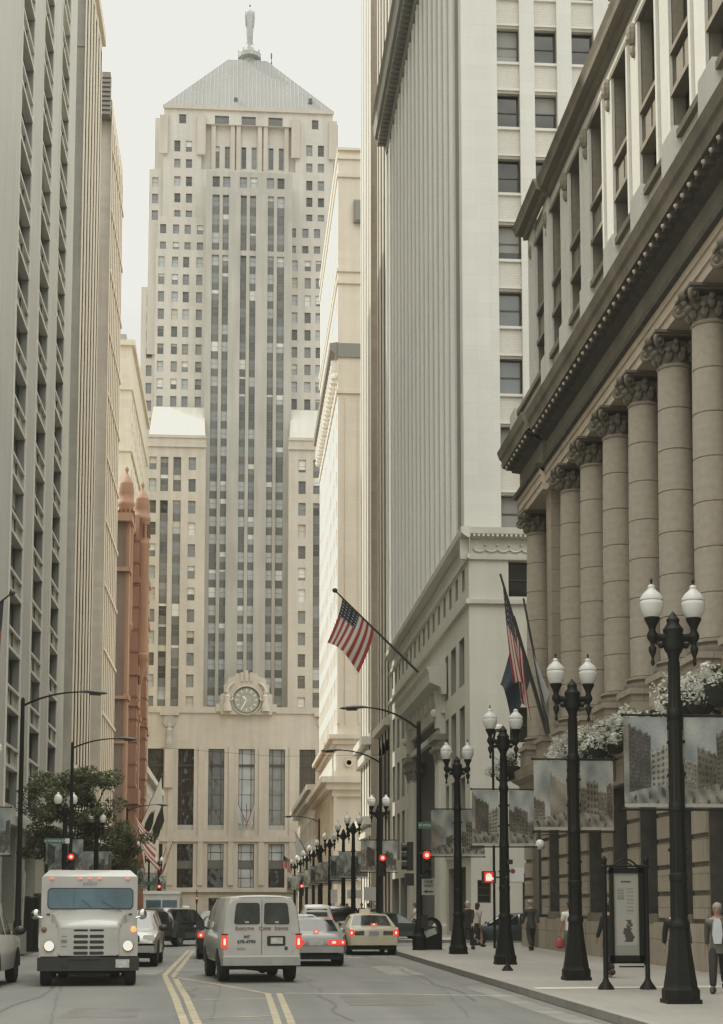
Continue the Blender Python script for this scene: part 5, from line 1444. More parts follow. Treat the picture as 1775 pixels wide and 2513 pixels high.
t = sign('one_way_sign', 'grey one way sign with a black arrow pointing left', p.x, 58.3, p.z, .50, .62, plain('sign_dull', (.30, .30, .275), .6))
M0 = Matrix.Translation((p.x, 58.29, p.z + .17)) @ FACE_CAM
text('lettering', 'ONE', .15, M0, INK, t, bold=.003); text('lettering', 'WAY', .15, Matrix.Translation((p.x, 58.29, p.z + .02)) @ FACE_CAM, INK, t, bold=.003)
b = MB(); b.prism([(p.x + .17, 58.292, p.z - .16), (p.x - .06, 58.292, p.z - .16), (p.x - .06, 58.292, p.z - .11), (p.x - .19, 58.292, p.z - .185), (p.x - .06, 58.292, p.z - .26), (p.x - .06, 58.292, p.z - .21), (p.x + .17, 58.292, p.z - .21)], (0, .006, 0)); b.build('arrow', INK, t)
p = at(1267, 2148, 44.25)
t = sign('parking_sign', 'white no parking sign on the right side of the third lamp', p.x, 44.2, p.z, .42, .42, WHT)
b = MB(); b.lathe([(.07, -.005), (.07, -.01), (.045, -.01), (.045, -.005)], (p.x - .1, 44.2, p.z + .11), 14, axis='y'); b.obox((p.x - .1, 44.194, p.z + .11), (.04, 0, .04), (0, .003, 0), (.008, 0, -.008)); b.build('prohibition_ring', plain('sign_red_dull', (.32, .13, .10), .6), t)
b = MB(); b.box(p.x - .2, p.x + .2, 44.19, 44.199, p.z - .2, p.z - .185); b.build('border', MAT['sign_red_dull'], t)
b = MB(); b.tube([(p.x - .3, 44.24, p.z + .05), (p.x - .1, 44.24, p.z + .05)], .02, 5); b.build('bracket', SIGB, t)
# camera box on the same lamp
p = at(1247, 2116, 44.2); b = MB(); b.box(p.x - .1, p.x + .12, 44.1, 44.3, p.z - .06, p.z + .07); b.tube([(p.x - .1, 44.2, p.z), (7.45, 44.2, p.z)], .025, 5)
tag(b.build('sensor_box', SIGB, None), 'small black box on an arm above the no parking sign', 'sensor')
# plate signs down the street
for (px, py, Y, w, h, lab, mt) in ((871, 2195, 112, 1.1, .6, 'grey blank sign board low on the far right pavement', WHT), (911, 2194, 100, .85, .85, 'pale square sign under the far right red light', WHT), (750, 2171, 149, .4, .5, 'pale round-cornered sign next to the far right red light', WHT), (820, 2200, 120, .5, 1.0, 'pale upright sign among the far right lamps', WHT)):
    p = at(px, py, Y); t = sign('sign_board', lab, p.x, Y, p.z, w, h, mt); b = MB(); b.tube([(p.x, Y + .05, .15), (p.x, Y + .05, p.z)], .04, 6); b.build('post', IRON, t)
# walk lamp post with white dome beside the portal
p0, p1 = at(1211, 1945, 60.5), at(1223, 1790, 60.5)
t = empty('street_light', (p0.x, 60.5, .15), 'thin post with a small white dome light behind the third right lamp', 'street light')
b = MB(); b.tube([(p0.x, 60.5, .15), (p0.x, 60.5, p1.z - .6), (p0.x + .08, 60.5, p1.z - .1), (p1.x - .1, 60.5, p1.z + .1)], .05, 7); b.build('pole', IRON, t)
b = MB(); b.lathe([(.24, 0), (.22, .1), (.12, .18), (.001, .2)], (p1.x + .05, 60.5, p1.z), 14); b.build('dome', OPAL, t)
b = MB(); b.lathe([(.001, -.12), (.16, -.1), (.22, -.01)], (p1.x + .05, 60.5, p1.z), 14); b.build('bowl', plain('bowl_grey', (.14, .14, .13), .5), t)

# --- litter bin
p = at(1054, 2331, 58.6)
def bin_():
    x, y = p.x + .05, 58.7; t = empty('litter_bin', (x, y, .15), 'black iron litter bin with an arched hood at the near right corner', 'litter bin')
    w, h = .40, 1.2; b = MB(); pts = [(x - w, y - .32, .15), (x + w, y - .32, .15), (x + w, y - .32, .15 + h - w)]
    arc_ = [(x + w * math.cos(a), y - .32, .15 + h - w + w * math.sin(a)) for a in [PI * k / 12 for k in range(13)]]
    # side and hood shells with an open front
    ring_o = [(x + w, .15)] + [(q[0], q[2]) for q in arc_] + [(x - w, .15)]
    ring_i = [(x + (a - x) * .72, .15 + (z - .15) * .86 + .05) for a, z in ring_o]
    for yy in (y - .32, y + .32):
        for k in range(len(ring_o) - 1):
            b.quad((ring_o[k][0], yy, ring_o[k][1]), (ring_o[k + 1][0], yy, ring_o[k + 1][1]), (ring_i[k + 1][0], yy, ring_i[k + 1][1]), (ring_i[k][0], yy, ring_i[k][1]))
    for R_ in (ring_o, ring_i):
        for k in range(len(R_) - 1): b.quad((R_[k][0], y - .32, R_[k][1]), (R_[k + 1][0], y - .32, R_[k + 1][1]), (R_[k + 1][0], y + .32, R_[k + 1][1]), (R_[k][0], y + .32, R_[k][1]))
    b.build('hood', IRON, t)
    b = MB(); b.box(x - .3, x + .3, y - .28, y + .28, .17, .5); b.prism([(x - .3, y - .3, .5), (x + .3, y - .3, .5), (x + .3, y - .3, .82)], (0, .6, 0)); b.build('bin_body', IRON, t)
    b = MB(); b.obox((x - .03, y - .31, .78), (.2, 0, .07), (0, .01, 0), (-.04, 0, .11)); b.build('notice', plain('bin_notice', (.33, .34, .32), .6), t)
    b = MB(); b.box(x - .24, x + .2, y - .3, y + .3, .97, 1.0); b.build('shelf', IRON, t)
bin_()
b = MB(); q = at(1040, 2270, 58.4); b.box(q.x - .11, q.x + .14, 58.25, 58.38, .95, 1.42)
tag(b.build('control_box', SIGB, None), 'small black box strapped to the near right corner pole', 'box')

# --- information kiosk
def kiosk():
    Y = 31.0; pl = at(1488, 2430, Y).x; pr = at(1591, 2430, Y).x
    z = .15; t = empty('kiosk', ((pl + pr) / 2, Y, z), 'black framed poster kiosk held between two slim bollard posts', 'kiosk')
    for x in (pl, pr):
        b = MB(); b.lathe([(.17, 0), (.165, .03), (.07, .16), (.05, .22), (.045, 2.35), (.065, 2.37), (.065, 2.42), (.04, 2.44), (.06, 2.5), (.06, 2.55), (.001, 2.62)], (x, Y, z), 14); b.build('post', IRON, t, smooth=True, angle=40)
    x0, x1 = at(1505, 2200, Y).x, at(1566, 2200, Y).x; z0, z1 = at(1540, 2345, Y).z, at(1540, 2143, Y).z
    f = MB()
    for (a, c, e, g) in ((x0 - .06, x0, z0 - .12, z1 + .16), (x1, x1 + .09, z0 - .12, z1 + .16)): f.box(a, c, Y - .08, Y + .08, e, g)
    f.box(x0 - .06, x1 + .09, Y - .08, Y + .08, z0 - .12, z0); f.box(x0 - .06, x1 + .09, Y - .08, Y + .08, z1, z1 + .1)
    f.tube([(pl, Y, z1 + .14), (pr, Y, z1 + .14)], .02, 6); f.tube([(pl, Y, z0 - .14), (pr, Y, z0 - .14)], .02, 6); f.tube([(x1 + .12, Y, z0 - .2), (x1 + .12, Y, z1 + .1)], .015, 5)
    f.tube([(x0 + .1, Y, z0 - .22), (x1 + .1, Y, z0 - .22)], .015, 5)
    f.tube([(x0 + (x1 - x0) * k / 10, Y, z1 + .14 + .14 * math.sin(PI * k / 10)) for k in range(11)], .018, 6); f.tube([(x0 + (x1 - x0) * (.15 + .07 * k), Y, z1 + .12 + .09 * math.sin(PI * k / 10)) for k in range(11)], .012, 5)
    f.build('frame', IRON, t)
    # poster: pale sheet with rounded panel, text block and a dark figure-like shape
    mb = MB(); mb.col = []; nu, nv = 48, 150; w, h = x1 - x0, z1 - z0
    rn = random.Random(5)
    for j in range(nv + 1):
        for i in range(nu + 1):
            u, v = i / nu, j / nv; c = .30 + .05 * v
            ins = .1 < u < .9 and .12 < v < .96 and not (v > .9 and (abs(u - .5) > .4 - (v - .9) * 3))
            if ins: c = .42 - .08 * abs(v - .35)
            if ins and .885 < v < .905 and .3 < u < .7: c = .06
            if ins and .66 < v < .82 and .14 < u < .42 and (int(v * 90) % 3 != 0): c = .22
            if ins and .5 < v < .82 and .52 < u < .8 and (int(v * 90) % 4 < 2): c = .27
            if .16 < v < .43 and abs(u - .58 - .05 * math.sin(v * 37)) < (.10 + .03 * math.sin(v * 90) if v > .33 else .19 - .5 * abs(v - .24) + .02 * math.sin(v * 120)): c = .05 + .03 * rn.random()
            if .36 < v < .38 and abs(u - .56) < .09: c = .25
            c *= rn.uniform(.92, 1.05) * .72; mb.v.append((x0 + w * u, Y - .05, z0 + h * v)); mb.col.append((c, c * .99, c * .9, 1))
    for j in range(nv):
        for i in range(nu):
            a = j * (nu + 1) + i; mb.f.append([a, a + 1, a + nu + 2, a + nu + 1]); mb.m.append(0)
    mb.build('poster', vcol('poster_print', .3), t)
kiosk()
b = MB(); q = at(1246, 2381, 40.0); b.lathe([(.15, 0), (.14, .03), (.06, .14), (.045, .2), (.04, 2.3), (.06, 2.32), (.001, 2.42)], (q.x, 40.0, .15), 12)
tag(b.build('slim_post', IRON, None, smooth=True), 'slim black post with a flared foot in front of the third right lamp', 'post')
# steel post with grey foot at the left kerb
q = at(53, 2340, 55); b = MB(); b.lathe([(.16, 0), (.15, .75), (.05, .8)], (q.x, 55, .15), 10); t = empty('sign_post', (q.x, 55, .15), 'thin pale post with a grey sleeve foot on the left kerb', 'post'); b.build('sleeve', plain('post_sleeve', (.17, .165, .15), .8), t)
b = MB(); b.tube([(q.x, 55, .9), (q.x + .05, 55, 2.9)], .035, 7); b.build('pole', plain('post_steel', (.25, .24, .22), .5), t)
b = MB(); b.lathe([(.30, 0), (.30, 1.9), (.26, 1.95)], (q.x - .05, 57.5, .15), 12); tag(b.build('utility_cabinet', IRON, None), 'dark round cabinet behind the thin pale post at the left kerb', 'cabinet')
# overhead wire above the far street
b = MB(); pa, pb_ = sY(395, 1835, 120), sY(960, 1852, 120); b.tube([pa, (pa + pb_) / 2 - Vector((0, 0, .4)), pb_], .012, 4)
tag(b.build('overhead_wire', IRON, None), 'thin wire slung across the street before the clock tower base', 'wire')
# ================================================================== VEHICLES
TYRE = plain('tyre_rubber', (.015, .015, .014), .8, noise=.2)
RIM = plain('wheel_rim', (.35, .35, .34), .35, .8)
RIMD = plain('wheel_hub_dark', (.05, .05, .05), .5, .3)
UNDER = plain('underbody', (.010, .010, .009), .8)
CGL = plain('car_glass', (.016, .019, .018), .05, ior=1.45, noise=.6, nscale=3)
CGB = plain('truck_screen_blue', (.065, .115, .145), .06, ior=1.5, noise=.25, nscale=1.5)
CGP = plain('car_glass_pale', (.19, .22, .22), .12, ior=1.6, noise=.35, nscale=2.5)
TRED = plain('tail_lens', (.30, .015, .012), .25, emit=(1.0, .05, .03), es=.55)
TGLOW = plain('tail_lens_lit', (.5, .03, .02), .25, emit=(1.0, .035, .02), es=.95)
TCORE = plain('tail_bulb', (.9, .6, .5), .3, emit=(1.0, .60, .50), es=1.3)
HEAD = plain('head_bulb', (.9, .85, .7), .2, emit=(1.0, .86, .60), es=14)
HEADR = plain('head_halo_lens', (.8, .55, .25), .2, emit=(1.0, .62, .25), es=2.2)
ORNG = plain('orange_lens', (.6, .12, .02), .3, emit=(1.0, .25, .08), es=2.2)
CLEAR = plain('clear_lens', (.62, .63, .60), .15, coat=.5)
PLATE = plain('licence_plate', (.42, .42, .39), .5, noise=.3, nscale=14)
CHROME = plain('chrome', (.55, .55, .53), .2, 1.0)
BLKP = plain('black_plastic', (.016, .016, .015), .5)
def paintm(name, col, rough=.28, metal=.0, dirt=.12):
    return plain(name, col, rough, metal, noise=dirt, nscale=1.6, coat=.6)
WHITE_P = paintm('white_truck_paint', (.37, .366, .34), .35); VAN_P = paintm('white_van_paint', (.37, .368, .345), .35)
SILV = paintm('silver_paint', (.36, .36, .34), .3, .5); GREYP = paintm('grey_paint', (.27, .28, .275), .3, .4); BEIGE = paintm('beige_taxi_paint', (.46, .41, .31))
DKGRN = paintm('dark_green_paint', (.05, .068, .062), .22, .3); BLACKP = paintm('black_paint', (.018, .018, .018), .2); DKBLUE = paintm('dark_blue_paint', (.04, .048, .055), .22, .2)

def loft(stations, classify):
    """stations [(y, half-section [(x,z)..])]; returns {part: MB}; classify(i, j) -> part"""
    out = {}
    n = len(stations[0][1])
    def ring(y, p): return [Vector((x, y, z)) for x, z in p] + [Vector((-x, y, z)) for x, z in p[::-1][1:]]
    rings = [ring(y, p) for y, p in stations]
    m = 2 * n - 1
    for i in range(len(rings) - 1):
        for j in range(m - 1):
            jj = j if j < n - 1 else m - 2 - j
            part = classify(i, jj)
            mb = out.setdefault(part, MB())
            a, b, c, d = rings[i][j], rings[i + 1][j], rings[i + 1][j + 1], rings[i][j + 1]
            mb.quad(a, b, c, d)
        mb = out.setdefault('under', MB()); mb.quad(rings[i][m - 1], rings[i + 1][m - 1], rings[i + 1][0], rings[i][0])
    b = out.setdefault('body', MB()); b.poly(rings[0]); b.poly(rings[-1][::-1])
    return out
def weld(o):
    import bmesh
    bm = bmesh.new(); bm.from_mesh(o.data); bmesh.ops.remove_doubles(bm, verts=bm.verts, dist=.0005); bm.to_mesh(o.data); bm.free()
    o.data.polygons.foreach_set('use_smooth', [True] * len(o.data.polygons))
    try: o.data.set_sharp_from_angle(angle=math.radians(38))
    except Exception: pass
def rrect(mb, cx, y, cz, w, h, r, d, m=0, facing=-1, n=4, skew=0):
    """rounded plate standing in the xz plane at y, thickness d towards facing"""
    pts = []
    for (sx_, sz_, a0) in ((1, 1, 0), (-1, 1, 90), (-1, -1, 180), (1, -1, 270)):
        for k in range(n + 1):
            a = math.radians(a0 + 90 * k / n); x = cx + sx_ * (w / 2 - r) + r * math.cos(a); z = cz + sz_ * (h / 2 - r) + r * math.sin(a)
            pts.append(Vector((x + skew * (z - cz) * (1 if x > cx else -1), y, z)))
    if facing < 0: mb.prism(pts[::-1] if False else pts, (0, -d, 0), m)
    else: mb.prism(pts, (0, d, 0), m)
def wheels(root, w, ys, r=.33, wd=.22, rimmat=None):
    for y in ys:
        for sg in (-1, 1):
            t = MB(); xo_ = sg * (w - wd / 2 - .02)
            pr = [(r * .62, -wd / 2 + .01), (r * .9, -wd / 2), (r, -wd / 2 + .04), (r, wd / 2 - .04), (r * .9, wd / 2), (r * .62, wd / 2 - .01)]
            t.lathe(pr, (xo_, y, r), 22, axis='x'); wo = t.build('wheel', TYRE, root, smooth=True, angle=40)
            q = MB(); s = sg * (wd / 2 - .015)
            q.lathe([(r * .63, s * .9), (r * .6, s), (r * .5, s * .75), (.06, s * .9), (.001, s)], (xo_, y, r), 20, axis='x')
            for k in range(6):
                a = k * PI / 3; q.obox((xo_ + s * .95, y + r * .34 * math.cos(a), r + r * .34 * math.sin(a)), (.012, 0, 0), (0, r * .2 * math.cos(a), r * .2 * math.sin(a)), (0, -.035 * math.sin(a), .035 * math.cos(a)))
            q.build('rim', rimmat or RIM, wo)
    for y in ys:
        for sg in (-1, 1):
            a = MB(); a.lathe([(r * 1.22, .0), (.001, .004 * sg)], (sg * (w + .004), y, r + .02), 20, axis='x', a0=0, ang=PI); a.build('wheel_arch', UNDER, root)
def finish(root, parts, paint_, glass=None, extra=None):
    mp = {'body': paint_, 'under': UNDER, 'side_window': CGL, 'windscreen': CGL, 'rear_window': CGL, 'bumper': paint_}
    if glass: mp.update(glass)
    for k, mb in parts.items():
        nm = {'under': 'underbody'}.get(k, k)
        if k == 'side_window': mb.build_each(nm, mp[k], root); continue
        o = mb.build(nm, mp.get(k, paint_), root)
        if k in ('body', 'under', 'bumper'): weld(o)
def sec(w, zb, zbelt, wr, zr, zm=None):
    return [(w * .80, zb), (w * .97, zb + .03), (w, zb + .22), (w, zbelt - .14), (w * .975, zbelt), (wr, zr - .05), (wr * .86, zr), (wr * .45, zr + .018), (0.0001, zr + .022)]
def mirror(root, x, y, z, mat, s=1.0):
    for sg in (-1, 1):
        m = MB(); m.sphere((sg * (x + .10), y, z), .1 * s, 8, 6, 0, 1.1, .6, .8); m.tube([(sg * (x - .04), y + .03, z - .05), (sg * (x + .08), y + .02, z - .03)], .03, 5)
        m.build('mirror', mat, root, smooth=True)
def sedan(name, lab, paint_, cat='car', w=.90, L=4.8, H=1.42, rim=None, group=None, roofw=.60, deck=.98):
    root = empty(name, (0, 0, 0), lab, cat, group); h = L / 2
    S = [(-h, sec(w * .90, .42, deck - .13, w * .80, deck - .12)), (-h + .05, sec(w * .96, .36, deck - .05, w * .88, deck - .03)), (-h + .2, sec(w * .99, .32, deck - .02, w * .92, deck)),
         (-h + .85, sec(w, .27, deck, w * .93, deck + .03)), (-h + 1.42, sec(w, .26, deck - .01, roofw * 1.06, H - .06)), (-h + 1.62, sec(w, .26, deck - .02, roofw * 1.04, H - .01)), (-h + 2.2, sec(w, .26, deck - .04, roofw * 1.04, H)),
         (-h + 2.28, sec(w, .26, deck - .04, roofw * 1.04, H)), (-h + 2.85, sec(w, .26, deck - .06, roofw, H - .03)), (-h + 3.0, sec(w, .26, deck - .06, roofw * .98, H - .07)), (-h + 3.62, sec(w, .26, deck - .08, w * .90, deck - .02)),
         (-h + 4.35, sec(w * .98, .28, deck - .18, w * .88, deck - .14)), (h - .12, sec(w * .93, .34, deck - .27, w * .8, deck - .25)), (h, sec(w * .84, .42, deck - .36, w * .7, deck - .34))]
    def cl(i, j):
        if i == 3: return 'rear_window' if j >= 6 else ('side_window' if j == 4 and False else 'body')
        if i in (4, 5, 7, 8): return 'side_window' if j == 4 else 'body'
        if i == 9: return 'windscreen' if j >= 6 else ('side_window' if j == 4 else 'body')
        return 'body'
    P = loft(S, cl); finish(root, P, paint_)
    wheels(root, w, (-h + .98, h - .92), .32, .2, rim)
    mirror(root, w, h - 1.62 + .3, deck + .02, paint_)
    return root, h
def rear_lights(root, h, items, y=None):
    """items: (part, mat, cx, cz, w, h)"""
    for (nm, mt, cx, cz, ww, hh) in items:
        for sg in ((-1, 1) if cx else (1,)):
            m = MB(); rrect(m, sg * cx, -h - (.0 if y is None else y), cz, ww, hh, min(ww, hh) * .3, .03); o = m.build(nm, mt, root)
            if mt is TGLOW:
                c = MB(); rrect(c, sg * cx, -h - .03 - (.0 if y is None else y), cz, ww * .34, hh * .42, hh * .17, .012); c.build('bulb', TCORE, o)
def place(root, x, y, yaw=0): root.location = (x, y, 0); root.rotation_euler = (0, 0, math.radians(yaw))

# ---- white delivery van, seen from behind
def van():
    R = empty('delivery_van', (0, 0, 0), 'white delivery van seen from behind with coffee service lettering and lit tail lights', 'van')
    w = .935; h = 2.5
    def s(w_, zb, zt, wt, zsh=None): return [(w_ * .82, zb), (w_ * .97, zb + .05), (w_, zb + .25), (w_, 1.05), (w_ * .985, 1.18), (w_ * .90 if zt > 1.6 else w_ * .9, min(zt - .16, 1.72)), (wt, zt - .06), (wt * .8, zt - .015), (.0001, zt + .01)]
    S = [(-h, s(w * .955, .50, 1.96, .68)), (-h + .04, s(w * .98, .48, 1.985, .70)), (-h + .12, s(w, .44, 2.0, .72)), (-h + 1.0, s(w, .40, 2.02, .73)), (-h + 1.2, s(w, .40, 2.02, .73)), (-h + 2.3, s(w, .40, 2.02, .73)), (-h + 2.4, s(w, .40, 2.02, .73)), (-h + 3.2, s(w, .40, 2.0, .72)), (-h + 3.5, s(w, .40, 1.96, .70)),
         (-h + 4.15, s(w, .42, 1.30, .78)), (-h + 4.7, s(w * .97, .44, 1.16, .74)), (h, s(w * .9, .48, 1.02, .66))]
    S[9] = (S[9][0], [(w * .82, .42), (w * .97, .47), (w, .67), (w, 1.0), (w * .985, 1.1), (w * .95, 1.22), (w * .84, 1.26), (w * .6, 1.29), (.0001, 1.3)])
    S[10] = (S[10][0], [(w * .8, .44), (w * .94, .49), (w * .97, .67), (w * .97, .92), (w * .95, 1.0), (w * .9, 1.07), (w * .78, 1.11), (w * .5, 1.13), (.0001, 1.14)])
    S[11] = (S[11][0], [(w * .74, .5), (w * .86, .54), (w * .9, .67), (w * .9, .85), (w * .88, .92), (w * .82, .96), (w * .7, .98), (w * .5, 1.0), (.0001, 1.0)])
    def cl(i, j):
        if i in (5, 7) and j in (4, 5): return 'side_window' if j == 5 or True else 'body'
        if i == 8 and j >= 6: return 'windscreen'
        if i == 8 and j == 5: return 'side_window'
        return 'body'
    P = loft(S, cl)
    P.pop('side_window_', None)
    finish(R, P, VAN_P)
    wheels(R, w, (-h + .95, h - 1.0), .345, .24, RIMD)
    y = -h
    # roof lip, doors, seams
    m = MB(); m.tube([(-.70, y + .05, 1.955), (-.45, y + .02, 1.985), (0, y + .01, 1.995), (.45, y + .02, 1.985), (.70, y + .05, 1.955)], [.012, .025, .03, .025, .012], 6); m.build('roof_lip', plain('van_roof_white', (.70, .695, .66), .35), R, smooth=True)
    for sg in (-1, 1):
        d = MB(); pts = [(sg * .008, .66), (sg * .72, .66), (sg * .725, 1.16), (sg * .60, 1.90), (sg * .008, 1.91)]
        d.prism([(x, y - .004, z) for x, z in (pts if sg < 0 else pts[::-1])], (0, .02, 0)); do = d.build('rear_door', VAN_P, R)
        g = MB(); rr = [(sg * .045, 1.35), (sg * .655, 1.35), (sg * .60, 1.845), (sg * .055, 1.845)]
        # rounded window with a black rubber surround
        def rnd(pts, r, n=4):
            out = []
            for k in range(len(pts)):
                p0, p1, p2 = Vector(pts[k - 1]), Vector(pts[k]), Vector(pts[(k + 1) % len(pts)])
                a = p1 + (p0 - p1).normalized() * r; b = p1 + (p2 - p1).normalized() * r
                for q in range(n + 1):
                    t = q / n; out.append((a * (1 - t) ** 2 + p1 * 2 * t * (1 - t) + b * t * t))
            return out
        o_ = rnd(rr, .07); c_ = sum((v for v in o_), Vector((0, 0))) / len(o_); i_ = [c_ + (v - c_) * .94 for v in o_]
        m = MB(); q = [(v.x, y - .006, v.y) for v in (o_ if sg < 0 else o_[::-1])]; m.prism(q, (0, -.012, 0)); fo = m.build('window_seal', BLKP, do)
        g = MB(); q = [(v.x, y - .019, v.y) for v in (i_ if sg < 0 else i_[::-1])]; g.prism(q, (0, -.004, 0)); g.build('rear_window', CGL, do)
        st = MB(); st.box(sg * .35 - .045, sg * .35 + .045, y - .026, y - .0235, 1.375, 1.42); st.build('sticker', plain('sticker_grey', (.30, .30, .28), .6), do)
        hg = MB()
        for z in (.72, 1.14): hg.box(sg * .72 - .008, sg * .72 + .02, y - .02, y + .01, z, z + .05)
        hg.build('hinge', VAN_P, do)
    m = MB(); m.box(-.006, .006, y - .008, y + .01, .66, 1.91); m.build('door_seam', BLKP, R)
    for sg in (-1, 1):
        m = MB(); rrect(m, sg * .865, y + .01, .965, .15, .33, .03, .035); o = m.build('tail_light', TGLOW, R)
        c = MB(); rrect(c, sg * .865 - .0, y - .025, .945, .045, .15, .02, .012); c.build('bulb', TCORE, o)
        m = MB(); rrect(m, sg * .865, y + .012, 1.115, .15, .04, .01, .04); m.build('lamp_cap', plain('tail_dark', (.05, .01, .01), .3), o)
    b = MB(); pts = [(-.93, y + .25, 0), (-.90, y - .08, 0), (.90, y - .08, 0), (.93, y + .25, 0)]
    b.prism([(x, yy, .40) for x, yy, z in pts], (0, 0, .19)); bo = b.build('bumper', plain('van_bumper_grey', (.30, .30, .285), .4, .3, noise=.15), R)
    b = MB(); b.prism([(x * .99, yy - .005, .59) for x, yy, z in pts], (0, 0, .03)); b.build('bumper_step', plain('van_step', (.5, .5, .47), .5), bo)
    m = MB(); rrect(m, .34, y - .004, .965, .43, .23, .03, .01); po = m.build('plate_recess', BLKP, R)
    m = MB(); m.box(.21, .49, y - .024, y - .018, .90, 1.04); m.build('licence_plate', PLATE, po)
    m = MB(); rrect(m, -.48, y - .005, .80, .2, .03, .01, .02); m.build('handle', plain('van_handle', (.25, .25, .24), .5), R)
    m = MB(); m.lathe([(.045, -.02), (.001, -.024)], (.57, y, .795), 14, axis='y', sx=1, sy=1); m.build('badge', plain('badge_dark', (.05, .055, .07), .4), R)
    Ty = lambda x, z: Matrix.Translation((x, y - .012, z)) @ FACE_CAM
    SEPIA = plain('van_letter_sepia', (.17, .12, .085), .7); INK2 = plain('van_letter_dark', (.07, .065, .06), .7)
    # lettering with larger initials
    x = -.62
    for (wd, wid) in (('EXECUTIVE', .50), ('COFFEE', .33), ('SERVICE', .38)):
        text('lettering', wd[0], .12, Ty(x, 1.25), SEPIA, R, bold=.004, align='LEFT', sx=.9)
        text('lettering', wd[1:], .088, Ty(x + .064, 1.243), SEPIA, R, bold=.003, align='LEFT', sx=.92); x += wid + .045
    text('lettering', '847', .085, Ty(-.35, 1.06), INK2, R, bold=.004, sx=1.1)
    text('lettering', '678-4790', .10, Ty(-.36, .945), INK2, R, bold=.005, sx=1.12)
    for sg in (-1, 1):
        m = MB(); rrect(m, sg * 1.12, h - 1.62, 1.28, .2, .24, .05, .1); m.tube([(sg * .9, h - 1.6, 1.2), (sg * 1.06, h - 1.6, 1.26)], .03, 6); m.build('mirror', BLKP, R)
    ex = MB(); ex.tube([(-.4, y + .3, .34), (.1, y + .5, .33), (.4, y + .4, .32)], [.04, .09, .1], 8); ex.box(-.75, .75, y + .2, y + 1.9, .30, .45); ex.tube([(-.9, y + .95, .345), (.9, y + .95, .345)], .06, 8); ex.sphere((.15, y + .95, .33), .15, 8, 6)
    ex.build('axle', UNDER, R)
    return R
v = van(); p = sZ(641, 2408, 0); place(v, p.x - .29, 37.3 + 2.47, 6.5)

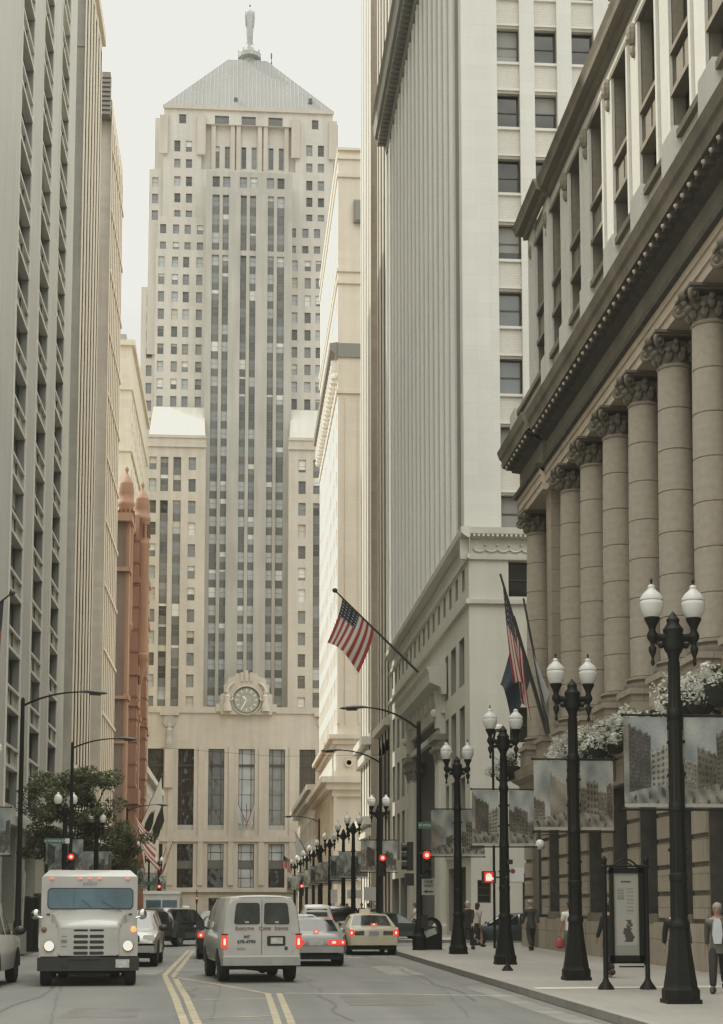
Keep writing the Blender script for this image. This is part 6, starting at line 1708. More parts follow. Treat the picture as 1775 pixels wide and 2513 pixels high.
# ---- white hooded box truck facing the camera
def truck():
    R = empty('box_truck', (0, 0, 0), 'white armoured style box truck with short hood and lit headlights facing the camera', 'truck')
    # local: front at -y
    b = MB()
    w = 1.09
    cab = [(-w, 1.30), (-w, 2.40), (-w + .03, 2.43), (-w + .18, 2.56), (w - .18, 2.56), (w - .03, 2.43), (w, 2.40), (w, 1.30)]
    # box body with chamfered forehead
    y0, yb = 1.15, 6.2
    ring0 = [(-w, y0, .62), (-w, y0, 2.42), (-w + .02, y0, 2.45), (w - .02, y0, 2.45), (w, y0, 2.42), (w, y0, .62)]
    ring1 = [(-w, y0 + .35, .62), (-w, y0 + .35, 2.46), (-w + .17, y0 + .35, 2.60), (w - .17, y0 + .35, 2.60), (w, y0 + .35, 2.46), (w, y0 + .35, .62)]
    ring2 = [(x, yb, z) for x, y, z in ring1]
    b.poly([ring0[i] for i in (0, 5, 4, 3, 2, 1)])
    for A, B_ in ((ring0, ring1), (ring1, ring2)):
        for k in range(5): b.quad(A[k], A[k + 1], B_[k + 1], B_[k])
    b.poly(ring2); b.quad(ring0[0], ring1[0], ring1[5], ring0[5])
    b.quad((-w, y0, .62), (w, y0, .62), (w, yb, .62), (-w, yb, .62))
    o = b.build('box_body', WHITE_P, R); weld(o)
    m = MB(); rrect(m, .02, y0 - .003, 1.94, 1.95, .49, .10, .015); so = m.build('window_seal', BLKP, R)
    m = MB(); rrect(m, .02, y0 - .02, 1.94, 1.91, .45, .09, .01); ws = m.build('windscreen', CGB, R)
    m = MB(); m.box(-.36, -.35, y0 - .036, y0 - .031, 1.72, 2.12); 
    for (xa, za, xb, zb) in ((.12, 1.66, -.18, 1.92), (.72, 1.64, .28, 1.88)): m.tube([(xa, y0 - .06, za), ((xa + xb) / 2 + .02, y0 - .075, (za + zb) / 2), (xb, y0 - .045, zb)], .009, 5)
    m.build('wiper', plain('wiper_dark', (.06, .065, .065), .5), R)
    mm = MB()
    for x in (-.86, -.22, 0, .22, .86):
        m = MB(); m.sphere((x, y0 - .02, 2.395), .05, 10, 6, 0, 1.15, .6, .55); m.build('marker_light', plain('marker_pink', (.5, .12, .08), .3, emit=(1, .25, .15), es=.5) if 'marker_pink' not in MAT else MAT['marker_pink'], R, smooth=True)
    text('lettering', '64203', .11, Matrix.Translation((.0, y0 - .01, 2.28)) @ FACE_CAM, plain('truck_number_blue', (.20, .24, .30), .6), R, bold=.002, sx=1.2)
    # hood: lofted from grille to cowl
    def hs(y, wf, zf, wt, zt, bul): return (y, [(wf, .70), (wf, zf - .12), (wf - .01, zf - .02), (wt, zt - .03), (wt * .92, zt), (.34, zt + bul * .6), (.26, zt + bul), (.0001, zt + bul * 1.1)])
    H = [hs(0.02, .665, 1.28, .62, 1.33, .0), hs(.05, .67, 1.33, .64, 1.37, .005), hs(.35, .72, 1.42, .70, 1.47, .02), hs(.8, .80, 1.52, .78, 1.57, .04), hs(1.16, .86, 1.60, .84, 1.64, .06)]
    P = loft(H, lambda i, j: 'body'); P['hood'] = P.pop('body'); P.pop('under')
    o = P['hood'].build('hood', WHITE_P, R); weld(o)
    # fenders with flat faces
    for sg in (-1, 1):
        f = MB(); pts = [(.66, .66), (1.08, .66), (1.085, 1.12), (1.04, 1.34), (.93, 1.41), (.74, 1.36), (.66, 1.20)]
        q = [(sg * x, .06, z) for x, z in pts]
        f.prism(q if sg < 0 else q[::-1], (0, 1.12, 0)); fo = f.build('fender', WHITE_P, R, smooth=True, angle=30)
        l = MB(); l.lathe([(.125, .01), (.12, -.03), (.10, -.035), (.10, .0)], (sg * .865, .06, .885), 24, axis='y'); l.build('headlight_ring', CHROME, fo)
        l = MB(); l.lathe([(.10, -.02), (.07, -.045), (.001, -.055)], (sg * .865, .06, .885), 20, axis='y'); hl = l.build('headlight', HEADR, R)
        l = MB(); l.lathe([(.075, -.05), (.05, -.07), (.001, -.075)], (sg * .865, .06, .885), 18, axis='y'); l.build('bulb', HEAD, hl)
        l = MB(); l.sphere((sg * .985, .05, 1.255), .062, 12, 8, 0, 1, .6, 1.1); l.build('turn_signal', ORNG if sg > 0 else plain('turn_off', (.16, .10, .06), .4), R, smooth=True)
        m = MB(); m.sphere((sg * 1.2, .95, 1.58), .12, 12, 8, 0, .9, .5, 1.0); m.tube([(sg * 1.05, .9, 1.5), (sg * 1.2, .95, 1.55)], .025, 6); m.build('mirror', CHROME, R, smooth=True)
        m = MB(); m.box(sg * .93 - .04, sg * .93 + .04, 1.12, 1.16, 1.565, 1.60); m.build('vent', BLKP, R)
    g = MB(); rrect(g, 0, .02, .985, 1.30, .62, .04, .03); g.build('grille_panel', WHITE_P, R)
    go = MB(); GR = []
    gp = [x for x in R.children if x.name.startswith('grille_panel')][0]
    for c in (-.175, .175):
        for k in range(5):
            s = MB(); hh = .045 if k in (0,) else .072; rrect(s, c + .0, -.011, 1.235 - k * .123 - (.012 if k else 0), .32, hh, .03, .004); s.build('grille_slot', BLKP, gp)
    for k in range(3):
        s = MB(); rrect(s, -.54, -.011, 1.10 - k * .112, .13, (.022, .075, .03)[k], .01, .004); s.build('side_slot', plain('slot_grey', (.16, .155, .14), .6), gp)
    s = MB()
    for k in range(6): 
        for c in (-.52, .52): s.box(c - .12, c + .12, -.014, -.009, 1.27 - k * .115, 1.278 - k * .115)
    s.build_each('grille_rib', plain('rib_shadow', (.36, .355, .33), .6), gp)
    b = MB(); b.prism([(-1.1, -.02, .34), (1.1, -.02, .34), (1.12, .12, .34), (-1.12, .12, .34)], (0, 0, .30)); bo = b.build('bumper', plain('bumper_black', (.018, .018, .017), .45, noise=.3), R)
    b = MB(); b.box(-.42, .26, -.05, -.02, .60, .66); b.box(-.6, -.45, -.04, -.02, .42, .62); b.tube([(-.36, -.04, .595), (.26, -.04, .6)], .012, 5); b.build('winch_bar', BLKP, bo)
    b = MB(); b.box(.60, .90, -.032, -.022, .41, .59); b.build('licence_plate', PLATE, bo)
    u = MB(); u.box(-.95, .95, .15, 5.8, .42, .66); u.tube([(-.85, .55, .33), (-.2, .55, .27), (.2, .55, .27), (.85, .55, .33)], .055, 8); u.box(-.45, .4, .1, .3, .24, .3); u.build('chassis', UNDER, R)
    for y in (.55, 4.6):
        for sg in (-1, 1):
            for q in ((0,) if y < 1 else (0, .3)):
                t = MB(); xo_ = sg * (.93 - q); r = .40; wd = .25
                t.lathe([(r * .6, -wd / 2), (r * .93, -wd / 2), (r, -wd / 2 + .05), (r, wd / 2 - .05), (r * .93, wd / 2), (r * .6, wd / 2)], (xo_, y, r), 20, axis='x'); t.build('wheel', TYRE, R, smooth=True)
    return R
t = truck(); p = sY(218, 2300, 36.0); place(t, p.x, 36.0, 4.9)

# ---- sedan right of the van
r, h = sedan('sedan', 'grey sedan with wide red tail lights stopped right of the white van', GREYP, w=.88, L=4.7, H=1.40, deck=.97)
rear_lights(r, h, [('tail_light', TGLOW, .52, .70, .34, .15), ('tail_light', TGLOW, .78, .70, .16, .15), ('brake_light', TGLOW, 0, 1.02, .18, .05)], y=-.02)
m = MB(); rrect(m, 0, -h + .02, .70, .42, .17, .02, .03); m.build('licence_plate', PLATE, r)
m = MB(); m.prism([(-.86, -h + .12, .40), (-.8, -h - .06, .40), (.8, -h - .06, .40), (.86, -h + .12, .40)], (0, 0, .17)); m.build('bumper', GREYP, r)
m = MB(); m.box(-.75, .75, -h + .05, h - .3, .2, .38); m.build('chassis', UNDER, r)
m = MB(); m.box(-.34, -.05, -h + 1.02, -h + 1.04, 1.06, 1.3); 
bpy.data.meshes  # noqa
p = sZ(848, 2371, 0); place(r, p.x - .88, p.y + h - .3, 0)

# ---- taxi
r, h = sedan('taxi', 'beige taxi with roof sign and lit brake lights waiting by the right kerb', BEIGE, cat='taxi', w=.93, L=5.2, H=1.46, roofw=.66, deck=1.0)
rear_lights(r, h, [('tail_light', TGLOW, .80, .80, .18, .24), ('brake_light', TGLOW, 0, 1.10, .24, .07)], y=-.02)
m = MB(); rrect(m, .52, -h + .02, .79, .36, .17, .03, .02); rrect(m, -.52, -h + .02, .79, .36, .17, .03, .02); m.build('trunk_trim', plain('taxi_trim_dark', (.05, .048, .04), .4), r)
m = MB(); rrect(m, 0, -h + .02, .78, .36, .16, .02, .035); m.build('licence_plate', plain('plate_blue', (.22, .26, .29), .5), r)
m = MB(); m.prism([(-.90, -h + .15, .36), (-.84, -h - .09, .36), (.84, -h - .09, .36), (.90, -h + .15, .36)], (0, 0, .29)); m.build('bumper', BEIGE, r)
m = MB(); rrect(m, -.1, -.3, 1.56, .38, .17, .03, .12); m.build('roof_sign', plain('taxi_sign', (.66, .58, .46), .4), r)
m = MB(); m.box(-.8, .8, -h + .05, h - .3, .2, .4); m.build('chassis', UNDER, r)
p = sZ(911, 2344, 0); place(r, p.x, p.y + h - .4, 1.5)

# ---- dark green sedan crossing right to left behind the taxi
r, h = sedan('sedan', 'dark green sedan turning across the street beyond the taxi', DKGRN, w=.90, L=4.9, H=1.43, roofw=.64)
p = sZ(1014, 2311, 0); place(r, p.x - 1.35, p.y - .3, -84)
# ---- dark sedan waiting in the cross street behind the lamp posts
r, h = sedan('sedan', 'dark blue older sedan in the cross street between the right lamp posts', DKBLUE, w=.90, L=4.9, H=1.44, roofw=.64)
m = MB(); rrect(m, 0, h - .02, .60, .55, .2, .02, .03, facing=1)
m.build('grille', CHROME, r)
for sg in (-1, 1):
    m = MB(); rrect(m, sg * .56, h - .06, .62, .34, .15, .03, .06, facing=1); m.build('headlight', CLEAR, r)
    m = MB(); rrect(m, sg * .78, h - .12, .62, .1, .13, .03, .1, facing=1); m.build('turn_signal', ORNG if sg > 0 else CLEAR, r)
m = MB(); m.prism([(-.88, h - .15, .38), (-.8, h + .1, .38), (.8, h + .1, .38), (.88, h - .15, .38)][::-1], (0, 0, .12)); m.build('bumper', CHROME, r)
p = sZ(1150, 2323, 0); place(r, p.x + h - .45, 69.2, 84)
r['label'] = 'dark blue older sedan in the cross street between the right lamp posts'
# ---- wagons and sport utility cars
def suv(name, lab, paint_, w=.92, L=4.6, H=1.72, cat='car', rim=None, belt=1.06, group=None):
    root = empty(name, (0, 0, 0), lab, cat, group); h = L / 2; rw = w * .76
    S = [(-h, sec(w * .93, .48, belt - .05, rw * .9, H - .35)), (-h + .06, sec(w * .97, .42, belt - .02, rw * .96, H - .16)), (-h + .25, sec(w, .36, belt, rw, H - .03)), (-h + .9, sec(w, .32, belt, rw * 1.02, H)), (-h + 1.0, sec(w, .32, belt, rw * 1.02, H)), (-h + 1.95, sec(w, .32, belt - .02, rw * 1.02, H)), (-h + 2.05, sec(w, .32, belt - .02, rw * 1.02, H)), (-h + 2.7, sec(w, .32, belt - .03, rw, H - .04)), (-h + 2.85, sec(w, .32, belt - .03, rw * .98, H - .09)),
         (-h + 3.4, sec(w, .33, belt - .05, w * .9, belt + .03)), (h - .35, sec(w * .98, .36, belt - .12, w * .87, belt - .06)), (h - .08, sec(w * .94, .40, belt - .2, w * .8, belt - .16)), (h, sec(w * .86, .46, belt - .32, w * .72, belt - .28))]
    def cl(i, j):
        if i in (2, 4, 6, 7) and j == 4: return 'side_window'
        if i == 8: return 'windscreen' if j >= 6 else ('side_window' if j == 4 else 'body')
        if i == 0 and j == 99: return 'rear_window'
        return 'body'
    P = loft(S, cl); finish(root, P, paint_, {'windscreen': CGP})
    wheels(root, w, (-h + .85, h - .85), .36, .23, rim)
    mirror(root, w, h - 1.35, belt + .05, BLKP, 1.3)
    # rear window
    m = MB(); q = [(-rw * .88, -h - .012, belt + .02), (rw * .88, -h - .012, belt + .02), (rw * .80, -h + .045, H - .22), (-rw * .80, -h + .045, H - .22)]
    m.prism([Vector(a) for a in q], (0, -.02, 0)); m.build('rear_window', CGL, root)
    return root, h
def front_face(r, h, z=.78, gw=.8, gm=None, lit=False):
    m = MB(); rrect(m, 0, h - .03, z, gw, .2, .04, .05, facing=1); m.build('grille', gm or BLKP, r)
    for sg in (-1, 1):
        m = MB(); rrect(m, sg * .66, h - .09, z + .02, .34, .17, .05, .08, facing=1); m.build('headlight', CLEAR, r)
        m = MB(); rrect(m, sg * .62, h - .0, z - .33, .2, .11, .05, .03, facing=1); m.build('fog_light', BLKP, r)
    m = MB(); m.prism([(-.9, h - .2, .42), (-.82, h + .05, .42), (.82, h + .05, .42), (.9, h - .2, .42)][::-1], (0, 0, .2)); m.build('bumper', MAT['silver_paint'], r)
r, h = suv('sport_utility_car', 'silver sport utility car just behind the white truck', SILV, H=1.62)
front_face(r, h, .82); m = MB(); m.box(-.7, .7, -h + .1, h - .2, .25, .4); m.build('chassis', UNDER, r)
p = sZ(391, 2371, 0); place(r, p.x - .93, 47 + h - .2, 180)
r, h = suv('sport_utility_car', 'black sport utility car turning in the crossing beyond the silver one', BLACKP, H=1.66, belt=1.1)
m = MB(); m.box(-.75, .75, -h + .1, h - .2, .25, .45); m.build('chassis', UNDER, r)
p = sZ(432, 2322, 0); place(r, p.x, 71 + .3, -24)
r, h = suv('minivan', 'silver minivan parked at the left edge of the photo', paintm('pale_silver', (.62, .62, .60), .35, .0), w=.95, L=4.8, H=1.92, cat='minivan', belt=1.16)
p = sZ(43, 2395, 0); place(r, -6.02, 38.9 - h, 0)
rear_lights(r, h, [('tail_light', TRED, .84, 1.0, .1, .3)], y=.02)
r, h = sedan('sedan', 'dark sedan with one red tail light showing left of the white van', BLACKP, w=.88, L=4.7, H=1.42)
rear_lights(r, h, [('tail_light', TGLOW, .70, .80, .22, .17)], y=-.02)
m = MB(); m.box(-.75, .75, -h + .05, h - .3, .2, .4); m.build('chassis', UNDER, r)
p = sZ(480, 2352, 0); place(r, p.x + .90, 53.6 + h - .4, 0)
# ---- small distant traffic
r, h = sedan('sedan', 'white sedan roof showing right of the white van, nearer one', paintm('white_car_paint', (.6, .59, .55)), w=.88, L=4.6, H=1.42)
rear_lights(r, h, [('tail_light', TGLOW, .70, .80, .2, .15)], y=-.02)
place(r, 2.45, 62, 0)
r, h = suv('sport_utility_car', 'pale sport utility car with dark rear window beyond the white sedan', MAT['white_car_paint'], w=.9, L=4.6, H=1.8, belt=1.15)
rear_lights(r, h, [('tail_light', TGLOW, .80, 1.0, .12, .3)], y=.02)
p = sY(778, 2280, 88); place(r, p.x, 88 + h, 0)
for (px, Y, lab, pm, kind) in ((455, 100, 'white car far down the street left of the white van', 'white_car_paint', 0), (520, 92, 'pale car roof far ahead above the dark sedan', 'silver_paint', 0), (835, 100, 'dark car waiting far ahead beside the taxi roof', 'black_paint', 1), (440, 120, 'white minivan far down the street by the far truck', 'white_car_paint', 1)):
    p = sY(px, 2260, Y)
    r, h = (suv if kind else sedan)('car', lab, MAT[pm], group=None)
    place(r, p.x, Y + 2.3, 180 if px < 500 else 0)
# ---- far white parcel truck
def far_truck():
    R = empty('box_truck', (0, 0, 0), 'smaller white box truck far down the street behind the first truck', 'truck')
    b = MB(); b.box(-1.15, 1.15, 0, 6, .5, 2.62); b.box(-1.1, 1.1, -.9, 0, .5, 1.35)
    o = b.build('box_body', MAT['white_car_paint'], R)
    m = MB(); m.box(-1.0, -.04, -.03, -.0, 1.5, 2.1); m.box(.04, 1.0, -.03, 0, 1.5, 2.1); m.build('windscreen', CGB, R)
    m = MB(); m.box(-1.2, 1.2, -.12, .1, 2.5, 2.68); m.build('roof_cap', plain('cap_white', (.8, .79, .75), .4), R)
    m = MB(); m.box(-.6, .6, -.93, -.9, .7, 1.1); m.build('grille', BLKP, R)
    m = MB(); m.box(-1.1, 1.1, -1.0, -.9, .4, .6); m.build('bumper', BLKP, R)
    for y in (0, 4.6):
        for sg in (-1, 1):
            t = MB(); t.lathe([(.2, -.12), (.4, -.12), (.4, .12), (.2, .12)], (sg * .95, y, .4), 16, axis='x'); t.build('wheel', TYRE, R)
    return R
t = far_truck(); p = sY(397, 2191, 104); place(t, p.x, 104, 0)
# ================================================================== FLAGS
FLG = vcol('flag_cloth', .8, .3)
def us(u, v):
    n = math.sin(u * 997.1 + v * 331.7) * .5 + .5
    if u < .40 and v > 6 / 13:
        i, j = (u / .40) * 6, (v - 6 / 13) / (7 / 13) * 5
        if (i % 1 - .5) ** 2 + ((j % 1) - .5) ** 2 < .05: return (.5, .5, .48, 1)
        return (.022, .028, .045, 1)
    return (.32, .045, .04, 1) if int((1 - v) * 13 - 1e-6) % 2 == 0 else (.60, .59, .55, 1)
def flag(lab, base, tip, fw, drop, design, nu=40, nv=30, t0=.12, t1=.72, sway=(0, 0), fold=.25, group='flags on poles along the street', ball=True, twist=1.0, pole_r=.035, skewd=0.0, slump=0.0):
    """pole from base to tip; the hoist edge runs along the pole, cloth hangs straight down in folds"""
    base = Vector(base); tip = Vector(tip)
    t = empty('flag', base, lab, 'flag', group)
    b = MB(); b.tube([base, tip], [pole_r * 1.2, pole_r * .7], 8)
    po = b.build('pole', plain('flagpole_dark', (.035, .033, .03), .5) if 'flagpole_dark' not in MAT else MAT['flagpole_dark'], t)
    if ball:
        b = MB(); b.sphere(tip, pole_r * 2.4, 10, 8); b.build('finial', MAT['flagpole_dark'], po, smooth=True)
    d = (base - tip); ln = d.length; d.normalize()
    side = Vector((-d.y, d.x, 0)); 
    side = side.normalized() if side.length > .01 else Vector((0, 1, 0))
    mb = MB(); mb.col = []
    for j in range(nv + 1):
        for i in range(nu + 1):
            a, s = j / nv, i / nu               # a along the pole from the tip, s down the cloth
            p = tip + d * (ln * (t0 + (t1 - t0) * a))
            fall = s * drop * (1 - .12 * math.sin(PI * a))
            gather = 1 - slump * s
            c = tip + d * (ln * (t0 + (t1 - t0) * .5))
            p = c + (p - c) * gather if slump else p
            w = fold * s * (math.sin(a * 9.0 * twist + 1.3 * s) + .4 * math.sin(a * 17 * twist + 3 * s))
            q = p + Vector((sway[0] * s ** 1.4 * drop, sway[1] * s * drop, -fall)) + side * w + d * (fold * .5 * s * math.cos(a * 9 * twist)) + d * skewd * s * drop
            mb.v.append(tuple(q)); mb.col.append(design(s, 1 - a))
    for j in range(nv):
        for i in range(nu):
            k = j * (nu + 1) + i; mb.f.append([k, k + 1, k + nu + 2, k + nu + 1]); mb.m.append(0)
    mb.build('cloth', FLG, t, smooth=True, angle=80)
    return t
B_, T_ = sY(1027, 1650, 97), sY(822, 1449, 97)
def us2(s, a):  # stripes run down the cloth from the pole, canton at the tip
    return us(s, a)
flag('stars and stripes flag on a long slanted pole above the stone tower portal', B_, T_, 0, 2.75, us2, 60, 40, .09, .47, (-.36, 0), .16, twist=.8, pole_r=.07)
B_, T_ = sY(1343, 1800, 57.5), sY(1228, 1408, 57.0)
flag('furled stars and stripes flag hanging on the colonnaded building, beside the columns', B_, T_, 0, 3.2, us2, 60, 40,   .05, .50, (.10, 0), .22, slump=.32, twist=1.2, ball=False, pole_r=.06)
B_, T_ = sY(1347, 1800, 55.3), sY(1285, 1468, 55.0)
flag('white and pale blue flag hanging behind the furled striped flag', B_, T_, 0, 2.3, lambda s, a: (.16, .24, .33, 1) if (.15 < a < .38 or .62 < a < .85) else (.52, .54, .56, 1), 40, 30, .08, .55, (.22, 0), .2, slump=.25, ball=False, pole_r=.05)
B_, T_ = sY(1345, 1802, 58.6), sY(1262, 1512, 58.8)
flag('dark blue flag hanging lowest of the flags on the colonnaded building', B_, T_, 0, 2.2, lambda s, a: (.22, .18, .08, 1) if (s - .35) ** 2 + (a - .5) ** 2 < .02 else (.045, .06, .085, 1), 40, 30, .02, .5, (-.30, 0), .2, slump=.2, ball=False, pole_r=.05)
B_, T_ = Vector((XL, 71, 12.4)), sY(30, 1455, 70.5)
flag('dark flag with red stripes cut off by the left edge of the photo', B_, T_, 0, 5.2, lambda s, a: (.035, .038, .05, 1) if int(s * 8 + a * 6) % 4 else (.22, .07, .06, 1), 50, 30, .09, .6, (0, 0), .3, pole_r=.06, slump=.1)
def wb(s, a): return (.03, .032, .03, 1) if (.22 < s < .6 and abs(a - .35) < .28 - abs(s - .4)) or (s > .62 and a > .45) else (.62, .60, .54, 1)
flag('black and white flag on the left facade above the tree crown', sY(325, 2070, 172), sY(398, 1903, 168), 0, 4.6, wb, 40, 24, .02, .75, (.12, 0), .18, pole_r=.045)
flag('red striped flag just below the black and white flag', sY(360, 2115, 165), sY(330, 1990, 163), 0, 2.2, lambda s, a: us(s * .6 + .4, a), 40, 24, .0, .8, (.75, 0), .15, pole_r=.04, ball=False)
flag('pale flag drooping low beside the far left lamps', sY(395, 2150, 190), sY(424, 2065, 188), 0, 3.4, lambda s, a: (.58, .55, .50, 1) if a < .8 else (.3, .06, .05, 1), 30, 20, .0, .6, (-.25, 0), .3, pole_r=.05, ball=False, slump=.3)
flag('striped flag low on the left facade before the clock tower', sY(385, 2150, 200), sY(408, 2080, 198), 0, 3.2, lambda s, a: us(s, a), 30, 20, .0, .7, (-.4, 0), .3, pole_r=.05, ball=False, slump=.3)
flag('pale grey flag on the right facade before the clock tower', sY(765, 2112, 190), sY(723, 2040, 188), 0, 2.2, lambda s, a: (.36, .38, .38, 1), 30, 20, .05, .75, (0, 0), .2, pole_r=.05, ball=False, skewd=.2)
flag('small red striped flag low on the right facade', sY(720, 2120, 200), sY(694, 2098, 198), 0, 1.6, lambda s, a: us(s, a), 24, 16, .05, .8, (0, 0), .2, pole_r=.04, ball=False)
for (px, tp, lab, dz) in ((606, 584, 'left small flag over the clock tower entrance', 0), (606, 605, 'middle small flag over the clock tower entrance', 1), (606, 625, 'right small flag over the clock tower entrance', 2)):
    flag(lab, sY(px, 2022, 313.6), sY(tp, 1972, 310), 0, 3.2, (lambda s, a: (.4, .42, .44, 1), lambda s, a: us(s, a), lambda s, a: (.62, .60, .58, 1))[dz], 24, 16, .0, .7, (0, 0), .15, pole_r=.07, ball=False, slump=.4)

# ================================================================== TREE AND FLOWERS
LEAF = vcol('leaf', .6, .35)
def foliage(clumps, n_per, size, cols, rnd, flat=1.0):
    mb = MB(); mb.col = []
    for (c, r, sh) in clumps:
        for _ in range(n_per):
            while True:
                p = Vector((rnd.uniform(-1, 1), rnd.uniform(-1, 1), rnd.uniform(-1, 1)))
                if .2 < p.length < 1: break
            p = Vector((p.x * r, p.y * r, p.z * r * flat)) + c
            a = Vector((rnd.gauss(0, 1), rnd.gauss(0, 1), rnd.gauss(0, .5))).normalized(); b = a.cross(Vector((rnd.gauss(0, 1), rnd.gauss(0, 1), rnd.gauss(0, 1)))).normalized()
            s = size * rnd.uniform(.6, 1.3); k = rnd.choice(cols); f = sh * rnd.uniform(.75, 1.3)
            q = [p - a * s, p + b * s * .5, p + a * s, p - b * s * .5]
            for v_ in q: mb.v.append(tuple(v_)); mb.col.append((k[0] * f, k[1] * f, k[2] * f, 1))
            n = len(mb.v); mb.f.append([n - 4, n - 3, n - 2, n - 1]); mb.m.append(0)
    return mb
def tree(x, y, H, R, lab, seed, nl=46, npl=170, lean=(0, 0)):
    rnd = random.Random(seed)
    t = empty('street_tree', (x, y, .15), lab, 'tree', 'leafy street trees on the left pavement')
    b = MB(); h0 = H * .36
    b.tube([(x, y, .1), (x + .05, y, h0 * .5), (x + lean[0] * .2, y, h0)], [.2, .16, .13], 9)
    ends = []
    for k in range(9):
        a = k * 2.4 + rnd.uniform(-.3, .3); rr = R * rnd.uniform(.5, .85); zz = H * rnd.uniform(.5, .92)
        e = Vector((x + lean[0] + rr * math.cos(a), y + rr * math.sin(a), zz)); s = Vector((x + lean[0] * .2, y, h0 * rnd.uniform(.85, 1.0)))
        m = s.lerp(e, .5) + Vector((0, 0, .5)); b.tube([s, m, e], [.085, .05, .02], 6); ends.append(e); ends.append(m)
        for q in range(2):
            e2 = e + Vector((rnd.uniform(-1.2, 1.2), rnd.uniform(-1.2, 1.2), rnd.uniform(-.2, .8))); b.tube([m.lerp(e, .6), e2], [.03, .012], 5); ends.append(e2)
    b.build('trunk', plain('bark', (.055, .048, .04), .9, noise=.3, nscale=8) if 'bark' not in MAT else MAT['bark'], t)
    cl = []
    for k in range(nl):
        if k < len(ends): c = ends[k] + Vector((rnd.uniform(-.4, .4), rnd.uniform(-.4, .4), rnd.uniform(-.2, .4)))
        else:
            a = rnd.uniform(0, 2 * PI); rr = R * math.sqrt(rnd.random()) * 1.05; zz = H * (.40 + .58 * rnd.random()); f = math.sqrt(max(.05, 1 - ((zz / H - .62) / .42) ** 2))
            c = Vector((x + lean[0] + rr * f * math.cos(a), y + rr * f * math.sin(a), zz))
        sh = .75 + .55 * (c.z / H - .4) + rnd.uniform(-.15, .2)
        cl.append((c, R * rnd.uniform(.17, .30), sh))
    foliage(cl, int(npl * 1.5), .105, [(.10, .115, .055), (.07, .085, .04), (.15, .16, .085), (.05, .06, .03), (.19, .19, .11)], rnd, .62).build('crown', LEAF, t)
tree(-10.1, 100, 10.4, 3.3, 'big leafy tree behind the white truck roof on the left pavement', 11, 70, 190, (-.3, 0))
tree(-9.8, 112, 7.6, 3.0, 'second leafy tree on the left, beyond and right of the big one', 12, 50, 170, (.6, 0))
tree(-10.2, 132, 6.0, 2.6, 'small dark tree beside the far left lamps', 13, 34, 120)
WHTP = [(.62, .62, .57), (.75, .75, .70), (.5, .52, .45)]
def planter(x, y0, y1, z, lab, seed, leafy=.5, xs=0.0):
    rnd = random.Random(seed); t = empty('flower_box', (x, (y0 + y1) / 2, z), lab, 'flower box', 'white flower boxes along the ledge of the colonnaded building')
    b = MB(); n = max(1, round((y1 - y0) / 1.5))
    for k in range(n):
        yc = y0 + (y1 - y0) * (k + .5) / n; b.lathe([(.15, -.5), (.30, -.38), (.40, -.1), (.41, 0), (.36, .02)], (x, yc, z), 12)
        b.tube([(x + .3, yc, z - .4), (XR + .02, yc, z - .55)], .05, 6)
    b.build_each('basket', plain('basket_dark', (.02, .02, .017), .8) if 'basket_dark' not in MAT else MAT['basket_dark'], t)
    cl = []; nn = int((y1 - y0) * 5)
    for k in range(nn): cl.append((Vector((x + rnd.uniform(-.35, .2), rnd.uniform(y0, y1), z + rnd.uniform(-.35, .35))), rnd.uniform(.16, .3), rnd.uniform(.7, 1.2)))
    foliage(cl, 60, .07, [(.05, .065, .03), (.08, .10, .045), (.035, .05, .022)], rnd).build('foliage', LEAF, t)
    cl2 = [(c + Vector((-.22, -.05, .08)), r * 1.05, f) for c, r, f in cl]
    tag(foliage(cl2, int(95 * (1 - leafy)) + 12, .055, WHTP, rnd).build('blossom', LEAF, t), kind='stuff')
planter(11.05, 62.6, 66.0, 7.35, 'white flower box at the far corner of the colonnaded building ledge', 21, .3)
planter(11.05, 47.0, 53.6, 6.75, 'long white flower box on the ledge left of the nearest lamp banner', 22, .0)
planter(11.05, 41.4, 46.4, 6.7, 'white flower box on the ledge right behind the nearest lamp post', 23, .3)
planter(11.05, 34.5, 40.9, 6.8, 'greener flower box at the right edge of the photo', 24, .55)

# ================================================================== PEOPLE
SKIN = plain('skin', (.36, .22, .15), .55)
def skin_mesh(name, verts, edges, radii, mat, parent, rootv=0, sub=1):
    me = bpy.data.meshes.new(name); me.from_pydata(verts, edges, [])
    o = bpy.data.objects.new(name, me); COL.objects.link(o)
    mod = o.modifiers.new('s', 'SKIN'); mod.use_smooth_shade = True
    sv = me.skin_vertices[0].data
    for i, r in enumerate(radii):
        sv[i].radius = r if hasattr(r, '__len__') else (r, r); sv[i].use_root = (i == rootv)
    m2 = o.modifiers.new('d', 'SUBSURF'); m2.levels = sub; m2.render_levels = sub
    dg = bpy.context.evaluated_depsgraph_get(); nm = bpy.data.meshes.new_from_object(o.evaluated_get(dg))
    bpy.data.objects.remove(o); nm.materials.clear(); nm.materials.append(mat); nm.name = name
    nm.polygons.foreach_set('use_smooth', [True] * len(nm.polygons))
    o = bpy.data.objects.new(name, nm); COL.objects.link(o); o.parent = parent
    return o
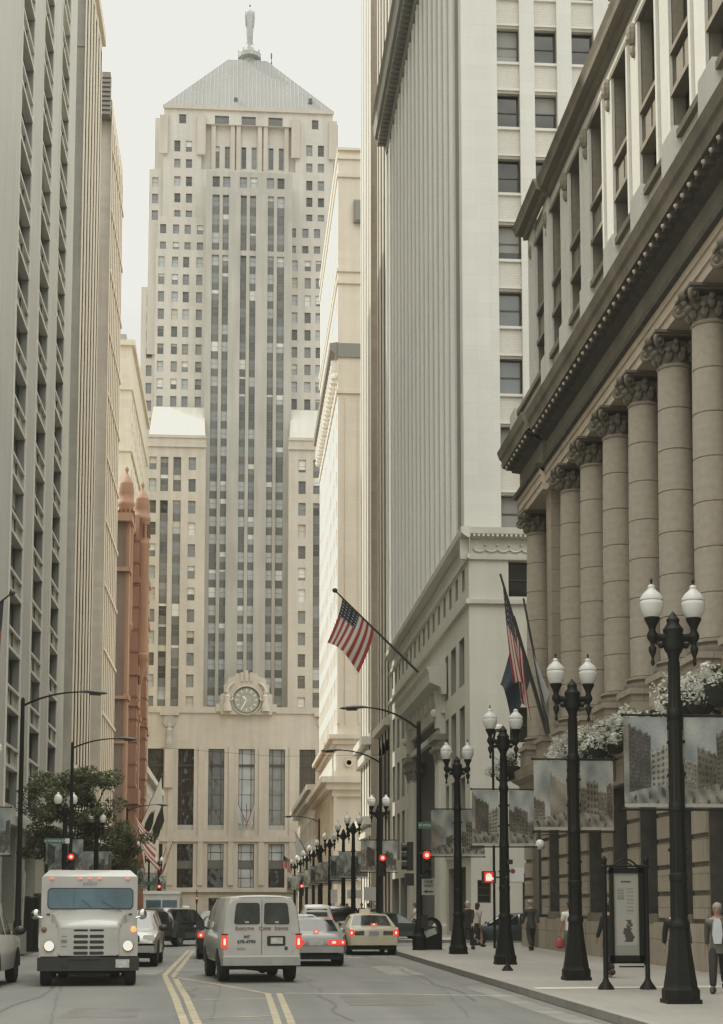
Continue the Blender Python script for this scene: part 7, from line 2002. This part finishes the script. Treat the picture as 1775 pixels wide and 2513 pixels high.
def person(lab, x, y, heading, H=1.75, top=(.05, .05, .05), legs=(.03, .03, .03), hair=(.3, .3, .3), shirt=None, stride=.25, armswing=.25, elbow=.2, short=False, skirt=False, hat=False, z=.15, bald=False, bag=None, lean=0.0, skin=None, jacket=True):
    """walking figure, local facing +Y"""
    s = H / 1.75
    R = empty('person', (0, 0, 0), lab, 'person'); k = len(MAT)
    tm = plain('cloth_top_%d' % k, top, .85, noise=.15, nscale=5); lm = plain('cloth_legs_%d' % k, legs, .85, noise=.12, nscale=5); hm = plain('hair_%d' % k, hair, .8); sk = plain('skin_%d' % k, skin, .55) if skin else SKIN
    V = []; E = []; Rr = []
    def v(p, r, par=None):
        V.append(Vector(p) * s); Rr.append((r * s, r * s) if not hasattr(r, '__len__') else (r[0] * s, r[1] * s))
        if par is not None: E.append((par, len(V) - 1))
        return len(V) - 1
    lf = lean
    pel = v((0, 0, .95), (.085, .065)); wst = v((0, lf * .3, 1.10), (.10, .075), pel); chs = v((0, lf * .7, 1.30), (.125, .08), wst); shd = v((0, lf, 1.44), (.10, .065), chs); nek = v((0, lf + .01, 1.52), .052, shd); 
    hd0 = v((0, lf + .03, 1.60), (.07, .085), nek); hd1 = v((0, lf + .025, 1.68), (.078, .095), hd0); v((0, lf + .015, 1.745), (.055, .065), hd1)
    J = {}
    for sg in (-1, 1):
        st = stride * sg; hip = v((sg * .085, 0, .90), .07, pel)
        kn = v((sg * .095, st * .55 + .05, .50), .05, hip); an = v((sg * .10, st * 1.0 - (.10 if sg < 0 else 0), .09 + (.06 if sg < 0 and stride else 0)), .042, kn)
        ft = v((sg * .105, st * 1.0 - (.10 if sg < 0 else 0) + .08, .045), .04, an); v((sg * .11, st - (.10 if sg < 0 else 0) + .19, .03), .03, ft)
        J['k%d' % sg], J['a%d' % sg] = V[kn], V[an]
        aw = -armswing * sg; sh = v((sg * .19, lf, 1.42), .058, shd); el = v((sg * .222, lf + aw * .5, 1.14), .043, sh); wr = v((sg * .225, lf + aw * 1.0 + elbow * .3, .90 + elbow * .12), .03, el)
        pm = v((sg * .222, lf + aw * 1.05 + elbow * .35, .83 + elbow * .14), (.022, .038), wr)
        J['s%d' % sg], J['e%d' % sg], J['w%d' % sg], J['p%d' % sg] = V[sh], V[el], V[wr], V[pm]
        hp = V[pm] / s
        for q in range(4):
            a = v(hp + Vector((0, -.028 + .019 * q, -.045)), .009, pm); b2 = v(hp + Vector((-sg * .008, -.03 + .02 * q, -.075 + .004 * abs(q - 1.5))), .008, a); v(hp + Vector((-sg * .022, -.03 + .02 * q, -.098 + .008 * abs(q - 1.5))), .0065, b2)
        a = v(hp + Vector((0, .035, -.01)), .010, pm); v(hp + Vector((-sg * .012, .055, -.04)), .008, a)
    body = skin_mesh('body', V, E, Rr, sk, R)
    def cloth(name, pts, rad, ed, mat): return skin_mesh(name, [Vector(p) for p in pts], ed, rad, mat, R, 0)
    S = lambda *p: Vector(p) * s
    # trousers or skirt
    pts = [S(0, 0, 1.02), S(0, 0, .92)]; rad = [(.15 * s, .12 * s), (.155 * s, .13 * s)]; ed = [(0, 1)]
    if skirt:
        pts += [S(0, 0, .7), S(0, .0, .5)]; rad += [(.17 * s, .14 * s), (.19 * s, .16 * s)]; ed += [(1, 2), (2, 3)]
    else:
        for sg in (-1, 1):
            b0 = len(pts); pts += [S(sg * .092, 0, .84), J['k%d' % sg], J['a%d' % sg] + Vector((0, 0, .03 * s))]; rad += [.125 * s, .088 * s, .075 * s]
            ed += [(1, b0), (b0, b0 + 1), (b0 + 1, b0 + 2)]
    cloth('skirt' if skirt else 'trousers', pts, rad, ed, lm)
    # top
    zl = .92
    pts = [S(0, lf * .3, 1.10), S(0, 0, zl), S(0, lf * .7, 1.30), S(0, lf, 1.43), S(0, lf, 1.475)]; rad = [(.15 * s, .115 * s), (.18 * s, .15 * s), (.18 * s, .125 * s), (.14 * s, .10 * s), (.08 * s, .07 * s)]; ed = [(0, 1), (0, 2), (2, 3), (3, 4)]
    for sg in (-1, 1):
        b0 = len(pts); pts += [J['s%d' % sg] + Vector((0, 0, -.01)), J['e%d' % sg] if not short else J['s%d' % sg].lerp(J['e%d' % sg], .75)]; rad += [.078 * s, .062 * s]; ed += [(3, b0), (b0, b0 + 1)]
        if not short: pts.append(J['e%d' % sg].lerp(J['w%d' % sg], .93)); rad.append(.05 * s); ed.append((b0 + 1, b0 + 2))
    cloth('jacket' if jacket else 'shirt', pts, rad, ed, tm)
    if jacket:
        m = MB(); m.lathe([(.158 * s, 1.02 * s), (.168 * s, .92 * s), (.178 * s, .78 * s), (.165 * s, .775 * s)], (0, 0, 0), 18, sy=.74, cap=False); m.build('jacket_hem', tm, R, smooth=True)
    if shirt:
        m = MB(); m.prism([S(-.05, .10 + lf, 1.47), S(.05, .10 + lf, 1.47), S(.085, .12 + lf, 1.38), S(.10, .135 + lf * .6, 1.15), S(.07, .145, .97), S(-.07, .145, .97), S(-.10, .135 + lf * .6, 1.15), S(-.085, .12 + lf, 1.38)], (0, .012, 0)); m.build('shirt_front', plain('shirt_%d' % k, shirt, .8), R)
    # shoes
    for sg in (-1, 1):
        a = J['a%d' % sg]; m = MB(); m.sphere(a + S(0, .075, -.04), .062 * s, 10, 6, 0, .9, 2.6, .85); m.sphere(a + S(0, 0, -.02), .068 * s, 8, 6); m.build('shoe', BLKP, R, smooth=True)
    # face and hair
    fc = MB(); hc = S(0, lf + .03, 1.655)
    fc.sphere(hc + S(0, .095, -.015), .016 * s, 6, 5, 0, .8, 1.2, 1.6)
    for sg in (-1, 1): fc.sphere(hc + S(sg * .082, -.005, -.01), .022 * s, 6, 5, 0, .4, .8, 1.3)
    fc.build('nose_and_ears', sk, body, smooth=True)
    ey = MB()
    for sg in (-1, 1): ey.sphere(hc + S(sg * .032, .083, .015), .011 * s, 6, 5)
    ey.box(hc.x - .025 * s, hc.x + .025 * s, hc.y + .078 * s, hc.y + .088 * s, hc.z - .062 * s, hc.z - .055 * s); ey.build('eyes_and_mouth', plain('eye_dark', (.05, .03, .03), .5) if 'eye_dark' not in MAT else MAT['eye_dark'], body)
    hr = MB()
    if hat:
        hr.lathe([(.001, .13), (.07, .12), (.10, .085), (.108, .03), (.105, .0)], hc + S(0, -.01, .015), 14); hr.sphere(hc + S(0, .07, .05), .07 * s, 8, 5, 0, 1.2, 1.3, .2); hr.build('flat_cap', hm, R, smooth=True)
    else:
        hr.sphere(hc + S(0, -.026, .04), .105 * s, 12, 8, 0, .92, 1.0, .9); hr.sphere(hc + S(0, -.05, -.03), .085 * s, 10, 7, 0, 1.02, .75, 1.0)
        if bald is False and skirt: hr.sphere(hc + S(0, -.07, -.05), .085 * s, 10, 7, 0, 1.0, .7, 1.5)
        hr.build('hair', hm, R, smooth=True)
    if bag:
        hp = J['p-1'] + S(0, 0, -.12); b = MB()
        b.lathe([(.06, 0), (.13, .05), (.14, .16), (.10, .24), (.03, .27)], hp - S(0, 0, .26), 10, 0, sx=1.0, sy=.7); b.tube([hp - S(.05, 0, .02), hp + S(0, 0, .10), hp + S(.05, 0, -.02)], .012, 5)
        bg_ = b.build('carried_bag', plain('bag_red', bag, .7), None, smooth=True)
        bg_.location = (x, y, z); bg_.rotation_euler = (0, 0, math.radians(heading)); tag(bg_, 'red bag held by the man in the white shirt', 'bag')
    R.location = (x, y, z); R.rotation_euler = (0, 0, math.radians(heading))
    return R
p = sZ(1768, 2440, .15)
person('man in grey blazer and pale blue shirt walking towards the camera at the right edge', p.x + .09, 29.6, 160, 1.66, (.10, .098, .085), (.018, .018, .02), (.27, .25, .22), shirt=(.45, .48, .52), stride=.30, armswing=.3)
p = sZ(1298, 2332, .15)
person('man in dark suit and flat cap walking away towards the corner', p.x, 57.5, 8, 1.80, (.055, .056, .05), (.032, .032, .03), (.30, .29, .26), hat=True, stride=.18, armswing=.22)
p = sZ(1390, 2370, .15)
person('man in white short sleeved shirt half hidden behind the second lamp post', p.x - .02, 42.5, 10, 1.74, (.62, .60, .55), (.085, .08, .07), (.05, .045, .04), short=True, stride=.12, armswing=.12, jacket=False, bag=(.30, .05, .04))
p = sZ(1497, 2400, .15)
person('dark clothed woman with white shirt behind the kiosk', p.x + .08, 36.2, 20, 1.68, (.02, .02, .02), (.018, .018, .018), (.03, .025, .02), shirt=(.6, .6, .58), stride=.16, armswing=.15)
person('person in dark coat almost hidden behind the nearest lamp post', sY(1655, 2300, 30.5).x + .05, 30.5, 172, 1.66, (.018, .018, .018), (.02, .02, .02), (.05, .04, .03), stride=.12, armswing=.3)
p = sZ(1148, 2330, .15)
person('white haired man in dark jacket behind the lamp before the litter bin', p.x - .02, 59.0, -30, 1.76, (.025, .025, .025), (.03, .03, .03), (.42, .40, .37), stride=.2)
person('dark haired woman in a black skirt beside the white haired man', sY(1172, 2250, 62.5).x, 62.5, -60, 1.70, (.45, .40, .36), (.02, .02, .02), (.03, .025, .02), skirt=True, short=True, jacket=False, stride=.14, armswing=.1)
for (px, Y, lab, c, hc_) in ((888, 100, 'distant person in a dark coat left of the taxi roof sign', (.03, .03, .03), (.05, .04, .03)), (905, 96, 'distant person in a pale top beside the taxi roof sign', (.4, .38, .34), (.04, .03, .03)), (922, 90, 'distant pale haired person right of the taxi roof sign', (.05, .05, .045), (.4, .38, .34)), (838, 104, 'distant person in a white shirt on the far right kerb', (.5, .5, .47), (.04, .03, .03)), (852, 108, 'distant person in grey standing on the far right kerb', (.14, .14, .13), (.05, .04, .04)), (868, 110, 'distant person in black on the far right kerb', (.02, .02, .02), (.03, .03, .03))):
    p = sY(px, 2270, Y); person(lab, max(p.x, 6.1), Y, 20 if px % 2 else 190, 1.72, c, (.03, .03, .03), hc_, stride=.15)
person('person in a white top crossing behind the green sedan roof', sY(1019, 2270, 81.5).x, 81.5, 90, 1.72, (.62, .60, .56), (.04, .04, .04), (.12, .09, .07), short=True, jacket=False)

for o in list(SC.objects):          # report-friendly: drop leftover helper data
    if o.type == 'EMPTY' and not o.children and 'label' not in o: bpy.data.objects.remove(o)
